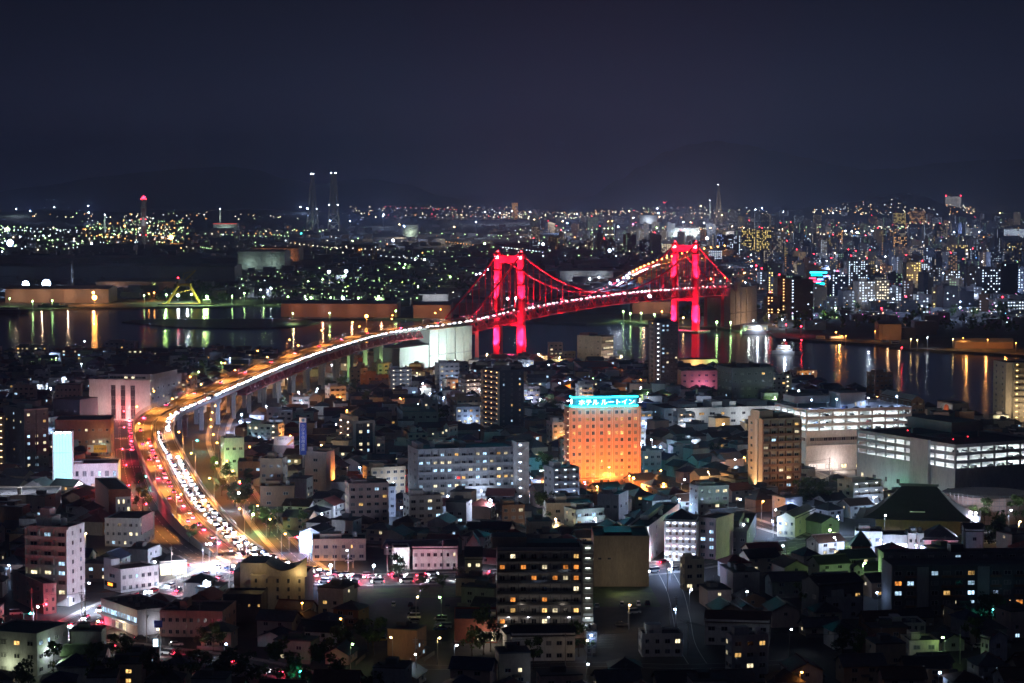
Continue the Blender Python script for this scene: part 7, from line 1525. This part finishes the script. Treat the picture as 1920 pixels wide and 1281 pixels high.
# lamps of the far shore that stand out (picture position of the lamp, kind, size in metres, light power)
FARL = [(48, 533, 'bl', 5.5, 400000), (87, 532, 'bl', 7.0, 600000), (19, 456, 'bl', 9.0, 900000), (14, 430, 'gr', 6.0, 500000), (0, 442, 'bl', 2.6, 0), (4, 472, 'wh', 2, 0), (66, 442, 'gr', 1.8, 0), (72, 450, 'gr', 1.8, 0), (93, 442, 'wh', 2.0, 0), (38, 444, 'wh', 2.4, 0), (172, 457, 'wh', 2.2, 100000), (234, 424, 'so', 2.8, 100000), (160, 431, 'so', 2.6, 60000), (321, 445, 'so', 7.0, 500000), (175, 549, 'so', 2.0, 160000), (177, 558, 'so', 3.4, 260000), (61, 565, 'gr', 1.4, 40000), (98, 564, 'gr', 1.4, 40000), (18, 560, 'gr', 1.2, 30000), (312, 553, 'gr', 1.8, 90000), (334, 554, 'wh', 2.0, 110000), (359, 552, 'gr', 1.6, 90000), (388, 557, 'gr', 2.0, 110000), (270, 554, 'gr', 1.2, 30000), (289, 549, 'so', 1.3, 30000), (279, 551, 'so', 1.2, 20000), (435, 555, 'gr', 1.3, 40000), (458, 550, 'gr', 1.4, 40000), (460, 536, 'wh', 2.0, 90000), (508, 541, 'wh', 2.0, 90000), (489, 544, 'wh', 1.4, 40000), (540, 557, 'gr', 1.8, 90000), (494, 557, 'gr', 1.3, 30000), (572, 556, 'gr', 1.5, 50000), (583, 558, 'gr', 1.5, 50000), (574, 562, 'wh', 1.6, 60000), (643, 559, 'wh', 2.2, 110000), (672, 559, 'gr', 1.9, 90000), (710, 556, 'gr', 1.6, 50000), (620, 558, 'gr', 1.3, 30000), (617, 510, 'wh', 2.6, 160000), (649, 509, 'wh', 2.6, 160000), (578, 528, 'gr', 1.6, 60000), (605, 524, 'gr', 1.4, 40000), (737, 451, 'wh', 3.0, 200000), (796, 488, 'wh', 2.4, 140000), (778, 487, 'wh', 1.6, 50000), (565, 438, 'cy', 2.6, 0), (661, 452, 'gr', 2.2, 60000), (811, 469, 'gr', 2.0, 60000), (909, 457, 'gr', 2.6, 100000), (749, 494, 'gr', 1.4, 40000), (760, 496, 'gr', 1.4, 40000), (757, 502, 'gr', 1.4, 30000), (784, 537, 'gr', 1.7, 70000), (833, 541, 'gr', 1.7, 70000), (840, 537, 'so', 1.4, 30000), (844, 519, 'gr', 1.5, 40000), (893, 515, 'wh', 1.9, 60000), (900, 513, 'wh', 1.9, 60000), (907, 516, 'wh', 1.6, 50000), (915, 506, 'wh', 1.6, 0), (952, 560, 'wh', 2.4, 90000), (967, 559, 'wh', 2.4, 90000), (687, 593, 'so', 2.0, 120000), (618, 587, 'gr', 1.2, 30000), (742, 583, 'gr', 1.2, 30000), (549, 588, 'gr', 1.0, 20000), (1018, 458, 'wh', 3.0, 140000), (1143, 470, 'wh', 3.0, 200000), (1116, 488, 'gr', 2.0, 90000), (1172, 457, 'wh', 2.2, 60000), (1115, 444, 'wh', 2.0, 0), (1187, 421, 'pi', 3.6, 60000), (1232, 427, 'gr', 2.4, 60000), (1106, 523, 'wh', 1.8, 60000), (1123, 520, 'wh', 1.6, 40000), (1218, 555, 'wh', 2.4, 140000), (1227, 590, 'gr', 1.3, 50000), (1202, 587, 'gr', 1.2, 40000), (1182, 588, 'gr', 1.2, 40000), (1169, 584, 'gr', 1.0, 20000), (1260, 582, 'so', 1.6, 60000), (1241, 584, 'so', 1.2, 30000), (1281, 596, 'wa', 1.3, 40000), (1342, 590, 'wh', 1.4, 60000), (1344, 604, 'gr', 1.7, 90000), (1370, 605, 'gr', 1.3, 50000), (1326, 447, 'wh', 3.6, 200000), (1262, 510, 'wa', 2.4, 60000), (1418, 498, 're', 2.2, 30000), (1360, 521, 'so', 1.8, 50000), (1333, 523, 'so', 1.6, 50000), (1523, 577, 'gr', 1.6, 60000), (1567, 578, 'gr', 1.6, 60000), (1653, 578, 're', 1.4, 20000), (1474, 609, 're', 1.1, 10000), (1502, 612, 're', 1.3, 16000), (1550, 530, 'bl', 3.2, 300000), (1711, 476, 're', 1.8, 20000), (1467, 599, 'wh', 1.0, 20000), (1442, 592, 'bl', 1.0, 20000), (1806, 634, 'so', .5, 7000), (1852, 637, 'so', .5, 7000), (1905, 643, 'so', .5, 7000), (1641, 621, 'so', .5, 7000), (1578, 630, 'so', .5, 7000), (1586, 630, 'so', .5, 7000), (1739, 633, 'wh', .6, 5000), (1691, 652, 're', .8, 4000), (1503, 638, 're', .8, 4000), (1708, 636, 'wa', .6, 6000), (1720, 638, 'wa', .6, 6000), (1787, 636, 'wa', .6, 6000), (1565, 431, 'gr', 2.2, 0), (1585, 433, 'wh', 3.0, 90000), (1597, 433, 'wh', 3.0, 90000), (1607, 436, 'wh', 3.4, 120000), (1680, 434, 'bl', 2.2, 0), (1870, 408, 'bl', 6.0, 0), (1444, 402, 'so', 4, 0), (1446, 408, 'wa', 4, 0), (1636, 411, 'gr', 4, 0), (1765, 403, 'wh', 5, 0), (1835, 404, 'wh', 5, 0), (1408, 508, 'so', 1.6, 30000), (1395, 512, 'so', 1.6, 30000), (1408, 478, 'wh', 1.8, 30000)]
for i, (x, y, k_, s_, P) in enumerate(FARL):
    hg = 9.0 if P < 150000 else 14.0
    q = at(x, y, 1.6 + hg) if y > 395 else at_far(x, y, 8600)
    t = thing('flood_lamp' if s_ > 1.9 else 'shore_lamp', unique('%s %s' % (CNAME[k_], 'floodlight on a mast' if s_ > 1.9 else 'street lamp'), 'on the far left shore' if x < 480 else 'in the park and works left of the bridge' if x < 920 else 'beyond the bridge span' if x < 1290 else 'on the far right shore'), 'lamp', (q.x, q.y, 1.6), 0, 'lamps across the water')
    MB().tube([(0, .6, 0), (0, .6, q.z - 1.6)], .2, 5).build('pole', M['metal'], t)
    r = s_ * (.5 if P < 100000 else .78); MB().tube([(0, .3, q.z - 1.6), (0, 0, q.z - 1.6), (0, -.5, q.z - 1.6)], [r * .6, r, r * .75], 9).build('lamp_head', BULB[k_][0], t)
    if P: lamp('lamplight', 'SPOT', BULB[k_][1], P * .4, t, (0, -.6 - r, q.z - 2.2), (0, 0, -1), size=s_ * .4, cone=168, blend=.3)
# lamps added at random over the far city to brighten the haze and tower facades
r = random.Random(51)
for i in range(90):
    if i < 46: x, y = r.uniform(1380, 1915), r.uniform(440, 600)
    elif i < 70: x, y = r.uniform(560, 1380), r.uniform(418, 470)
    else: x, y = r.uniform(-20, 1940), r.uniform(404, 425)
    q = at(x, y, 1.6); hg = 12 if i < 46 else 40; k_ = r.choice(['wh', 'bl', 'wh', 'wa', 'bl']); P = 34000 * (q.y / 2800) ** 2 if i < 46 else 250000
    t = thing('flood_lamp' if i >= 46 else 'shore_lamp', unique('%s %s' % (CNAME[k_], 'added lamp on a high mast' if i >= 46 else 'added street lamp among the towers'), 'in the left background' if x < 640 else 'in the middle background' if x < 1330 else 'in the right background' if x < 1650 else 'on the far right'), 'lamp', q, 0, 'mast lamps across the water')
    MB().tube([(0, 0, 0), (0, 0, hg)], .2 + hg * .01, 5).build('pole', M['metal'], t); MB().octa((0, 0, hg + .8), q.y * .00022).build('lamp_head', BULB[k_][0], t)
    lamp('lamplight', 'POINT', BULB[k_][1] if k_ != 'wa' else (1, .8, .55), P, t, (0, 0, hg + 3 + q.y * .0003), size=1.0)
# amusement hall with coloured lights
b = Bld('amusement_hall', 'amusement hall blazing with cyan, blue and red lights in the right background', 1516, 1562, 548, 508, -10, None, 26, 'navy', 'roof', 5, z0=1.6)
r = random.Random(61)
for v, u0, u1, c_ in ((.88, .05, .75, 'ci'), (.76, .1, .55, 'cy'), (.7, .6, .95, 'bl'), (.6, .02, .3, 'rd'), (.56, .35, .6, 'bl'), (.46, .1, .5, 'rd'), (.36, .3, .7, 'cy'), (.28, .05, .4, 'wt'), (.14, .0, .62, 'rd'), (.6, .78, .97, 'wt'), (.4, .78, .97, 'wt'), (.12, .7, .97, 'wt')):
    cc = dict(ci=(.05, .8, 1), cy=(.0, .9, .8), bl=(.2, .4, 1), rd=(1, .06, .15), wt=(.8, .9, 1))[c_]
    b.panel('F', b.W * u0, b.W * u1, b.h * v, b.h * (v + .075), .05, .5, glow('hall_' + c_, cc, 5, 'AUTO'), 'light_panel')
MB().octa((b.W * .82, -4, b.h * .3), 2.6).build('floodlight', BULB['bl'][0], b.t)
# far city: countless lights and low dark roofs
FB = MB(); lights = {k_: MB() for k_ in ('w', 'o', 'c', 'g', 'r', 'b', 'p', 'y')}
def scatter(n, x0, x1, y0, y1, mix, seed, Y=None, size=1.0, bld=.5, gauss=False):
    r = random.Random(seed); n0 = n
    while n > 0 and Y is None and bld:                     # half of the lights stand in rows along streets
        if r.random() < .05: break
        x, y = r.uniform(x0, x1), r.uniform(y0, y1); q0 = at(x, y, 9.6); a = r.choice([.35, .5, 1.9, 2.1]) + r.uniform(-.1, .1); st = r.uniform(24, 46); kk = r.choice(mix); m0 = r.uniform(.5, 1.1)
        for k in range(r.randint(5, 14)):
            q = q0 + Vector((cos(a), sin(a), 0)) * (st * k * max(1, q0.y / 4500)); px_, py_ = proj(q)
            if x0 - 15 < px_ < x1 + 15 and y0 - 4 < py_ < y1 + 4: lights[kk].octa(q, q.y * .00019 * size * m0 * r.uniform(.6, 1)); n -= 1
        if n < n0 * .5: break
    for _ in range(max(0, n)):
        x = r.uniform(x0, x1); y = r.uniform(y0, y1) if not gauss else min(max(r.gauss((y0 + y1) / 2, (y1 - y0) / 4), y0), y1)
        if Y: q = at_far(x, y, Y)
        else: q = at(x, y, 1.6 + r.uniform(4, 14))
        rad = q.y * .00019 * (.35 + 1.0 * r.random() ** 2.2) * size
        lights[r.choice(mix)].octa(q, rad)
        if Y is None and r.random() < bld:
            w_, h = r.uniform(8, 22), r.uniform(5, 14); FB.box(q.x - w_ / 2, q.x + w_ / 2, q.y + 2, q.y + 2 + r.uniform(10, 25), 1.5, 1.6 + h)
scatter(330, 150, 345, 412, 458, 'ggggwcoo', 1, None, 1.4); scatter(140, 0, 150, 425, 470, 'ggcccwg', 2, None, 1.4); scatter(120, 330, 640, 425, 475, 'gwwocg', 3); scatter(190, 640, 960, 386, 409, 'wwocwwr', 4, None, .9); scatter(190, 940, 1130, 398, 410, 'owwowcg', 5, None, 1.0); scatter(80, 640, 940, 440, 480, 'gwcgo', 6)
scatter(150, 620, 900, 480, 560, 'gggwc', 7, None, .8); scatter(60, 440, 620, 510, 565, 'ggcw', 8, None, .8); scatter(280, 950, 1260, 425, 480, 'ggwwcco', 9, None, 1.0); scatter(190, 1130, 1430, 388, 412, 'wwocgw', 10, None, .9); scatter(330, 1240, 1700, 425, 440, 'ooowwg', 11, None, 1.0); scatter(330, 1430, 1920, 398, 430, 'wwooccgr', 12, None, .95)
scatter(420, 1360, 1920, 432, 520, 'wcccwob', 13, None, .85); scatter(120, 1380, 1920, 440, 600, 'bbppgo', 33, None, 1.0); scatter(90, 520, 900, 500, 565, 'gggy', 34, None, 1.1); scatter(200, 1420, 1920, 520, 610, 'wccwob', 14, None, .75); scatter(120, 1250, 1430, 480, 545, 'ooowwcr', 15, None, .9); scatter(60, 1500, 1570, 490, 545, 'bbcrr', 16, None, 1.1); scatter(50, 1655, 1690, 495, 540, 'bccrr', 17, None, 1.1)
r = random.Random(19)
for _ in range(170):            # lights climbing the wooded hill on the right, and the low hills on the left
    u = r.random(); x = 1520 + 310 * u; top = 366 + 26 * abs(u - .55) * 1.8; y = top + r.random() ** .7 * (402 - top)
    q = at_far(x, y, 8700 - 640 * ((y - top) / (402 - top + 1)) - 60); lights[r.choice('wwoocw')].octa(q, r.uniform(.5, 1.5))
for _ in range(60):
    x = r.uniform(60, 560); y = r.uniform(398, 412); q = at_far(x, y, 8650); lights[r.choice('gwcwo')].octa(q, r.uniform(.8, 2.0))
FCL = put('city_lights', None, None, label='countless small lights of the far city and works', cat='lights', kind='stuff')
for k_, (c_, P) in dict(w=((1, .86, .6), 11), o=((1, .42, .12), 11), c=((.72, .86, 1), 12), g=((.6, 1, .42), 9), r=((1, .05, .08), 10), b=((.15, .45, 1), 10), p=((1, .15, .65), 9), y=((.8, 1, .2), 9)).items(): lights[k_].build('light_points', glow('city_light_' + k_, c_, P), FCL, kind='stuff')
r = random.Random(23)
for _ in range(1500):
    x = r.uniform(-20, 1940); y = r.uniform(420, 600) if x > 1400 else r.uniform(425, 560); q = at(x, y, 1.6)
    if in_poly(q.x, q.y - 20, FL + [(0.23 * YB, YB), (-0.23 * YB, YB)]): w_, d_, h = r.uniform(8, 26), r.uniform(8, 20), r.uniform(4, 10); FB.box(q.x - w_ / 2, q.x + w_ / 2, q.y, q.y + d_, 1.5, 1.6 + h)
o = FB.build('low_buildings', M['shed'], None, label='mass of low dark roofs across the water', cat='buildings', kind='stuff')
# trees of the far park as one wood
tb = MB(); r = random.Random(29)
for (x0, x1, y0, y1, n) in ((280, 520, 540, 566, 90), (520, 900, 520, 562, 150), (1000, 1260, 470, 500, 60), (1260, 1420, 580, 606, 50), (1700, 1920, 575, 625, 60), (940, 1080, 560, 592, 30), (1430, 1640, 575, 620, 40)):
    for _ in range(n):
        q = at(r.uniform(x0, x1), r.uniform(y0, y1), 1.6); s_ = r.uniform(3, 6.5)
        if not in_poly(q.x, q.y - 6, FL + [(0.23 * YB, YB), (-0.23 * YB, YB)]): continue
        for k in range(26):
            d = Vector((r.gauss(0, 1), r.gauss(0, 1), r.gauss(0, .8))).normalized() * s_ * r.uniform(.4, 1); c_ = q + Vector((d.x * .8, d.y * .8, s_ * 1.1 + d.z)); u = Vector((r.gauss(0, 1), r.gauss(0, 1), r.gauss(0, 1))).normalized() * s_ * .34; v = u.cross(Vector((r.gauss(0, 1), r.gauss(0, 1), r.gauss(0, 1)))).normalized() * s_ * .26
            tb.poly([c_ - u, c_ + v, c_ + u, c_ - v])
tb.build('far_trees', M['leaf'], None, label='dark wood of the far shore parks', cat='trees', kind='stuff')
# expressway beyond the bridge with its queue of lights
ep = smooth([at(1120, 548, 6), at(1150, 537, 7), at(1172, 522, 8), at(1205, 506, 9), at(1245, 492, 10), at(1300, 478, 11), at(1350, 470, 11)])
EX = thing('expressway', 'lit expressway full of traffic beyond the centre of the bridge', 'expressway'); wallstrip(MB(), ep, -13, 13, -1.2, 0).build('deck', M['deck'], EX); 
for sg in (-1, 1): a, c_ = sorted((sg * 13, sg * 13.4)); wallstrip(MB(), ep, a, c_, -1.4, 1).build('parapet', M['conc'], EX)
for q, t, nn, d in along(ep, 60): MB().bar(q + Vector((0, 0, -q.z + 1)), q + Vector((0, 0, -1.2)), 3).build('pier', M['conc'], EX)
traffic(ep, 4, 26, True, 10, 900, 'on the expressway beyond the bridge', 'cars on the expressway', 30000, every=8); traffic(ep, -4, 34, False, 10, 900, 'leaving on the expressway past the bridge', 'cars driving off on the expressway')
k = 0
for q, t, nn, d in along(ep, 70, 30): street_lamp(q + nn * 13.2, 'so' if d > 350 else 'bl', 10, 2, atan2(-nn.y, -nn.x), 60000, 'lamp on the expressway beyond the bridge, %s from the near end' % ORD[k], 'expressway lamps', .9, name='highway_lamp'); k += 1
# ------------------------------------------------------------------ ships
q = at(352, 574, 0); FCr = thing('floating_crane', 'yellow floating crane on a dark barge lit green at the left quay', 'crane barge', (q.x, q.y, 0)); L_ = 34.0
MB().prism([(-34, -7), (32, -7), (36, 0), (32, 7), (-34, 7)], -.8, 2.8).build('hull', M['rust'], FCr); MB().box(-30, 30, -6.5, 6.5, 2.8, 3.1).build('deck', M['crane_y'], FCr)
for x_ in (-24, 14):
    for sg in (-1, 1): MB().bar((x_, sg * 5, 3), (x_ * .35 - 2, sg * 2, 24), 1.6).build('crane_leg', M['crane_y'], FCr)
MB().box(-12, 4, -4, 4, 23.5, 26.5).build('machinery_house', M['crane_y'], FCr); MB().box(-10, -3, -3, 3, 26.5, 31).build('cabin', M['signw'], FCr); MB().bar((-4, 0, 29), (10, 0, 42), 1.2).build('jib', M['crane_y'], FCr); MB().bar((-4, 0, 38), (10, 0, 42), .5).build('stay', M['crane_y'], FCr); MB().bar((-6, 0, 30), (-4, 0, 38), .8).build('mast', M['crane_y'], FCr)
MB().octa((-11, 0, 33), .9).build('beacon_lamp', BULB['re'][0], FCr)
for x_, x2 in ((-24, -15.5), (14, 6.5)):
    for sg in (-1, 1): MB().bar((x_, sg * 5, 4), (x2, -sg * 3.2, 15), .5).build('cross_brace', M['crane_y'], FCr)
    MB().bar((x2, -3.4, 13), (x2, 3.4, 13), .8).build('tie_beam', M['crane_y'], FCr)
MB().bar((-16.5, 0, 14), (6.5, 0, 20), .7).build('tie_beam', M['crane_y'], FCr)
MB().box(18, 27, -4, 4, 3.1, 7.5).build('deck_house', M['signw'], FCr)
for x_, c_, P in ((-26, (.6, 1, .3), 26000), (0, (.8, 1, 1), 20000), (20, (.6, 1, .3), 26000)): lamp('deck_light', 'POINT', c_, P, FCr, (x_, -4, 12), size=.6)
def boat(x, y, L_, label, cabin=True, rz=0, lit=None, hull='white', decks=1):
    q = at(x, y, 0); t = thing('boat', label, 'boat', q, rz); w_ = L_ * .24
    MB().prism([(-L_ / 2, -w_ / 2), (L_ * .3, -w_ / 2), (L_ / 2, 0), (L_ * .3, w_ / 2), (-L_ / 2, w_ / 2)], -.3, L_ * .09 + .4).build('hull', M[hull], t); z = L_ * .09 + .4
    for d_ in range(decks): MB().box(-L_ * (.36 - .06 * d_), L_ * (.22 - .08 * d_), -w_ * .4, w_ * .4, z + d_ * 2.4, z + d_ * 2.4 + 2.3).build('cabin', M['signw'], t); MB().box(-L_ * (.33 - .06 * d_), L_ * (.18 - .08 * d_), -w_ * .4 - .06, w_ * .4 + .06, z + d_ * 2.4 + .9, z + d_ * 2.4 + 1.7).build('window_band', PANE['n'] if lit else M['glass'], t)
    MB().tube([(-L_ * .1, 0, z + decks * 2.3), (-L_ * .1, 0, z + decks * 2.4 + L_ * .16)], .08, 5).build('mast', M['metal'], t)
    if lit: MB().octa((-L_ * .1, 0, z + decks * 2.4 + L_ * .16), .5).build('mast_lamp', BULB[lit][0], t); lamp('deck_light', 'POINT', BULB[lit][1], 5000, t, (0, -w_ * .8, z + 4), size=.4)
boat(1476, 664, 26, 'small white ferry with lit cabin in the channel', rz=-.5, lit='wh', decks=2)
boat(1418, 626, 30, 'white excursion boat lit at the ferry pier', rz=.15, lit='wh', decks=2); boat(1572, 640, 22, 'orange lit workboat beyond the right breakwater', rz=.1, lit='so', hull='rust'); boat(1540, 638, 14, 'small dark boat left of the orange lit workboat', hull='rust'); boat(1660, 645, 12, 'small white boat moored at the right quay', rz=.3); boat(1680, 648, 12, 'second small white boat moored at the right quay', rz=.2); boat(1505, 770, 30, 'white patrol ship moored behind the white car park', rz=.3, lit='wh', decks=2); boat(20, 587, 40, 'dark ship at the left quay edge', hull='rust'); boat(100, 578, 34, 'blue-lit low boat moored at the left quay', hull='rust')
b = shed('ferry_terminal', 'brightly lit white ferry terminal by the far anchorage', 1392, 1440, 620, 610, 'white', 4, 12, 'white', ((.85, 1, .95), 2560, 3), z0=1.6, ridge_=.6); b.n = 1; b.fh = 5; b.strips('F', [.8], 'n', 2, b.W - 2, 2.2)
# elevated trestle of far expressway to the right of the far anchorage is hidden by the flats

# ------------------------------------------------------------------ the air
hz = bpy.data.materials.new('night_haze'); hz.use_nodes = True; t_ = hz.node_tree; t_.nodes.clear(); pv = t_.nodes.new('ShaderNodeVolumePrincipled'); oo = t_.nodes.new('ShaderNodeOutputMaterial'); t_.links.new(pv.outputs[0], oo.inputs['Volume'])
pv.inputs['Color'].default_value = (0.48, 0.60, 1.0, 1); pv.inputs['Density'].default_value = 1.0e-4; pv.inputs['Anisotropy'].default_value = 0.25
HAZE = MB().box(-9500, 9500, -60, 28500, -3.5, 620)
if USE_HAZE: HAZE.build('haze', hz, None, label='thin night haze over the town and harbour', cat='haze', kind='stuff')
